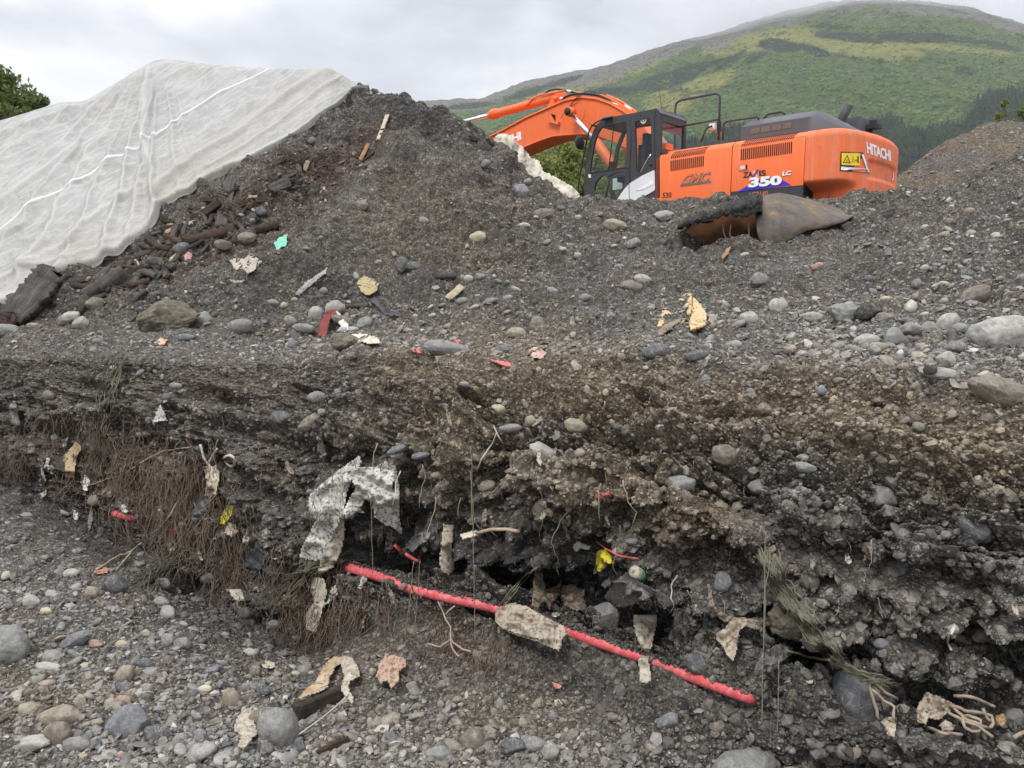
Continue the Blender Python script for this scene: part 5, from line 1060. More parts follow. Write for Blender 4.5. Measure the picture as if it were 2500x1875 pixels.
def inside(poly, u, v):
    poly = np.array(poly, float); r = np.zeros(len(u), bool); j = len(poly) - 1
    for i in range(len(poly)):
        (xi, yi), (xj, yj) = poly[i], poly[j]; c = ((yi > v) != (yj > v)) & (u < (xj - xi) * (v - yi) / (yj - yi + 1e-12) + xi); r ^= c; j = i
    return r
def ydep(u, v): return hit(u, v)[0][1]
def rag(name, poly, mat, label=None, cat=None, amp=.02, off=.02, step=3.0, seed=1, y=None, bulge=0.0, thick=.003, parent=None, group=None, tilt=0.0, fold=1.0, rough_edge=1.2):
    poly = np.array(poly, float); lo, hi = poly.min(0) - 2, poly.max(0) + 2; us = np.arange(lo[0], hi[0] + step, step); vs = np.arange(lo[1], hi[1] + step, step)
    Ug, Vg = np.meshgrid(us, vs); u, v = Ug.ravel(), Vg.ravel(); size = max(hi - lo)
    if y is None:
        pts = [(a, b) for a, b in poly[::max(1, len(poly) // 8)]] + [tuple(poly.mean(0))]; A = np.array([[1, a, b] for a, b in pts]); B = np.array([ydep(a, b) for a, b in pts])
        co = np.linalg.lstsq(A + 0, B, rcond=None)[0]; pl = co[0] + co[1] * u + co[2] * v; m = B.mean(); pl = np.clip(pl, B.min() - .05, B.max() + .02) - off
        gy = []; 
        for k in range(0, len(u)): gy.append(0)
        # coarse samples of the ground depth
        cs = max(step, size / 14); cu = np.arange(lo[0], hi[0] + cs, cs); cv = np.arange(lo[1], hi[1] + cs, cs); Gy = np.array([[ydep(a, b) for a in cu] for b in cv])
        fu = np.clip((u - lo[0]) / cs, 0, len(cu) - 1.001); fv = np.clip((v - lo[1]) / cs, 0, len(cv) - 1.001); iu, iv = fu.astype(int), fv.astype(int); iu1 = np.minimum(iu + 1, len(cu) - 1); iv1 = np.minimum(iv + 1, len(cv) - 1); du, dv = fu - iu, fv - iv
        g = Gy[iv, iu] * (1-du)*(1-dv) + Gy[iv, iu1] * du*(1-dv) + Gy[iv1, iu] * (1-du)*dv + Gy[iv1, iu1] * du*dv
        Y = np.minimum(pl, g - off)
    else: Y = np.full(len(u), float(y)) + tilt * (hi[1] - v) / (hi[1] - lo[1] + 1e-6)
    amp = amp * .5; q = np.stack([u / size * 3, v / size * 3, 0 * u + seed * 7.1], -1)
    an_ = seed * 1.3; qa = np.stack([(q[:, 0] * math.cos(an_) + q[:, 1] * math.sin(an_)) * 1.6, (-q[:, 0] * math.sin(an_) + q[:, 1] * math.cos(an_)) * .5, q[:, 2]], -1)
    d = .7 * fbm(q, .8 * fold, 1, .5, seed) + .6 * fbm(qa, 1.3 * fold, 2, .45, seed + 5., ridged=True) + .14 * fbm(q, 3.2 * fold, 2, .45, seed + 9., ridged=True)
    cxn = (u - (lo[0] + hi[0]) / 2) / (hi[0] - lo[0]) * 2; Y = Y - amp * (d + .5) - bulge * (1 - cxn ** 2)
    P_ = at(u, v, Y); quads = grid_quads(len(vs), len(us)); cen = (u[quads].mean(1), v[quads].mean(1)); ns = fbm(np.stack([cen[0] / 9, cen[1] / 9, cen[0] * 0 + seed], -1), 1, 2, .5, 1.) * rough_edge * 2; ns2 = fbm(np.stack([cen[0] / 9, cen[1] / 9, cen[0] * 0 + seed + 30], -1), 1, 2, .5, 1.) * rough_edge * 2
    q = quads[inside(poly, cen[0] + ns, cen[1] + ns2)]
    if not len(q): q = quads
    used = np.unique(q); mp_ = -np.ones(len(u), int); mp_[used] = np.arange(len(used)); V = P_[used]; q = mp_[q]
    o = np.array(parent.location) if parent is not None else V.mean(0)
    ob = np_obj(name, V - o, q, mat=mat, parent=parent); 
    if parent is None: ob.location = o.tolist()
    md = ob.modifiers.new('thickness', 'SOLIDIFY'); md.thickness = thick; md.offset = 0
    if label: tag(ob, label, cat, group)
    return ob
def spath(pts, n=None, off=.03, wig=2.0, seed=0, y=None, drop=None):
    pts = np.array(pts, float); d = np.concatenate([[0], np.cumsum(np.linalg.norm(np.diff(pts, axis=0), axis=1))]); n = n or max(5, int(d[-1] / 9)); t = np.linspace(0, d[-1], n)
    u = np.interp(t, d, pts[:, 0]); v = np.interp(t, d, pts[:, 1]); r = np.random.default_rng(seed + int(pts[0, 0]))
    u = u + fbm(np.stack([t / 25, 0 * t + r.random() * 50, 0 * t], -1), 1, 2, .5) * wig * 2; v = v + fbm(np.stack([t / 25, 0 * t + r.random() * 50, 0 * t], -1), 1, 2, .5) * wig * 2
    if y is None:
        Y = np.array([ydep(a, b) for a, b in zip(u, v)])
        for _ in range(3): Y[1:-1] = np.minimum(Y[1:-1], (Y[:-2] + Y[2:]) / 2)
        Y = Y - off
    elif drop == 'min': Y = np.full(n, min(ydep(a, b) for a, b in zip(u[::3], v[::3])) - off)
    else: Y = np.full(n, float(y)) if np.isscalar(y) else np.interp(np.linspace(0, 1, n), np.linspace(0, 1, len(y)), y)
    return at(u, v, Y)
def strand(name, paths, rad, mat, label=None, cat=None, parent=None, sides=6, taper=False, group=None, **kw):
    L = []
    for i, p in enumerate(paths):
        P_ = spath(p, seed=i, **kw); L.append(tube_V(P_, np.linspace(rad, rad * .4, len(P_)) if taper else rad, sides))
    V, Q_, T_ = join_tubes(L); o = V.mean(0) if parent is None else np.array(parent.location); ob = np_obj(name, V - o, Q_, T_, mat, parent)
    if parent is None: ob.location = o.tolist()
    if label: tag(ob, label, cat, group)
    return ob
FWD = np.array([0, CP, -SP]); UPV = np.array([0, SP, CP]); RGT = np.array([1., 0, 0])
SCOL = {'grey': (.20, .20, .19), 'pale': (.32, .31, .28), 'dark': (.095, .097, .10), 'tan': (.26, .225, .165), 'blue': (.155, .16, .168), 'red': (.30, .18, .145), 'brown': (.17, .145, .115), 'cream': (.42, .37, .26), 'black': (.035, .034, .034), 'clod': (.15, .13, .095)}
LAND = []
def rock(u, v, w, h, an, col, ang, label, name='rock', group=None, sink=.25, sub=4, cat='rock', seed=None, mat=None, land=None, rough=.05, dz=.75):
    p, n = hit(u, v + h * .12); dep = p @ FWD - CAM_H * FWD[2]; dep = (p - np.array([0, 0, CAM_H])) @ FWD; s = dep / F_PX; seed = seed or int(u * 7 + v) % 9973
    V, Fc = rock_shape(sub, seed, ang, rough * (1 + ang)); c, sn = math.cos(math.radians(an)), math.sin(math.radians(an)); ax = RGT * c + UPV * sn; az = -RGT * sn + UPV * c
    r = np.array([w, min(w, h) * dz + .25 * abs(w - h), h]) * s * .5 * 1.06
    W_ = V[:, :1] * r[0] * ax + V[:, 1:2] * r[1] * FWD + V[:, 2:] * r[2] * az
    ctr = at(u, v, p[1]); ctr = ctr + n * 0 - FWD * (r[1] * (1 - 2 * sink)) * .8; base = W_[:, 2].min()
    ob = np_obj(name, W_, tris=Fc, mat=mat or M_STONE, attrs={'Col': np.tile(np.array(SCOL[col]) * np.random.default_rng(seed).uniform(.88, 1.12), (len(V), 1))}); ob.location = ctr.tolist(); tag(ob, label, cat, group)
    if land: LAND.append((u, v, land))
    return ob
exec_rocks = [  # u, v, width, height, tilt, colour, angularity, label, landmark words
 (26, 1580, 105, 112, 10, 'grey', .25, 'big smooth grey boulder cut by the left picture edge', 'big boulder at the left edge'),
 (318, 1765, 108, 92, 25, 'blue', .8, 'large broken blue grey rock among the lower left gravel', 'broken blue grey rock'),
 (390, 1790, 72, 44, -10, 'dark', .8, 'dark angular rock touching the broken blue grey rock on its right', None),
 (160, 1745, 110, 62, -10, 'tan', .6, 'large tan earthy rock at the lower left', 'large tan rock at lower left'),
 (146, 1790, 62, 62, 15, 'brown', .7, 'dark crusty lump propped against the large tan rock', None),
 (86, 1812, 78, 36, 5, 'pale', .5, 'pale speckled flat rock in the lower left corner', None),
 (190, 1815, 66, 38, 5, 'grey', .4, 'rounded grey rock below the dark crusty lump', None),
 (197, 1712, 34, 38, 0, 'tan', .7, 'small blocky tan stone above the large tan rock', None),
 (311, 1644, 50, 44, 0, 'tan', .5, 'yellowish tan stone stacked on top of two others', 'yellowish stacked stone'),
 (306, 1677, 44, 30, 0, 'dark', .6, 'square dark stone between the yellowish and the reddish stone', None),
 (302, 1713, 50, 36, 12, 'red', .3, 'reddish oval stone above the broken blue grey rock', 'reddish oval stone'),
 (360, 1683, 34, 34, 20, 'grey', .4, 'round grey stone right of the square dark stone', None),
 (684, 1783, 100, 122, 18, 'grey', .15, 'big smooth grey boulder leaning at the bottom below the wet plank', 'leaning smooth boulder'),
 (638, 1757, 52, 62, 0, 'brown', .2, 'smooth brown cobble tucked behind the leaning smooth boulder', None),
 (732, 1820, 38, 46, 0, 'dark', .7, 'dark chipped stone right of the leaning smooth boulder', None),
 (568, 1706, 44, 60, 20, 'tan', .3, 'upright pinkish tan cobble left of the leaning boulder', 'upright tan cobble'),
 (608, 1677, 46, 32, 10, 'grey', .5, 'grey flat cobble up and right of the upright tan cobble', None),
 (642, 1683, 42, 30, -10, 'dark', .6, 'slaty dark stone beside the grey flat cobble', None),
 (624, 1640, 34, 32, 30, 'brown', .3, 'small oval cobble above the grey flat cobble', None),
 (414, 1564, 34, 40, 20, 'grey', .3, 'oval grey cobble standing on end amid the left gravel', 'oval upright grey cobble'),
 (449, 1571, 48, 34, 8, 'grey', .5, 'flat grey stone touching the oval upright cobble', None),
 (298, 1572, 32, 20, 10, 'cream', .2, 'small yellowish cream pebble among the left gravel', None),
 (227, 1447, 34, 32, 0, 'tan', .3, 'round tan cobble on the left gravel slope', 'round tan cobble'),
 (286, 1430, 58, 60, 0, 'dark', .6, 'dark triangular slab under the left tangle of fibres', 'dark triangular slab'),
 (396, 1427, 50, 34, 15, 'grey', .3, 'grey flat cobble below the left tangle of fibres', None),
 (78, 1468, 44, 36, 0, 'pale', .5, 'pale cracked stone on the far left gravel', None),
 (113, 1492, 34, 26, 0, 'cream', .6, 'small cream angular stone near the far left gravel', None),
 (78, 1375, 26, 40, 15, 'brown', .3, 'upright brown cobble at the far left below the bank', None),
 (175, 1400, 44, 24, 10, 'pale', .3, 'pale long cobble on the left slope', None),
 (410, 1500, 38, 50, 0, 'pale', .6, 'pale pointed stone in the left gravel', None),
 (395, 1470, 44, 30, 0, 'grey', .4, 'pale grey stone above the pale pointed stone', None),
 (190, 1560, 74, 34, 22, 'blue', .7, 'long split slate block on the left gravel', 'split slate block'),
 (237, 1573, 34, 26, 0, 'red', .6, 'pinkish block right of the split slate block', None),
 (122, 1627, 62, 24, -8, 'pale', .2, 'long smooth pale cobble right of the big left boulder', None),
 (355, 1620, 50, 28, -5, 'dark', .5, 'dark glossy stone above the yellowish stacked stone', None),
 (2082, 1690, 132, 142, -20, 'dark', .12, 'huge smooth dark boulder bulging from under the right bank', 'huge dark boulder'),
 (1812, 1872, 160, 100, 10, 'grey', .2, 'large smooth pale grey boulder cut by the bottom edge', 'large boulder at the bottom edge'),
 (1632, 1758, 58, 44, 0, 'blue', .7, 'angular blue grey stone on the dark slope under the pipe', 'angular stone under the pipe'),
 (1749, 1775, 30, 26, 0, 'brown', .5, 'small brown stone right of the angular blue grey stone', None),
 (1155, 1805, 66, 60, 0, 'brown', .3, 'round brown boulder at the bottom centre', 'round brown boulder'),
 (1070, 1842, 76, 50, 0, 'grey', .4, 'broad grey boulder at the bottom centre left', None),
 (1250, 1818, 60, 46, 0, 'dark', .6, 'dark crumbly stone right of the round brown boulder', None),
 (1345, 1832, 44, 44, 0, 'pale', .6, 'pale blocky stone near the bottom centre', None),
 (1300, 1815, 70, 40, 0, 'grey', .4, 'grey rounded stone beside the pale blocky stone', None),
 (1220, 1718, 26, 32, 0, 'grey', .5, 'small upright grey stone under the hanging roots', None),
 (1350, 1748, 26, 22, 0, 'blue', .4, 'small blue grey stone on the dark slope', None),
 (1478, 1500, 74, 60, -20, 'grey', .6, 'chipped grey stone beneath the bent metal pan', None),
 (2470, 1752, 52, 56, 0, 'grey', .6, 'grey block at the lower right edge beside the tangled roots', 'grey block at the right edge'),
 (2210, 1870, 54, 30, 0, 'pale', .6, 'pale stone at the bottom edge right of the large boulder', None),
 (2440, 822, 190, 92, 4, 'pale', .3, 'largest pale flat boulder at the right edge of the ledge', 'largest pale boulder'),
 (2430, 955, 150, 70, -18, 'brown', .4, 'long brown boulder sticking out of the bank under the largest pale boulder', 'long brown boulder'),
 (2377, 828, 56, 70, 20, 'grey', .6, 'upright grey boulder left of the largest pale boulder', 'upright grey boulder'),
 (2310, 790, 54, 50, 0, 'pale', .4, 'rounded pale rock above the upright stick on the ledge', None),
 (2340, 803, 44, 26, 10, 'grey', .4, 'flat grey rock left of the upright grey boulder', None),
 (2182, 828, 60, 58, 20, 'grey', .7, 'pointed grey rock on the right ledge', 'pointed grey rock'),
 (2112, 838, 66, 44, 5, 'pale', .3, 'rounded pale grey rock left of the pointed grey rock', None),
 (2166, 848, 46, 24, -5, 'grey', .2, 'smooth oval cobble below the pointed grey rock', None),
 (2136, 858, 34, 30, 0, 'grey', .6, 'small wedge stone under the rounded pale grey rock', None),
 (2220, 805, 60, 34, 0, 'grey', .4, 'long grey rock behind the upright stick', None),
 (2265, 808, 50, 46, 0, 'grey', .4, 'rounded grey rock touching the top of the upright stick', None),
 (2120, 762, 70, 40, 12, 'black', .6, 'black wedge shaped rock on the right ledge', 'black wedge rock'),
 (2155, 778, 52, 30, 0, 'brown', .5, 'brown flat rock right of the black wedge shaped rock', None),
 (2060, 766, 74, 48, 0, 'grey', .6, 'large lumpy grey rock left of the black wedge shaped rock', None),
 (1990, 778, 58, 30, -10, 'pale', .4, 'pale flat rock left of the large lumpy grey rock', None),
 (2285, 913, 96, 34, -8, 'pale', .3, 'long flat pale rock in front of the upright stick', 'long flat pale rock'),
 (2306, 880, 44, 48, 0, 'pale', .5, 'pale speckled rock right of the upright stick', None),
 (2328, 848, 52, 30, 0, 'grey', .5, 'flat speckled rock above the pale speckled rock', None),
 (2352, 905, 56, 24, 15, 'dark', .3, 'long dark cobble left of the pale cream pebble', None),
 (2400, 915, 32, 18, 12, 'cream', .2, 'cream oval pebble at the edge of the right ledge', None),
 (2203, 895, 28, 18, 0, 'tan', .2, 'small tan pebble at the foot of the upright stick', None),
 (2370, 728, 90, 50, 30, 'brown', .5, 'large brown half buried rock on the right slope', 'half buried brown rock'),
 (1898, 752, 44, 46, 15, 'pale', .2, 'egg shaped pale cobble standing on the slope right of the rusty shell', 'egg shaped pale cobble'),
 (1852, 684, 40, 36, 10, 'grey', .3, 'round grey cobble half way up below the rusted scrap', 'round grey cobble below the scrap'),
 (1825, 780, 44, 40, -20, 'pale', .6, 'pale broken stone between the rusty shell and the egg shaped cobble', None),
 (1600, 860, 68, 38, 8, 'dark', .2, 'smooth dark oval boulder on the ledge under the rusty shell', 'dark oval boulder on the ledge'),
 (1700, 868, 56, 26, 12, 'dark', .3, 'dark flat stone right of the smooth dark oval boulder', None),
 (1793, 842, 36, 22, 0, 'pale', .3, 'small pale stone on the brown ledge edge', None),
 (1550, 703, 70, 30, -14, 'brown', .3, 'long brown cobble left above the rusty shell', 'long brown cobble'),
 (1568, 684, 44, 26, -20, 'pale', .3, 'pale cobble touching the long brown cobble', None),
 (1546, 496, 0, 0, 0, 'grey', .3, '', None),
 (1325, 527, 60, 32, 14, 'brown', .3, 'big rounded brown rock near the crest below the pale sheet', 'rounded brown rock near the crest'),
 (1278, 552, 34, 14, 5, 'pale', .3, 'flat pale stone left of the big rounded brown rock', None),
 (1500, 553, 58, 32, -12, 'tan', .5, 'tan lumpy rock below the cab of the excavator', 'tan lumpy rock'),
 (1619, 527, 48, 32, 5, 'pale', .6, 'pale pyramid shaped rock below the orange body', 'pyramid shaped rock'),
 (1548, 595, 40, 26, 10, 'grey', .5, 'grey rock below the tan lumpy rock', None),
 (1168, 581, 42, 30, 12, 'cream', .2, 'smooth cream cobble in the middle of the upper slope', 'smooth cream cobble'),
 (1275, 470, 46, 40, -20, 'blue', .8, 'large broken slate rock on the mound shoulder left of the pale sheet', 'broken slate rock'),
 (1287, 445, 22, 18, 30, 'grey', .3, 'small grey stone above the large broken slate rock', None),
 (1185, 400, 28, 20, 40, 'grey', .6, 'grey flat stone high on the mound under the boom', None),
 (885, 502, 32, 28, -30, 'brown', .7, 'brown angular rock alone on the smooth grey slope', 'angular rock on the smooth slope'),
 (762, 345, 18, 20, 0, 'brown', .2, 'small round stone high on the dark mound beside the tarp', None),
 (985, 647, 36, 42, 0, 'dark', .7, 'dark block pair left stone in the middle slope', None),
 (1008, 652, 40, 26, -10, 'dark', .5, 'dark flat stone topping the dark block in the middle slope', 'dark block pair'),
 (1090, 852, 110, 40, -10, 'grey', .25, 'long smooth boulder with pink paint on the ledge', 'long paint marked boulder'),
 (1225, 857, 46, 28, 0, 'dark', .3, 'black rounded stone right of the paint marked boulder', None),
 (1262, 815, 50, 30, 0, 'tan', .3, 'tan rounded stone on the slope foot right of the paint marked boulder', None),
 (1312, 795, 40, 46, 10, 'brown', .3, 'brown upright stone at the foot of the slope', 'brown upright stone'),
 (820, 755, 46, 40, 20, 'pale', .2, 'pale rounded stone behind the red bent strip', None),
 (775, 768, 40, 40, 40, 'pale', .2, 'pale cobble left of the red bent strip', 'pale cobble by the red strip'),
 (744, 802, 56, 24, -8, 'grey', .15, 'long grey cobble in front of the pale cobble', None),
 (710, 786, 30, 36, 30, 'grey', .2, 'grey upright cobble left of the long grey cobble', None),
 (840, 785, 60, 26, -20, 'brown', .2, 'smooth brown cobble under the white bent strip', None),
 (852, 807, 56, 20, 4, 'pale', .2, 'long pale cobble below the white bent strip', None),
 (893, 792, 40, 38, 0, 'grey', .6, 'blocky grey stone right of the white bent strip', None),
 (590, 798, 60, 40, 10, 'grey', .4, 'grey rounded rock right of the large earthy clod', 'grey rock right of the clod'),
 (495, 785, 58, 42, 20, 'grey', .6, 'grey angular rock touching the large earthy clod', None),
 (455, 825, 46, 22, 0, 'blue', .4, 'flat blue grey stone at the foot of the large earthy clod', None),
 (178, 775, 48, 30, 5, 'pale', .6, 'pale angular rock at the foot of the big plank', 'pale rock by the plank'),
 (160, 785, 42, 26, 0, 'brown', .6, 'brown split rock in front of the pale angular rock', None),
 (82, 797, 34, 20, 0, 'tan', .3, 'tan cobble under the lower end of the big plank', None),
 (236, 745, 52, 38, 10, 'clod', .7, 'knobbly grey lump in front of the log', None),
 (200, 790, 44, 30, 20, 'pale', .5, 'flat pale stone below the knobbly lump', None),
 (20, 808, 60, 34, 0, 'grey', .4, 'grey flat rock at the far left ledge edge', None),
 (604, 582, 44, 30, 10, 'brown', .2, 'brown rounded boulder at the foot of the wood debris', 'brown boulder by the wood'),
 (545, 600, 46, 26, 0, 'clod', .7, 'crumbly grey lump below the split log', None),
 (446, 607, 40, 28, 15, 'dark', .4, 'dark smooth rock at the lower edge of the wood debris', None),
 (640, 518, 34, 24, 0, 'dark', .5, 'dark grey rock amid the wood debris', None),
 (775, 970, 46, 30, 5, 'grey', .15, 'smooth oval stone embedded high in the bank face', 'oval stone high in the bank'),
 (764, 1030, 74, 34, 30, 'brown', .4, 'long brown stone set slanting in the bank face', 'slanting brown stone'),
 (690, 1020, 56, 34, -5, 'dark', .4, 'dark rounded stone left of the slanting brown stone', None),
 (985, 1092, 84, 22, 22, 'blue', .2, 'long blue grey stone jutting from the bank near the centre', 'long jutting stone'),
 (1027, 1112, 44, 16, 8, 'blue', .2, 'smaller blue grey stone under the long jutting one', None),
 (1325, 1105, 76, 40, -28, 'pale', .7, 'pale white grey rock jutting from the central bank', 'white grey rock in the bank'),
 (1406, 1040, 58, 34, -20, 'tan', .2, 'two toned orange tan stone in the brown bank', 'orange tan stone'),
 (1216, 1000, 36, 26, -10, 'cream', .2, 'cream stone set in the brown bank', 'cream stone in the bank'),
 (1245, 1045, 56, 20, 4, 'grey', .3, 'flat grey stone under the brown bank brow', None),
 (1188, 1186, 44, 28, 8, 'tan', .4, 'tan streaked stone in the central bank', None),
 (1065, 1160, 26, 18, 0, 'tan', .2, 'small tan stone right of the torn white plastic', None),
 (1968, 1118, 54, 22, -5, 'pale', .3, 'pale stone wedged above a flat grey one in the right bank', 'pale wedged stone'),
 (1960, 1140, 62, 24, -10, 'grey', .3, 'flat grey stone under the pale wedged stone', None),
 (1770, 1110, 80, 50, -10, 'brown', .6, 'smooth brown clay block in the right bank', 'smooth clay block'),
 (1662, 1180, 70, 40, 0, 'grey', .5, 'grey clay lump left of the smooth clay block', None),
 (1860, 1185, 70, 40, 10, 'grey', .5, 'grey block below the smooth clay block', None),
 (2150, 1215, 70, 60, 0, 'grey', .5, 'big grey stone in the right bank face', 'big grey stone in the right bank'),
 (2370, 1290, 90, 60, -40, 'dark', .3, 'slanting dark stone near the right edge of the bank', 'slanting dark stone'),
 (1763, 1420, 46, 52, 10, 'blue', .5, 'blue grey block above the hanging rags on the right', 'blue grey block'),
 (1978, 1415, 40, 40, 0, 'brown', .4, 'brown round stone right of the cord bundle', None),
 (2390, 1550, 40, 34, 0, 'brown', .3, 'round brown stone embedded low in the right bank', None),
 (2240, 1042, 28, 24, 0, 'grey', .3, 'small grey pebble in the brown right bank', None),
 (1930, 1880, 40, 24, 0, 'tan', .5, 'tan stone at the bottom edge right of the large boulder', None),
 (1700, 1618, 70, 50, -30, 'dark', .4, 'dark slanting rock right above the pipe', None),
 (350, 1060, 36, 20, 5, 'brown', .3, 'brown flat stone in the dark left hollow', None),
 (235, 1222, 40, 28, 10, 'brown', .3, 'brown stone left of the pink pipe end', None),
 (60, 1180, 0, 0, 0, 'dark', .3, '', None),
 (2350, 620, 0, 0, 0, 'dark', .3, '', None),
]
for (u, v, w, h, an, col, ag, lab, land) in exec_rocks:
    if w > 0: rock(u, v, w, h, an, col, ag, lab, 'boulder' if w > 90 else 'rock', land=land, sub=5 if w > 70 else 4)
rock(425, 778, 150, 84, 10, 'clod', .85, 'large brown earthy clod with ragged crust sitting on the ledge', 'soil_clod', cat='clod', sub=5, mat=M_CLOD, land='large earthy clod', rough=.12, sink=.1)
rock(845, 838, 84, 46, -8, 'clod', .8, 'smaller brown clod at the lip of the ledge below the white strip', 'soil_clod', cat='clod', sub=5, mat=M_CLOD, land='small clod at the lip', rough=.14, sink=.15)
# pink survey paint on the long boulder and the ledge
# ------------------------------------------------------------------ the red pipe
def dep_line(u): return 2.905 * 942.0 / (497 + (942 - 497) * (np.asarray(u, float) - 300) / 1530)   # level pipe running away to the left
pu = np.array([180, 300, 430, 600, 850, 930, 1000, 1090, 1183, 1290, 1391, 1570, 1700, 1830, 1870]); pv = np.array([1232, 1257, 1288, 1328, 1385, 1408, 1436, 1458, 1477, 1508, 1543, 1604, 1655, 1702, 1716])
uu = np.linspace(180, 1870, 220); vv = np.interp(uu, pu, pv)
for _ in range(6): vv[1:-1] = (vv[:-2] + vv[1:-1] + vv[2:]) / 3
base_y = np.minimum(np.array([ydep(a, b) for a, b in zip(uu, vv)]), 9)
vis_off = np.interp(uu, [180, 285, 330, 350, 425, 445, 470, 840, 900, 1050, 1183, 1200, 1330, 1400, 1800, 1840, 1870], [-.06, .03, .03, -.05, .012, .012, -.07, -.05, .012, .02, .03, .02, .02, .035, .03, .0, -.06])
# one straight-lying pipe: smooth depth just in front of the bank where the photo shows it
sm = base_y.copy()
for _ in range(60): sm[1:-1] = (sm[:-2] + sm[1:-1] + sm[2:]) / 3
Yp = np.minimum(sm, base_y + .02)
for _ in range(10): Yp[1:-1] = (Yp[:-2] + Yp[1:-1] + Yp[2:]) / 3
hid = np.interp(uu, [180, 275, 285, 330, 345, 420, 426, 446, 455, 838, 845, 1190, 1200, 1375, 1385, 1830, 1845, 1870], [.25, .25, 0, 0, .22, .22, 0, 0, .25, .22, 0, 0, .03, .03, 0, 0, .1, .2])
Yp = Yp - np.interp(uu, [180, 450, 600, 1870], [.09, .09, .03, .03]) + hid
for _ in range(2): Yp[1:-1] = (Yp[:-2] + Yp[1:-1] + Yp[2:]) / 3
PR = .0262
V, Q_, T_ = tube_V(at(uu, vv, Yp), PR * (Yp / 3.2) ** .25, 20)
t = NT('red_pipe_paint'); cv_ = t.coord(); n = t.noise(cv_, 30, 5, .7); n2 = t.noise(cv_, 160, 3, .6)
t.fin(t.mix(t.ramp(n2, [(.58, 0), (.7, .6)]), t.ramp(n, [(.3, (.50, .045, .055)), (.5, (.68, .115, .125)), (.72, (.66, .27, .26))]), (.22, .14, .12)), .6, t.bump(n2, .4, .003))
tag(np_obj('pipe', V, Q_, T_, t.m), 'long bright red pipe lying half buried along the foot of the bank', 'pipe')
LAND += [(1183, 1477, 'bend in the red pipe'), (1800, 1690, 'right end of the red pipe')]
# crumbs of soil over the pipe's upper side
def crumb_band():
    n = 5200; u = RNG.uniform(200, 1850, n); v = np.interp(u, pu, pv) - 13 * 3.2 / np.interp(u, uu, Yp) * 1.0 - RNG.random(n) ** 2 * 14 + 5; k = fbm(np.stack([u / 22, 0 * u, 0 * u], -1), 1, 3, .6, 4.); v += 7.0 * k + 1
    Y = np.interp(u, uu, Yp) - .006; p = at(u, v, Y + RNG.uniform(-.012, .025, n)); V, Fc = rock_shape(1, 8, .9); sz = RNG.uniform(.003, .010, n)[:, None] * RNG.uniform(.6, 1.3, (n, 3))
    W_ = V[None] * sz[:, None] + p[:, None]; col = np.array([.07, .066, .06]) * RNG.uniform(.5, 1.5, (n, 1))
    tag(np_obj('pipe_soil', W_.reshape(-1, 3), tris=(Fc[None] + (np.arange(n) * len(V))[:, None, None]).reshape(-1, 3), mat=M_CRUMB, attrs={'Col': np.repeat(col, len(V), 0)}), 'dark soil crumbs fallen along the top of the red pipe', 'soil', kind='stuff')
crumb_band()
strand('red_rod', [[(963, 1330), (978, 1346)], [(990, 1352), (1012, 1366), (1027, 1370)]], .010, M_REDP, 'short thin red rods poking from the bank above the red pipe', 'rod', off=.05, wig=0)
# ------------------------------------------------------------------ plastics, papers and rags
pl = rag('plastic_sheet', [(752, 1232), (757, 1205), (800, 1170), (845, 1135), (878, 1112), (884, 1128), (868, 1150), (850, 1170), (842, 1200), (820, 1240), (800, 1262), (770, 1268), (755, 1250)], M_PLA, 'torn dirty white plastic sheet hanging in folds from the middle of the bank', 'plastic sheet', .05, .05, 3.5, 3)
rag('fold', [(846, 1145), (868, 1150), (850, 1195), (836, 1260), (812, 1310), (790, 1360), (775, 1370), (730, 1362), (738, 1335), (762, 1290), (790, 1235), (812, 1180)], M_PLA, amp=.04, off=.09, step=3.5, seed=4, parent=pl, fold=.8)
rag('fold', [(812, 1300), (840, 1240), (842, 1300), (832, 1352), (812, 1385), (782, 1402), (776, 1395), (785, 1360)], M_PAL, amp=.035, off=.08, step=3.5, seed=5, parent=pl)
rag('fold', [(848, 1150), (880, 1140), (912, 1142), (944, 1125), (950, 1140), (966, 1135), (962, 1160), (958, 1190), (972, 1230), (975, 1268), (968, 1290), (940, 1282), (915, 1262), (910, 1230), (892, 1218), (880, 1240), (892, 1256), (870, 1250), (862, 1262), (845, 1266), (838, 1250), (858, 1210), (868, 1190)], M_PLA, amp=.06, off=.10, step=3.5, seed=6, parent=pl, fold=1.2)
rag('fold', [(962, 1135), (966, 1134), (975, 1200), (974, 1270), (982, 1300), (978, 1305), (964, 1290), (962, 1230)], M_PLA, amp=.02, off=.12, step=3, seed=7, parent=pl)
LAND.append((860, 1250, 'torn white plastic'))
rag('paper_strip', [(762, 1408), (790, 1412), (798, 1445), (790, 1480), (782, 1510), (770, 1545), (748, 1538), (746, 1500), (768, 1470), (758, 1440)], M_PAL, 'dangling pale paper strip below the torn white plastic', 'paper', .03, .06, 3, 8)
rag('paper_strip', [(1082, 1280), (1108, 1280), (1106, 1320), (1102, 1345), (1110, 1390), (1098, 1404), (1078, 1392), (1072, 1370), (1078, 1330)], M_PAP, 'curled tan paper strip hanging left of the twin strings', 'paper', .03, .06, 3, 9, bulge=.02)
rag('plastic_scrap', [(990, 1335), (1005, 1310), (1030, 1298), (1052, 1300), (1048, 1318), (1025, 1330), (1005, 1348)], M_GRYR, 'crumpled grey plastic scrap above the red rods', 'scrap', .04, .05, 3, 10, fold=1.5)
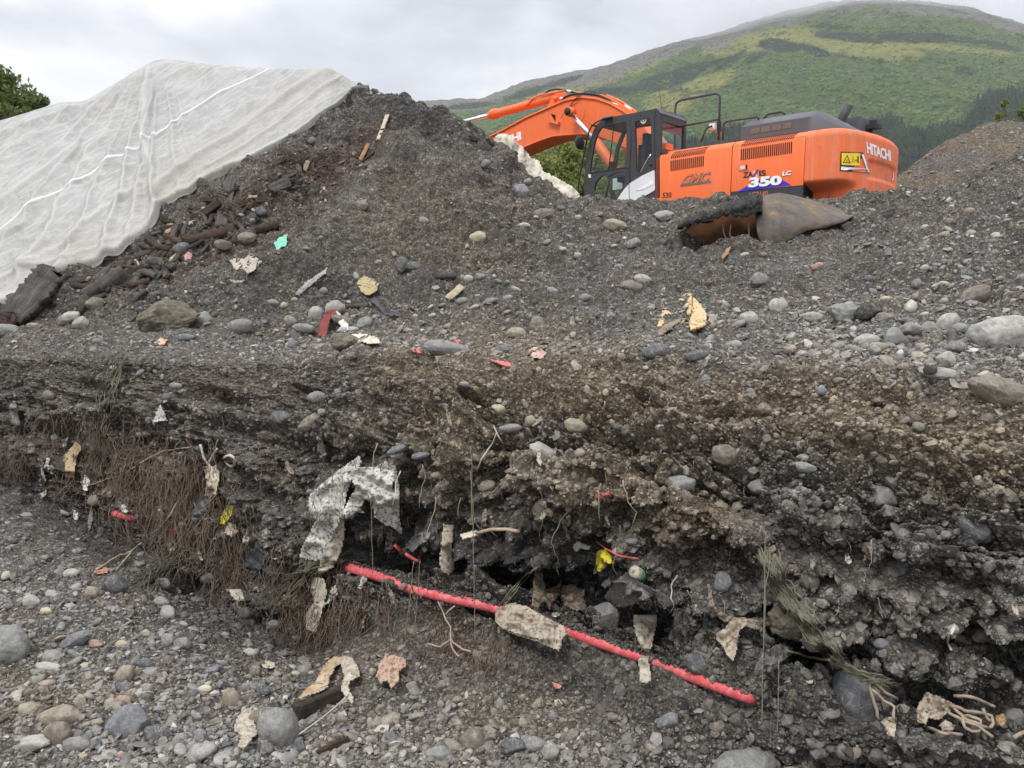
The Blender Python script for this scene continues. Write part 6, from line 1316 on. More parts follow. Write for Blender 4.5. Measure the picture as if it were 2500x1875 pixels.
bun = rag('paper_bundle', [(1210, 1500), (1216, 1484), (1250, 1472), (1290, 1482), (1330, 1505), (1375, 1528), (1386, 1545), (1372, 1560), (1366, 1590), (1345, 1580), (1310, 1566), (1260, 1552), (1222, 1530), (1208, 1515)], M_PAP, 'crumpled brown paper bundle lying across the red pipe', 'paper bundle', .06, .07, 3, 11, bulge=.06, fold=1.4)
rag('fold', [(1215, 1512), (1260, 1515), (1310, 1530), (1340, 1550), (1330, 1562), (1280, 1552), (1230, 1535)], M_PAL, amp=.04, off=.17, step=3, seed=12, parent=bun, bulge=.02)
LAND.append((1300, 1530, 'brown paper bundle'))
hs = rag('cloth_strip', [(1546, 1500), (1604, 1502), (1602, 1530), (1592, 1570), (1584, 1606), (1590, 1662), (1580, 1668), (1562, 1664), (1560, 1615), (1568, 1590), (1556, 1560), (1548, 1535)], M_PAL, 'pale cloth strip hanging across the red pipe', 'cloth strip', .035, .09, 3, 13)
LAND.append((1575, 1590, 'hanging cloth strip'))
rag('paper_scrap', [(1305, 1395), (1322, 1398), (1332, 1430), (1330, 1440), (1360, 1430), (1372, 1410), (1368, 1450), (1350, 1470), (1342, 1490), (1330, 1470), (1312, 1485), (1298, 1480), (1302, 1440)], M_BRNR, 'crumpled brown paper scrap above the paper bundle', 'scrap', .04, .05, 3, 14, fold=1.3)
rag('rotten_bag', [(1368, 1432), (1400, 1425), (1425, 1440), (1432, 1480), (1410, 1492), (1380, 1480), (1366, 1460)], M_BRNR, 'rotten brown bag wedged left of the bent metal pan', 'bag', .03, .03, 3, 15, bulge=.06)
rag('sheet_scrap', [(1475, 1458), (1500, 1420), (1532, 1396), (1560, 1420), (1606, 1444), (1590, 1456), (1545, 1476), (1520, 1485), (1500, 1478)], M_GRYR, 'bent dark grey metal pan sticking out below the yellow bag', 'metal pan', .012, .10, 3, 16, bulge=.06, fold=.6, rough_edge=.5)
LAND.append((1530, 1440, 'bent metal pan'))
can = empty('tin_can', tuple((hit(1552, 1392)[0] - FWD * .06).tolist())); tag(can, 'small rusty tin can with green label beside the metal pan', 'can')
np_obj('can_body', *tube_V([(-.02, -.03, .02), (.02, .03, -.02)], .026, 16), mat=M_PAL, parent=can); np_obj('can_label', *tube_V([(.004, .006, -.004), (.014, .022, -.014)], .0275, 16), mat=simple_mat('green_label', (.03, .30, .09), .5), parent=can)
rag('yellow_bag', [(1458, 1345), (1478, 1342), (1494, 1360), (1500, 1376), (1478, 1378), (1470, 1402), (1460, 1398), (1455, 1370)], M_YELR, 'torn bright yellow bag scrap under the red rim', 'bag', .04, .06, 2.6, 17, fold=1.5); LAND.append((1475, 1370, 'yellow bag scrap'))
strand('red_wire', [[(1456, 1322), (1480, 1340), (1515, 1358), (1560, 1364)]], .0045, M_REDP, 'thin curved red rim poking out above the yellow bag', 'rim', off=.08, wig=.5)
rag('plastic_knot', [(1400, 1328), (1412, 1322), (1425, 1328), (1442, 1334), (1438, 1342), (1418, 1338), (1408, 1346), (1400, 1340)], simple_mat('white_plastic', (.62, .62, .60), .5), 'small white plastic knot left of the red rim', 'plastic', .02, .06, 2.4, 18)
sp = strand('wood_splinter', [[(1162, 1302), (1200, 1292), (1240, 1292), (1268, 1298)]], .009, M_WOODP, 'long pale wood splinter jutting across the twin strings', 'splinter', off=.14, wig=.6); rag('pale_tip', [(1124, 1306), (1165, 1294), (1168, 1306), (1130, 1316)], simple_mat('cream_wood', (.62, .57, .42), .7, 0, .1), amp=.004, off=.14, step=2.5, seed=19, parent=sp, thick=.008, rough_edge=.3)
rag('paper_scrap', [(1300, 1240), (1312, 1222), (1334, 1222), (1336, 1250), (1325, 1275), (1304, 1272)], M_PAL, 'pinkish white paper scrap stuck in the bank right of the strings', 'scrap', .03, .02, 3, 20)
rag('red_scrap', [(1454, 1205), (1490, 1200), (1502, 1206), (1480, 1218), (1460, 1228), (1456, 1218)], rag_mat('red_plastic', (.42, .06, .05), (.36, .16, .13), (.1, .05, .04), .3), 'crumpled dark red plastic scrap high in the central bank', 'scrap', .03, .03, 2.6, 21)
rag('paper_rag', [(1748, 1545), (1765, 1538), (1790, 1508), (1828, 1512), (1822, 1528), (1806, 1538), (1800, 1580), (1790, 1614), (1775, 1600), (1762, 1575), (1750, 1562)], M_PAP, 'torn tan paper rag hanging under the right overhang', 'rag', .05, .06, 3, 22, fold=1.3); LAND.append((1785, 1560, 'tan paper rag'))
rag('leathery_flap', [(1728, 1425), (1734, 1430), (1745, 1480), (1780, 1505), (1850, 1512), (1862, 1540), (1825, 1530), (1770, 1518), (1742, 1500), (1730, 1470)], M_BRNR, 'thin curled brown flap edging the overhang above the paper rag', 'flap', .03, .05, 3, 23)
rag('plastic_rag', [(1842, 1638), (1852, 1610), (1870, 1590), (1905, 1570), (1936, 1580), (1930, 1600), (1905, 1618), (1880, 1625), (1860, 1635)], M_GRYR, 'grey crumpled plastic rag under the cord bundle', 'rag', .05, .08, 3, 24, fold=1.4); LAND.append((1890, 1600, 'grey plastic rag'))
rock(1915, 1510, 110, 90, -10, 'clod', .8, 'clump of soil and fibres hanging in the cord bundle', 'soil_clump', cat='clod', sub=5, mat=M_CLOD, rough=.16, sink=0)
rag('leaf_scrap', [(2236, 1732), (2262, 1690), (2290, 1700), (2330, 1718), (2320, 1735), (2290, 1758), (2266, 1752), (2262, 1768), (2240, 1764), (2240, 1745)], M_PAP, 'big crumpled tan leaf of paper beside the tangled roots', 'paper', .05, .07, 3, 25, fold=1.3); LAND.append((2275, 1730, 'crumpled tan paper'))
rag('orange_scrap', [(2432, 1745), (2450, 1742), (2458, 1760), (2448, 1775), (2430, 1765)], rag_mat('orange_leaf', (.50, .28, .12), (.45, .33, .2), (.15, .1, .06), .2), 'small orange brown scrap at the right end of the tangled roots', 'scrap', .03, .07, 2.6, 26)
rag('grey_scrap', [(2292, 1770), (2308, 1757), (2332, 1772), (2325, 1784), (2300, 1782)], M_PAL, 'small pale oval scrap under the tangled roots', 'scrap', .02, .08, 2.6, 27)
rag('hanging_scrap', [(2150, 1762), (2165, 1750), (2184, 1752), (2188, 1775), (2184, 1800), (2168, 1798), (2162, 1776)], M_PAP, 'brown scrap dangling from two looped roots', 'scrap', .03, .10, 2.8, 28)
strand('looped_roots', [[(2120, 1662), (2130, 1700), (2145, 1755)], [(2126, 1680), (2155, 1708), (2182, 1725), (2180, 1755)], [(2130, 1655), (2160, 1690), (2190, 1705)]], .0055, M_ROOTP, 'pale looped roots holding a dangling brown scrap', 'root', off=.12)
strand('tangled_roots', [[(2318, 1720), (2360, 1735), (2420, 1745), (2425, 1770), (2415, 1782)], [(2315, 1738), (2350, 1760), (2390, 1772), (2425, 1800)], [(2330, 1698), (2370, 1700), (2400, 1712), (2430, 1725)], [(2350, 1745), (2355, 1775), (2375, 1788), (2395, 1785), (2392, 1760), (2360, 1744), (2350, 1755)], [(2325, 1726), (2360, 1755), (2410, 1775)], [(2268, 1775), (2300, 1790), (2350, 1792)], [(2400, 1730), (2410, 1755), (2430, 1765)]], .006, M_ROOTP, 'tangle of pale knobbly roots at the lower right', 'roots', off=.11)
LAND.append((2370, 1750, 'tangled pale roots'))
strand('root', [[(2475, 1800), (2500, 1788), (2530, 1780)]], .007, M_ROOTP, 'short pale root at the lower right picture edge', 'root', off=.05)
# cord bundle on the right
cb = []
r_ = np.random.default_rng(5)
for i in range(22):
    o = r_.normal(0, 13, 2); k = r_.uniform(.9, 1.1); cb.append([(1872 + o[0] * 1.2, 1358 + o[1]), (1895 + o[0], 1425 + o[1] * .8), (1945 + o[0], 1490 + o[1]), (1990 + o[0] * k, 1555 + o[1]), (2040 + o[0] * k, 1615 + o[1]), (2110 + r_.normal(0, 10), 1650 + r_.normal(0, 9)), (2195 + r_.normal(0, 14), 1668 + r_.normal(0, 12))][: r_.integers(5, 8)])
strand('cord_bundle', cb, .0034, M_STRG, 'thick bundle of greenish cords sweeping down the right bank', 'cords', off=.13, wig=6); LAND.append((1990, 1555, 'greenish cord bundle'))
strand('cord', [[(1920, 1588), (1960, 1600), (2025, 1612)]], .005, M_STR, 'single cord running from the grey rag to the cord bundle', 'cord', off=.16)
GS = 'strings hanging down the bank'
for pts, lab, o in (([(1150, 1090), (1153, 1200), (1156, 1290)], 'upper taut string hanging down the centre of the bank', .20), ([(1148, 1150), (1155, 1300), (1158, 1440), (1160, 1568)], 'long string hanging in front of the red pipe at the centre', .24), ([(1010, 1370), (1000, 1470), (988, 1560)], 'string hanging just left of the pipe bend', .16), ([(1868, 1300), (1866, 1450), (1862, 1620), (1860, 1770)], 'long string hanging beside the right end of the pipe', .2), ([(1880, 1370), (1868, 1440), (1866, 1560)], 'short frayed string beside the right long string', .22), ([(1902, 1610), (1900, 1700), (1898, 1790)], 'thin string hanging under the grey plastic rag', .14), ([(905, 1220), (908, 1300), (910, 1400)], 'dark string dangling under the torn white plastic', .12), ([(1026, 1370), (1020, 1450), (1012, 1540)], 'thin string dangling just right of the red rods', .12)):
    strand('string', [pts], .0021, M_STR, lab, 'string', off=o, wig=1.2, group=GS, sides=5, y=1, drop='min')
strand('white_root', [[(978, 1150), (966, 1190), (962, 1230), (956, 1262)]], .004, simple_mat('white_root', (.55, .52, .45), .8), 'thin white root curling down the edge of the torn plastic', 'root', off=.16)
strand('white_root', [[(1205, 1040), (1212, 1055), (1228, 1085)], [(1212, 1058), (1205, 1080), (1180, 1115), (1165, 1150)]], .004, simple_mat('white_root_b', (.42, .40, .35), .8), 'forked pale root under the brown brow at the centre', 'root', off=.05)
strand('white_root', [[(2330, 1525), (2318, 1550), (2312, 1572), (2322, 1588)], [(2332, 1528), (2324, 1550)]], .004, simple_mat('white_root_c', (.55, .5, .42), .8), 'small forked white root on the lower right bank', 'root', off=.05)
strand('white_root', [[(1655, 1405), (1640, 1425), (1638, 1460), (1645, 1480), (1634, 1498)]], .003, simple_mat('white_root_d', (.5, .46, .38), .8), 'thin white root dangling left of the blue grey block', 'root', off=.05)
strand('grass_blades', [[(1225, 1478), (1255, 1440), (1285, 1402), (1312, 1385)], [(1228, 1482), (1262, 1440), (1300, 1395)], [(1222, 1476), (1250, 1435), (1290, 1395)]], .003, simple_mat('dry_grass', (.20, .20, .10), .85), 'dry greenish grass blades above the paper bundle', 'grass blades', off=.10)
# left part of the bank
strand('cord_net', [[(292 + k * 4 + r_.normal(0, 3), 880 + r_.normal(0, 6)), (262 + k * 5, 950), (244 + k * 4 + r_.normal(0, 3), 1030), (236 + k * 3, 1090 + r_.normal(0, 10)), (240 + k * 2, 1160)] for k in range(-4, 6)], .004, M_STRG, 'tangled greenish cord net draped down the left bank', 'cords', off=.06, wig=5); LAND.append((250, 1000, 'greenish cord net'))
rag('leaf_scrap', [(158, 1112), (186, 1078), (200, 1090), (186, 1120), (182, 1168), (160, 1168), (160, 1140)], rag_mat('tan_leaf', (.42, .33, .19), (.36, .27, .16), (.18, .13, .09), .2), 'tan paper scrap hanging on the left bank', 'scrap', .03, .04, 3, 31); LAND.append((172, 1130, 'tan paper scrap'))
rag('foil_scrap', [(372, 1030), (392, 988), (402, 1010), (408, 1028), (385, 1028), (376, 1040)], rag_mat('pale_foil', (.55, .54, .50), (.38, .36, .32), (.12, .1, .09), .35, 26), 'pointed pale foil scrap in the dark hollow on the left bank', 'foil', .03, .05, 2.6, 32); LAND.append((390, 1010, 'pale foil scrap'))
rag('grey_plastic', [(22, 990), (38, 978), (46, 1010), (52, 1048), (36, 1042), (24, 1015)], M_GRYR, 'grey plastic flap at the far left of the bank', 'plastic', .03, .04, 3, 33)
strand('white_knot', [[(488, 1084), (498, 1120), (515, 1140), (530, 1170)], [(530, 1095), (512, 1125), (505, 1150)], [(545, 1118), (560, 1108), (575, 1118), (574, 1135), (560, 1140), (550, 1125)], [(515, 1140), (520, 1180), (512, 1210)]], .009, rag_mat('whitish_plastic', (.58, .53, .46), (.45, .40, .33), (.2, .15, .1), .25), 'knotted whitish ribbon with a loop on the left bank', 'ribbon', off=.07); LAND.append((520, 1130, 'knotted whitish ribbon'))
rag('crumpled_paper', [(498, 1140), (530, 1135), (536, 1165), (530, 1195), (522, 1215), (500, 1210), (505, 1180)], M_PAP, 'crumpled tan paper below the knotted ribbon', 'paper', .04, .06, 2.8, 34, fold=1.4)
rag('black_plastic', [(466, 1270), (480, 1230), (508, 1205), (516, 1220), (500, 1255), (478, 1278)], rag_mat('dark_plastic', (.05, .052, .056), (.11, .115, .12), (.04, .035, .03), .3, 16, .35), 'dark shiny plastic flap on the left bank', 'plastic', .03, .06, 3, 35, fold=.8)
rag('black_plastic', [(594, 1375), (612, 1340), (640, 1330), (650, 1360), (636, 1395), (612, 1400)], rag_mat('black_bag', (.04, .042, .046), (.09, .092, .1), (.03, .028, .025), .3, 20, .35), 'wrinkled black bag scrap half way down the left centre', 'plastic', .05, .04, 3, 36, fold=1.6)
rag('yellow_scrap', [(540, 1262), (552, 1236), (568, 1234), (566, 1258), (548, 1280), (538, 1278)], M_YELR, 'dirty yellow plastic scrap right of the dark flap', 'scrap', .03, .05, 2.6, 37); LAND.append((553, 1258, 'dirty yellow scrap'))
rag('paper_scrap', [(555, 1275), (575, 1280), (580, 1300), (565, 1312), (550, 1300)], M_PAP, 'curled tan scrap below the dirty yellow scrap', 'scrap', .03, .05, 2.6, 38)
rag('white_scrap', [(640, 1298), (652, 1288), (660, 1300), (652, 1318), (640, 1312)], M_PLA, 'small white scrap left of the torn plastic sheet', 'scrap', .03, .03, 2.4, 39)
rag('paper_scrap', [(552, 1438), (0, 0), (0, 0)][:1] + [(590, 1440), (600, 1470), (575, 1465)], M_PAL, 'faint pale scrap low on the left centre bank', 'scrap', .02, .03, 2.6, 40)
br = strand('branch', [[(236, 1392), (280, 1362), (320, 1345), (345, 1325)], [(320, 1345), (300, 1372), (284, 1392)]], .008, M_WOODP, 'thin pale branch lying on the left slope', 'branch', off=.04, taper=True); rag('orange_leaf', [(226, 1396), (250, 1384), (266, 1386), (262, 1398), (240, 1402)], rag_mat('orange_scrap', (.55, .20, .10), (.5, .3, .2), (.2, .1, .07), .2), 'small orange scrap at the lower end of the thin branch', 'scrap', .02, .02, 2.4, 41)
strand('fibre_tangle', [[(440 + r_.normal(0, 40), 1330 + r_.normal(0, 14)), (400 + r_.normal(0, 20), 1380), (350 + r_.normal(0, 24), 1430 + r_.normal(0, 14))] for _ in range(40)], .0026, M_STRG, 'matted greenish fibres trailing down the left slope', 'fibres', off=.06, wig=7)
strand('fibre_tangle', [[(800 + r_.normal(0, 40), 1340 + r_.normal(0, 20)), (740 + r_.normal(0, 20), 1400), (690 + r_.normal(0, 26), 1470 + r_.normal(0, 20))] for _ in range(40)], .0026, M_STRG, 'sheaf of dark fibres fanning out below the torn plastic', 'fibres', off=.07, wig=6)
# lower centre: plank, rag, paper
rg = rag('cloth_rag', [(728, 1705), (745, 1685), (770, 1665), (790, 1625), (810, 1605), (845, 1602), (850, 1612), (820, 1625), (806, 1655), (800, 1678), (775, 1690), (745, 1700)], rag_mat('stained_rag', (.42, .27, .14), (.46, .40, .30), (.16, .1, .06), .3), 'orange stained rag arching over the wet plank', 'rag', .04, .08, 3, 42); rag('hanging_end', [(835, 1600), (860, 1605), (875, 1630), (880, 1650), (856, 1662), (850, 1680), (862, 1700), (860, 1718), (845, 1702), (832, 1685), (840, 1650), (832, 1620)], M_PAL, amp=.05, off=.09, step=3, seed=43, parent=rg, fold=1.2); LAND.append((800, 1640, 'orange stained rag'))
rag('paper_wad', [(920, 1650), (925, 1620), (945, 1595), (965, 1600), (990, 1608), (992, 1625), (975, 1640), (972, 1665), (955, 1680), (945, 1660), (930, 1668)], rag_mat('pink_paper', (.44, .36, .27), (.42, .24, .17), (.13, .08, .06), .32, 22), 'crumpled pinkish paper wad right of the wet plank', 'paper', .06, .06, 2.8, 44, fold=1.5); LAND.append((955, 1635, 'pinkish paper wad'))
rag('leaf_litter', [(575, 1760), (590, 1735), (620, 1722), (640, 1740), (620, 1760), (630, 1790), (610, 1810), (595, 1830), (580, 1820), (590, 1795), (572, 1785)], M_PAL, 'matted pale leaves left of the leaning smooth boulder', 'leaves', .05, .03, 2.8, 45, fold=1.6)
rag('cream_leaf', [(640, 1625), (655, 1612), (670, 1618), (672, 1630), (650, 1632)], rag_mat('cream_leaf', (.55, .52, .38), (.5, .46, .32), (.3, .25, .2), .1), 'small cream leaf scrap on the gravel slope', 'leaf', .015, .015, 2.4, 46)
strand('white_twine', [[(650, 1845), (720, 1800), (790, 1750), (845, 1702)]], .003, simple_mat('white_twine', (.5, .48, .42), .8), 'straight white twine stretched over the leaning smooth boulder', 'twine', wig=.8, y=[3.0, 3.1, 3.12, 3.12], off=0)
rag('red_scrap', [(1348, 1665), (1358, 1668), (1372, 1674), (1368, 1680), (1355, 1680)], rag_mat('salmon', (.6, .22, .16), (.5, .3, .22), (.2, .1, .07), .2), 'tiny salmon coloured scrap on the slope below the pipe', 'scrap', .01, .015, 2, 47)
# ledge and slope litter
rag('red_strip', [(775, 822), (780, 795), (790, 770), (803, 753), (818, 756), (822, 766), (808, 772), (800, 800), (796, 822)], M_REDT, 'bent dark red metal strip standing on the ledge', 'metal strip', .012, .12, 2.6, 51, fold=2.0, rough_edge=.4); LAND.append((795, 790, 'red bent strip'))
rag('white_strip', [(812, 756), (826, 762), (838, 778), (850, 792), (852, 806), (838, 812), (826, 808), (832, 795), (822, 778), (808, 764)], rag_mat('white_strip', (.62, .61, .56), (.5, .48, .43), (.2, .18, .15), .1), 'bent white metal strip right of the red strip', 'metal strip', .012, .10, 2.6, 52, fold=2.0, rough_edge=.4)
rag('crumpled_card', [(858, 815), (885, 815), (915, 820), (932, 838), (905, 840), (875, 832)], rag_mat('white_card', (.60, .57, .46), (.5, .46, .36), (.25, .2, .15), .15), 'crumpled white card lying right of the small clod', 'card', .03, .03, 2.6, 53, fold=1.6)
rag('green_shard', [(668, 596), (680, 582), (702, 570), (702, 588), (698, 600), (688, 602), (678, 612), (672, 602)], M_GRN, 'pale green translucent shard on the upper slope', 'shard', .01, .03, 2.6, 54, fold=.6); LAND.append((688, 590, 'green shard'))
rag('paper_scraps', [(560, 635), (590, 630), (620, 622), (640, 640), (620, 660), (605, 668), (590, 655), (575, 660)], M_PAL, 'shredded pale paper below the green shard', 'paper', .03, .015, 2.8, 55, fold=2)
rag('tan_leaf', [(558, 682), (580, 686), (598, 682), (590, 690), (570, 690)], M_PAP, 'small tan curled leaf under the shredded paper', 'leaf', .01, .015, 2.4, 56); rag('pink_scrap', [(448, 625), (460, 614), (470, 620), (468, 632), (452, 636)], rag_mat('pink_scrap', (.5, .25, .2), (.45, .3, .26), (.2, .12, .1), .2), 'small pink scrap at the foot of the wood debris', 'scrap', .01, .02, 2.4, 57)
rag('gauze_strip', [(720, 718), (745, 690), (790, 660), (800, 652), (795, 668), (760, 695), (730, 722)], rag_mat('gauze', (.36, .35, .32), (.28, .27, .25), (.12, .11, .1), .4), 'faded grey gauze strip on the middle slope', 'cloth strip', .02, .012, 2.8, 58)
rag('yellow_rag', [(870, 690), (890, 672), (905, 680), (925, 690), (918, 712), (895, 722), (880, 712)], rag_mat('ochre_rag', (.40, .30, .14), (.38, .33, .20), (.12, .1, .07), .4), 'ochre rags half buried in the middle slope', 'rag', .03, .02, 2.8, 59, fold=1.6)
rag('orange_bit', [(382, 832), (396, 824), (408, 830), (400, 842), (388, 842)], rag_mat('salmon_bit', (.55, .34, .24), (.5, .36, .26), (.3, .2, .15), .1), 'salmon coloured chip in front of the large clod', 'chip', .02, .03, 2.4, 60)
rag('black_sheet_scrap', [(900, 730), (915, 722), (930, 745), (960, 762), (988, 765), (975, 772), (940, 770)], simple_mat('black_plastic_bit', (.03, .03, .032), .4), 'curled black plastic strip above the paint marked boulder', 'plastic', .03, .03, 2.6, 61)
for i, (pg, lab) in enumerate([([(1108, 832), (1120, 828), (1128, 834), (1118, 840)], 'pink paint splash on top of the long boulder'), ([(1058, 842), (1066, 838), (1068, 846)], 'tiny pink paint dot on the long boulder'), ([(1000, 850), (1020, 852), (1030, 862), (1012, 860)], 'pink ribbon scrap left of the paint marked boulder'), ([(1195, 878), (1225, 882), (1245, 886), (1250, 896), (1228, 892)], 'pink ribbon scrap on the ledge right of the paint marked boulder')]): rag('pink_ribbon', pg, M_REDP, lab, 'ribbon', .01, .02 if i > 1 else .06, 2, 62 + i, rough_edge=.6)
rag('blotched_scrap', [(1290, 855), (1310, 842), (1335, 862), (1320, 876), (1300, 874)], rag_mat('blotched', (.50, .40, .34), (.42, .24, .2), (.2, .14, .11), .2), 'blotched pinkish scrap on the ledge', 'scrap', .03, .03, 2.6, 68, fold=1.4)
# rusty cream shell
sh = rag('shell_half', [(1604, 800), (1617, 760), (1639, 738), (1677, 717), (1690, 719), (1688, 765), (1665, 790), (1640, 795)], M_SHELL, 'rusty cream coloured metal shell gaping open on the ledge', 'metal shell', .02, .03, 2.8, 71, bulge=-.10, thick=.012, fold=.7, rough_edge=.8); rag('shell_flap', [(1690, 722), (1709, 744), (1725, 766), (1722, 795), (1687, 808), (1682, 790), (1690, 766)], M_SHELL, amp=.015, off=.14, step=2.8, seed=72, parent=sh, bulge=.05, thick=.012, fold=.6, rough_edge=.8); rag('shell_lip', [(1602, 818), (1620, 795), (1655, 780), (1668, 764), (1662, 785), (1635, 805), (1610, 822)], M_BRNR, amp=.015, off=.18, step=2.8, seed=73, parent=sh, thick=.012); LAND.append((1660, 765, 'rusty cream shell'))
# folded rusty scrap on the crest
def scrap():
    y0 = float(np.mean([ydep(1870, 590), ydep(1950, 575)])) - .05; e = empty('rusty_scrap', at(1860, 600, y0).tolist()); tag(e, 'big folded rusty steel scrap lying on the crest before the excavator', 'steel scrap'); o = np.array(e.location)
    top_ = np.array([(1851, 483), (1875, 476), (1902, 472), (1945, 480), (2006, 497), (2050, 512), (2082, 524)], float); bot_ = np.array([(1860, 602), (1890, 600), (1921, 590), (1968, 563), (2012, 556), (2060, 542), (2083, 527)], float); ns, nt = 90, 40
    s = np.linspace(0, 1, ns); tu_ = np.linspace(0, 1, 7); T0 = np.stack([np.interp(s, tu_, top_[:, 0]), np.interp(s, tu_, top_[:, 1])], -1); B0 = np.stack([np.interp(s, tu_, bot_[:, 0]), np.interp(s, tu_, bot_[:, 1])], -1)
    t_ = np.linspace(0, 1, nt)[:, None]; uv = T0[None] * (1 - t_[..., None]) + B0[None] * t_[..., None]; uv[..., 0] += -10 * np.sin(t_ * math.pi) * (1 - s)[None] ** 3
    S_, T2 = np.broadcast_arrays(s[None], t_); Y = y0 + .55 * (1 - T2) ** 1.5 - .16 * np.sin(T2 * math.pi) * (1 - S_ * .8) + .35 * S_ + .02 * fbm(np.stack([S_.ravel() * 5, T2.ravel() * 3, 0 * S_.ravel()], -1), 1, 3, .5).reshape(S_.shape)
    P_ = at(uv[..., 0], uv[..., 1], Y).reshape(-1, 3) - o; ob = np_obj('folded_plate', P_, grid_quads(nt, ns), mat=M_RUST, parent=e); md = ob.modifiers.new('t', 'SOLIDIFY'); md.thickness = .014; md.offset = 0
    # inner rusty wall of the hollow
    q = np.array([(1700, 548), (1760, 528), (1850, 500), (1852, 600), (1770, 602), (1712, 592)], float); yb_ = y0 + .50; us = np.linspace(1660, 1856, 40); vt = np.interp(us, [1660, 1700, 1760, 1856], [566, 546, 526, 492]); vb = np.interp(us, [1660, 1712, 1770, 1856], [580, 600, 612, 615]); A = at(us, vt, np.full(40, yb_)); B = at(us, vb, np.full(40, yb_ - .1)); G_ = np.stack([A, (A + B) / 2 + np.array([0, .08, 0]), B]); np_obj('inner_plate', (G_.reshape(-1, 3) - o), grid_quads(3, 40), mat=M_RUSTI, parent=e)
    # ragged roof of the hollow, crusted with black soil
    us = np.linspace(1652, 1858, 110); vt = np.interp(us, [1652, 1690, 1740, 1785, 1820, 1858], [558, 538, 524, 506, 492, 480]); vb = np.interp(us, [1652, 1690, 1740, 1785, 1820, 1858], [568, 558, 548, 532, 540, 530]) + 6 * fbm(np.stack([us / 14, 0 * us, 0 * us], -1), 1, 3, .6)
    rows = []
    for k, f in enumerate(np.linspace(0, 1, 26)):
        a = f * math.pi; vv_ = vt * (1 - f) + vb * f; yy = y0 + .42 - .48 * math.sin(min(a, math.pi / 2)) - .0 * f; rows.append(at(us, vv_, np.full(len(us), yy)))
    rows.append(at(us, vb + 2, np.full(len(us), y0 + .15))); rows.append(at(us, vb - 6, np.full(len(us), y0 + .5))); G_ = np.stack(rows); P_ = G_.reshape(-1, 3); P_ = P_ + np.array([0, -.5, .5]) * (.10 * fbm(P_, 5, 4, .6, 3., ridged=True) + .06 * fbm(P_, 16, 3, .6, 3., ridged=True))[:, None]; np_obj('crusted_roof', P_ - o, grid_quads(len(rows), len(us)), mat=M_BLKS, parent=e)
    LAND.append((1860, 540, 'folded rusty scrap'))
    strand('scrap_roots', [[(1765, 545), (1768, 575), (1780, 600)], [(1785, 545), (1782, 580), (1776, 605)], [(1828, 540), (1830, 590)], [(1755, 630), (1775, 612), (1782, 600)]], .006, M_ROOT, 'thin roots dangling in the hollow of the rusty scrap', 'roots', y=y0 - .02, off=0)
scrap()
rag('orange_splinter', [(1760, 628), (1775, 605), (1784, 602), (1778, 620), (1765, 634)], M_WOODO, 'orange rusty flake below the hollow of the scrap', 'flake', .02, .03, 2.4, 74)
# pale sheet folded over the back of the mound
rag('pale_sheet', z2([(640, 690), (650, 610), (682, 560), (742, 558), (800, 600), (870, 662), (935, 745), (998, 768), (1030, 850), (1120, 890), (1250, 965), (1335, 1055), (1372, 1120), (1360, 1200), (1300, 1200), (1150, 1130), (1030, 1010), (880, 900), (740, 820)]), M_SHEET, 'pale crumpled sheet folded over the mound edge in front of the boom', 'sheet', .34, 0, 3.0, 75, y=10.25, tilt=.25, thick=.012, fold=1.5, rough_edge=.4)
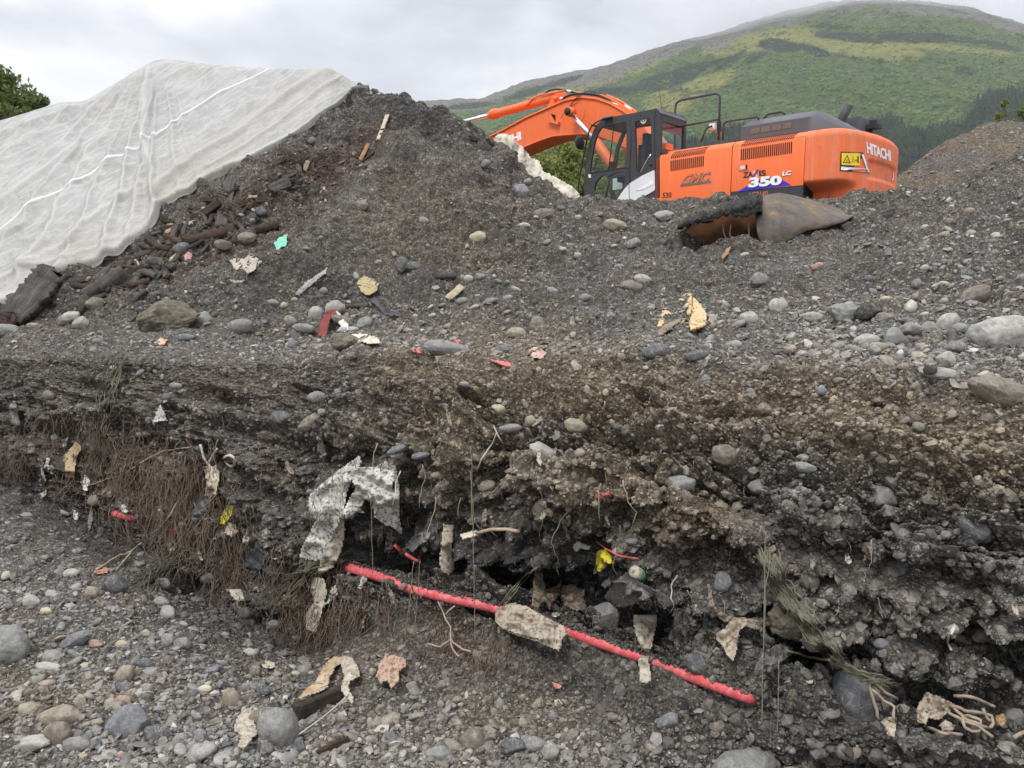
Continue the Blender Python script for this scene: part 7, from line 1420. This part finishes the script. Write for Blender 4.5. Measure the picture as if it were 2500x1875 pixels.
# ------------------------------------------------------------------ wood
def wood(name, a, b, w, mat, label, flat=.5, bend=0.0, round_=False, group=None, off=None, seed=None, parent=None, taper=.85):
    seed = seed or int(a[0] * 3 + a[1]); r = np.random.default_rng(seed); pa, _ = hit(*a); pb, _ = hit(*b); dep = (pa[1] + pb[1]) / 2; s = dep / F_PX; W_ = w * s / 2; n = 26; k = 16
    off = W_ * .35 if off is None else off; pa = pa - FWD * off; pb = pb - FWD * off; t_ = np.linspace(0, 1, n); L = pb - pa; ln = np.linalg.norm(L); ax = L / ln; side = np.cross(ax, FWD); side /= np.linalg.norm(side); dp = np.cross(side, ax)
    ctr = pa + t_[:, None] * L + side * (bend * np.sin(t_ * math.pi) * ln)[:, None]; an = np.linspace(0, 2 * math.pi, k, endpoint=False); e_ = 1.0 if round_ else .35
    cxx = np.sign(np.cos(an)) * np.abs(np.cos(an)) ** e_; cyy = np.sign(np.sin(an)) * np.abs(np.sin(an)) ** e_; sc = (1 - (1 - taper) * t_) * (1 + .08 * r.normal(size=n)); th = 1.0 if round_ else flat
    endj = r.uniform(-.5, .5, (2, k)) * W_ * (.35 if round_ else .8)
    V = ctr[:, None] + side * (cxx[None] * W_ * sc[:, None])[..., None] + dp * (cyy[None] * W_ * th * sc[:, None])[..., None]; V[0] += ax * endj[0][:, None]; V[-1] += ax * endj[1][:, None]
    Pn = V.reshape(-1, 3); Lc = np.stack([np.repeat(t_ * ln, k) * 4, np.tile(cxx, n) * W_ * 40, np.tile(cyy, n) * W_ * 40], -1); Pn = Pn + (Pn - np.repeat(ctr, k, 0)) * (.30 * fbm(Lc, 1.3, 4, .65, seed % 50, ridged=True))[:, None]
    i = np.arange(n * k).reshape(n, k); j = np.roll(i, -1, 1); Q_ = np.stack([i[:-1], j[:-1], j[1:], i[1:]], -1).reshape(-1, 4); Vf = np.concatenate([Pn, [Pn[:k].mean(0)], [Pn[-k:].mean(0)]]); T_ = np.concatenate([np.stack([np.full(k, n * k), j[0], i[0]], -1), np.stack([np.full(k, n * k + 1), i[-1], j[-1]], -1)])
    o = Vf.mean(0); gr = np.concatenate([np.stack([np.repeat(t_ * ln, k) * 5, np.tile(cxx, n) * W_ * 70, np.tile(cyy, n) * W_ * 70], -1), [[0, 0, 0], [1, 1, 1]]]) + seed % 37; ob = np_obj(name, Vf - o, Q_, T_, mat, parent, attrs={'gr': gr}); ob.location = o.tolist(); 
    if label: tag(ob, label, name.replace('_', ' ').split()[-1], group)
    return ob
wood('charred_plank', (150, 668), (52, 775), 66, M_WOODG, 'large dark weathered plank leaning below the tarp at far left', .35, taper=1.0, off=.12); LAND.append((100, 720, 'large weathered plank'))
wood('log', (308, 666), (212, 724), 36, M_WOODG, 'thick grey log lying right of the large weathered plank', round_=True); LAND.append((260, 695, 'thick grey log')); wood('log', (220, 728), (192, 752), 24, M_WOODG, 'short log stub below the thick grey log', round_=True)
wood('wood_stub', (140, 660), (170, 680), 17, M_WOODG, 'short stub poking over the top end of the large plank', round_=True); wood('thin_plank', (286, 660), (172, 688), 15, M_WOODG, 'thin splintered plank between the large plank and the log', .4)
wood('plank', (562, 446), (542, 555), 27, M_WOODG, 'upright grey plank in the middle of the wood debris', .3, taper=1.0); LAND.append((552, 500, 'upright grey plank'))
sl_ = wood('split_log', (575, 560), (448, 592), 28, M_WOODR, 'long split reddish log under the upright plank', round_=True, bend=.03); LAND.append((510, 578, 'split reddish log')); wood('grey_log', (628, 530), (568, 562), 22, M_WOODG, 'grey log end right of the upright plank', round_=True)
wood('dark_log', (680, 550), (624, 562), 20, M_WOODD, 'dark log at the right foot of the wood debris', round_=True); wood('wood_stick', (432, 554), (414, 602), 16, M_WOODG, 'short upright stick near the tarp edge', round_=True)
wood('thin_plank', (630, 454), (726, 484), 14, M_WOODG, 'thin plank slanting right of the upright plank', .4); wood('wood_block', (706, 448), (660, 466), 24, M_WOODG, 'blocky wood chunk on top of the thin slanting plank', .6)
wood('wood_stick', (623, 446), (603, 510), 8, M_WOODD, 'narrow stick between upright plank and slanting plank', round_=True); wood('wood_chunk', (536, 495), (498, 522), 17, M_WOODD, 'dark chunk left of the upright plank', .6); wood('wood_stick', (729, 407), (737, 446), 12, M_WOODG, 'short stick high in the wood debris', round_=True)
wood('wood_chip', (753, 394), (745, 416), 10, M_WOODP, 'pale grey chip high in the wood debris', .4); wood('wood_stick', (791, 458), (796, 494), 6, M_WOODP, 'thin pale twig at the right edge of the wood debris', round_=True); wood('pale_lath', (946, 282), (923, 342), 9, M_WOODP, 'pale wooden lath on the dark mound right of the tarp', .4); LAND.append((935, 312, 'pale wooden lath'))
wood('wood_stick', (900, 352), (880, 392), 9, M_WOODO, 'orange brown stick on the dark mound below the pale lath', .5); wood('wood_stick', (915, 372), (872, 404), 6, M_WOODD, 'dark stick crossing the orange brown stick', round_=True); wood('wood_chip', (418, 548), (410, 572), 14, M_WOODO, 'bright orange split chip near the tarp edge', .5)
wood('forked_root', (325, 702), (345, 668), 22, M_WOODG, 'forked root piece right of the thick grey log', round_=True); wood('forked_root', (342, 668), (382, 676), 17, M_WOODG, 'arm of driftwood right of the thick grey log', round_=True, bend=.1)
wood('wet_plank', (848, 1692), (722, 1742), 44, M_WOODD, 'wet dark plank end sticking out at the bottom centre', .6, taper=1.0); LAND.append((790, 1715, 'wet dark plank')); wood('broken_board', (850, 1815), (780, 1842), 34, M_WOODR, 'broken reddish board at the bottom right of the leaning boulder', .5)
wood('bark_slab', (0, 770), (48, 790), 40, M_WOODR, 'dark red rotten bark at the far left picture edge', .6); wood('upright_stick', (2290, 812), (2222, 905), 20, M_WOODG, 'knobbly upright stick standing among the rocks on the right ledge', round_=True, bend=.06, off=.14); LAND.append((2255, 860, 'upright stick'))
wood('wood_stick', (1062, 676), (1128, 674), 14, M_WOODG, 'short dark driftwood stick in the middle slope', round_=True); wood('wood_sliver', (1128, 700), (1092, 730), 16, M_WOODP, 'pale flat wood sliver in the middle slope', .3); wood('wood_stick', (900, 745), (840, 750), 12, M_WOODG, 'grey stick behind the white bent strip', round_=True)
wood('driftwood_board', (2055, 560), (2180, 520), 22, M_WOODG, 'flat slate like board right of the folded rusty scrap', .5); wood('wood_stick', (1150, 338), (1205, 352), 9, M_WOODD, 'dark board on the mound shoulder under the boom', .4)
# many smaller pieces in the debris strip, each a thing of its own
USED = set()
def auto_label(u, v, size, shade, shape, pool):
    L = sorted(pool, key=lambda l: (l[0] - u) ** 2 + (l[1] - v) ** 2)
    for k in range(14):
        lu, lv, nm = L[k]; du, dv = u - lu, v - lv; dd = math.hypot(du, dv); h_ = '' if abs(du) < .45 * abs(dv) else ('right' if du > 0 else 'left'); w_ = '' if abs(dv) < .45 * abs(du) else ('below' if dv > 0 else 'above')
        dist = 'just' if dd < 45 else 'close' if dd < 90 else 'some way' if dd < 170 else 'far'
        rel = {('', 'below'): 'below', ('', 'above'): 'above', ('right', ''): 'right of', ('left', ''): 'left of', ('right', 'below'): 'below right of', ('left', 'below'): 'below left of', ('right', 'above'): 'above right of', ('left', 'above'): 'above left of', ('', ''): 'beside'}[(h_, w_)]
        s_ = f'{size} {shade} {shape} {dist} {rel} the {nm}'
        if s_ not in USED and len(s_.split()) <= 16: USED.add(s_); return s_
    return s_
def debris_wood():
    r = np.random.default_rng(21); mats = [(M_WOODD, 'dark'), (M_WOODG, 'grey'), (M_WOODR, 'reddish'), (M_WOODD, 'blackish'), (M_WOODP, 'pale')]; n = 0; k = 0; pool = [l for l in LAND if l[1] < 760 and l[0] < 1000]
    while n < 280 and k < 9000:
        k += 1; f = r.random(); cu, cv = np.interp(f, [0, .35, .7, 1], [215, 400, 560, 860]), np.interp(f, [0, .35, .7, 1], [680, 600, 490, 370]); u = cu + r.normal(0, 40); v = cv + r.normal(0, 32) + 10
        if v < np.interp(u, TU, TV) + 12 or u > 930: continue
        a = r.uniform(-1.3, 1.3) if r.random() < .4 else r.normal(-.3, .35); ln = r.uniform(10, 20 + 40 * r.random()) * (1.15 if f < .6 else .7); m, sh_ = mats[r.choice(5, p=[.38, .24, .2, .15, .03])]; w = max(3, ln * r.uniform(.10, .36)); kind = r.choice(['wood chip', 'stick', 'bark piece', 'wood splinter']) ; 
        wood({'wood chip': 'wood_chip', 'stick': 'wood_stick', 'bark piece': 'bark_piece', 'wood splinter': 'wood_splinter'}[kind], (u - ln / 2 * math.cos(a), v - ln / 2 * math.sin(a)), (u + ln / 2 * math.cos(a), v + ln / 2 * math.sin(a)), w, m, auto_label(u, v, 'long' if ln > 32 else 'short' if ln < 20 else 'middling', sh_, kind, pool), r.uniform(.25, .7), r.uniform(-.08, .08), r.random() < .35, 'wood pieces in the debris strip', seed=900 + k); n += 1
debris_wood()
def cobbles():
    r = np.random.default_rng(33); zones_ = [((250, 1620, 300, 150), .26), ((600, 1600, 140, 140), .08), ((2200, 850, 240, 70), .14), ((900, 770, 420, 50), .12), ((2300, 640, 200, 110), .09), ((1500, 640, 400, 90), .09), ((1000, 1790, 500, 50), .07), ((1500, 1060, 500, 110), .07), ((1150, 620, 200, 100), .05), ((500, 1000, 380, 160), .05), ((1900, 1450, 400, 160), .03)]; w = np.array([z[1] for z in zones_]); w /= w.sum(); n = k = 0; placed = [(a[0], a[1], a[2]) for a in exec_rocks]
    while n < 150 and k < 6000:
        k += 1; (cu, cv, su, sv), _ = zones_[r.choice(len(zones_), p=w)]; u, v = cu + r.normal(0, .8) * su, cv + r.normal(0, .8) * sv
        if not (5 < u < 2495 and 270 < v < 1865): continue
        W_ = r.uniform(20, 44) if v > 1400 else r.uniform(15, 32); 
        if any(math.hypot(u - a, v - b) < (W_ + c) * .55 for a, b, c in placed): continue
        if u < 940 and v < np.interp(u, TU, TV) + 30: continue
        if ydep(u, v) > 12: continue
        placed.append((u, v, W_)); col = r.choice(['grey', 'pale', 'dark', 'tan', 'blue', 'brown', 'red', 'cream'], p=[.28, .14, .16, .12, .14, .11, .03, .02]); ag = r.choice([.2, .4, .7], p=[.25, .3, .45]); sh_ = {.2: 'rounded cobble', .4: 'flat cobble', .7: 'angular stone'}[float(ag)]
        rock(u, v, W_, W_ * (r.uniform(.7, .95) if ag == .2 else r.uniform(.4, .7)), r.uniform(-25, 25), col, float(ag), auto_label(u, v, 'biggish' if W_ > 33 else 'small', {'blue': 'bluish', 'red': 'reddish'}.get(col, col), sh_, LAND), 'cobble', 'loose cobbles on slopes and pit floor', sub=3, cat='cobble', sink=.3, seed=3000 + k); n += 1
cobbles()
# ------------------------------------------------------------------ roots hanging out of the bank
def roots(name, zones_, n, mat, rad, ln, label, seed):
    r = np.random.default_rng(seed); L = []
    for _ in range(n):
        cu, cv, su, sv = zones_[r.integers(len(zones_))]; u, v = cu + r.normal(0, .7) * su, cv + r.normal(0, .7) * sv; p, nn_ = hit(u, v)
        if p[1] > 8: continue
        m = int(r.integers(7, 14)); l = ln * r.uniform(.4, 1.3); q = p - FWD * r.uniform(.0, .06); d = np.array([r.normal(0, .35), -.1 + r.normal(0, .2), -1.0]); pts = [q.copy()]
        for i in range(m): d += np.array([r.normal(0, .28), r.normal(0, .2), -.12]); d /= np.linalg.norm(d); q = q + d * l / m; pts.append(q.copy())
        R_ = rad * r.uniform(.4, 2.0); L.append(tube_V(pts, np.linspace(R_, R_ * .3, len(pts)), 4))
        for b in range(r.integers(0, 3)):
            i = r.integers(1, m); q2 = pts[i].copy(); d2 = d + r.normal(0, .7, 3); d2 /= np.linalg.norm(d2); p2 = [q2.copy()]
            for _k in range(4): d2 += r.normal(0, .3, 3) + np.array([0, 0, -.2]); d2 /= np.linalg.norm(d2); q2 = q2 + d2 * l * .1; p2.append(q2.copy())
            L.append(tube_V(p2, np.linspace(R_ * .6, R_ * .2, 5), 4))
    V, Q_, T_ = join_tubes(L); tag(np_obj(name, V, Q_, T_, mat), label, 'roots', kind='stuff')
roots('hair_roots', [(300, 1100, 110, 50), (420, 1150, 100, 60), (500, 1230, 70, 60), (360, 1200, 110, 50), (440, 1290, 80, 50)], 1150, M_ROOT, .0023, .30, 'curtain of fine brown roots hanging down the left bank', 81)
roots('hair_roots', [(600, 1350, 60, 60), (700, 1420, 60, 60), (760, 1480, 50, 50), (560, 1380, 40, 40)], 750, M_ROOT, .0021, .24, 'fine brown roots below the torn plastic and left of it', 82)
roots('hair_roots', [(1160, 1570, 70, 30), (1080, 1560, 40, 30), (1220, 1590, 60, 30)], 800, M_ROOT, .0016, .15, 'dense mat of fine roots hanging under the red pipe', 83)
roots('hair_roots', [(100, 1050, 100, 60), (250, 1060, 60, 40), (30, 1100, 40, 50), (850, 1420, 60, 40), (900, 1480, 90, 40)], 700, M_ROOT, .0019, .20, 'scattered fine roots on the left bank and under the plastic', 84)
roots('hair_roots', [(1400, 1200, 300, 150), (2000, 1400, 250, 120), (1100, 1300, 150, 100), (1600, 1480, 150, 60)], 130, M_ROOTP, .0014, .06, 'sparse pale rootlets sticking out of the right bank', 85)
strand('branching_root', [[(1070, 1470), (1085, 1500), (1100, 1530), (1100, 1560), (1130, 1585), (1150, 1590)], [(1100, 1560), (1075, 1580), (1045, 1572)], [(1085, 1500), (1110, 1480)], [(1100, 1560), (1105, 1585), (1122, 1602)]], .0045, M_ROOTP, 'branching pale root under the red pipe left of the centre strings', 'root', off=.08)
strand('branching_root', [[(330, 1140), (300, 1160), (262, 1170), (210, 1185)], [(300, 1160), (270, 1150)]], .004, M_ROOTP, 'pale root running sideways over the left bank', 'root', off=.05); strand('branching_root', [[(440, 1215), (420, 1250), (390, 1290), (370, 1300)], [(470, 1090), (400, 1100), (340, 1130)]], .0042, M_ROOTP, 'pale slanting roots amid the left root curtain', 'root', off=.08)

def bank_litter():
    r = np.random.default_rng(91); kinds = [(M_BRNR, 'brown', 'rag'), (M_GRYR, 'grey', 'plastic shred'), (M_PAL, 'pale', 'cloth shred'), (M_PAP, 'tan', 'paper shred'), (M_PLA, 'whitish', 'plastic shred'), (M_BRNR, 'dark brown', 'rag')]; n = k = 0
    while n < 74 and k < 4000:
        k += 1; u = r.uniform(20, 2480); b, t_ = np.interp(u, UK, Vb), np.interp(u, UK, Vl) + 110; v = t_ + (b - t_) * r.random() ** .7
        if u > 1400 and r.random() < .45: continue
        if ydep(u, v) > 8: continue
        w, h = r.uniform(8, 22), r.uniform(14, 58); m = 7; a = np.linspace(0, 2 * math.pi, 11, endpoint=False); ro = r.uniform(.55, 1.15, 11); sh_ = r.uniform(-.5, .5)
        pts = [(u + w * .5 * math.cos(q) * s_ + sh_ * h * .4 * math.sin(q), v + h * .5 * math.sin(q) * s_) for q, s_ in zip(a, ro)]; mt_, cn, kn = kinds[r.integers(len(kinds))]
        rag('scrap' if kn != 'rag' else 'rag', pts, mt_, auto_label(u, v, 'long' if h > 40 else 'small', cn, kn, LAND), kn.split()[-1], .035, .04, 2.4, 500 + k, fold=1.3, group='scraps sticking out of the cut bank'); n += 1
    for i in range(34):
        u = r.uniform(60, 2300) if i % 3 == 0 else r.uniform(150, 1150); v = np.interp(u, UK, Vw) + r.uniform(-20, 160); l = r.uniform(40, 150); 
        if ydep(u, v) > 8: continue
        pts = [(u, v)]; 
        for j in range(4): pts.append((pts[-1][0] + r.normal(0, l * .07), pts[-1][1] + l / 4))
        strand('hanging_root', [pts], r.uniform(.0018, .004), [M_ROOT, M_ROOTP, M_STRG, M_STR][r.integers(4)], auto_label(u, v, 'long' if l > 95 else 'short', ['thin', 'wispy', 'frayed'][i % 3], 'dangling root', LAND), 'root', off=r.uniform(.05, .12), wig=3, taper=True, group='roots and cords dangling from the bank', y=1, drop='min')
bank_litter()
# ------------------------------------------------------------------ haze
def haze():
    bm = bmesh.new(); bm_box(bm, -4200, 4200, -60, 2600, -560, 720); o = bm_obj('haze', bm, bpy.data.materials.new('haze_air'), None)
    m = o.data.materials[0]; m.use_nodes = True; nt = m.node_tree; nt.nodes.clear(); out = nt.nodes.new('ShaderNodeOutputMaterial'); pv_ = nt.nodes.new('ShaderNodeVolumePrincipled')
    pv_.inputs['Color'].default_value = (.93, .95, 1.0, 1); pv_.inputs['Density'].default_value = .00013; pv_.inputs['Anisotropy'].default_value = .2; nt.links.new(pv_.outputs[0], out.inputs['Volume']); tag(o, 'thin pale haze between the pit and the mountain', 'haze', kind='stuff')
haze()
def cloudbank(u, v, y, rx, ry, rz, dens, lab, seed):  # low cloud on the summit, a volume set inside the haze
    V, Fc = ICO[4]; V = V * (1 + .25 * fbm(V, 1.6, 3, .55, seed))[:, None]; c = at(u, v, y); ob = np_obj('cloud_bank', V * np.array([rx, ry, rz]), tris=Fc, mat=None); ob.location = c.tolist()
    m = bpy.data.materials.new('cloudbank'); m.use_nodes = True; nt = m.node_tree; nt.nodes.clear(); out = nt.nodes.new('ShaderNodeOutputMaterial'); pv_ = nt.nodes.new('ShaderNodeVolumePrincipled'); pv_.inputs['Color'].default_value = (.95, .96, 1, 1); pv_.inputs['Density'].default_value = dens; nt.links.new(pv_.outputs[0], out.inputs['Volume']); ob.data.materials.append(m)
    tag(ob, lab, 'cloudbank', kind='stuff')
cloudbank(1760, 22, 1360, 210, 110, 34, .0045, 'low cloud wrapping the left shoulder of the summit', 3.)
cloudbank(2080, -22, 1360, 260, 110, 38, .006, 'low cloud lying over the summit', 5.)
cloudbank(2460, 6, 1360, 200, 110, 40, .0045, 'low cloud hiding the right shoulder of the summit', 7.)
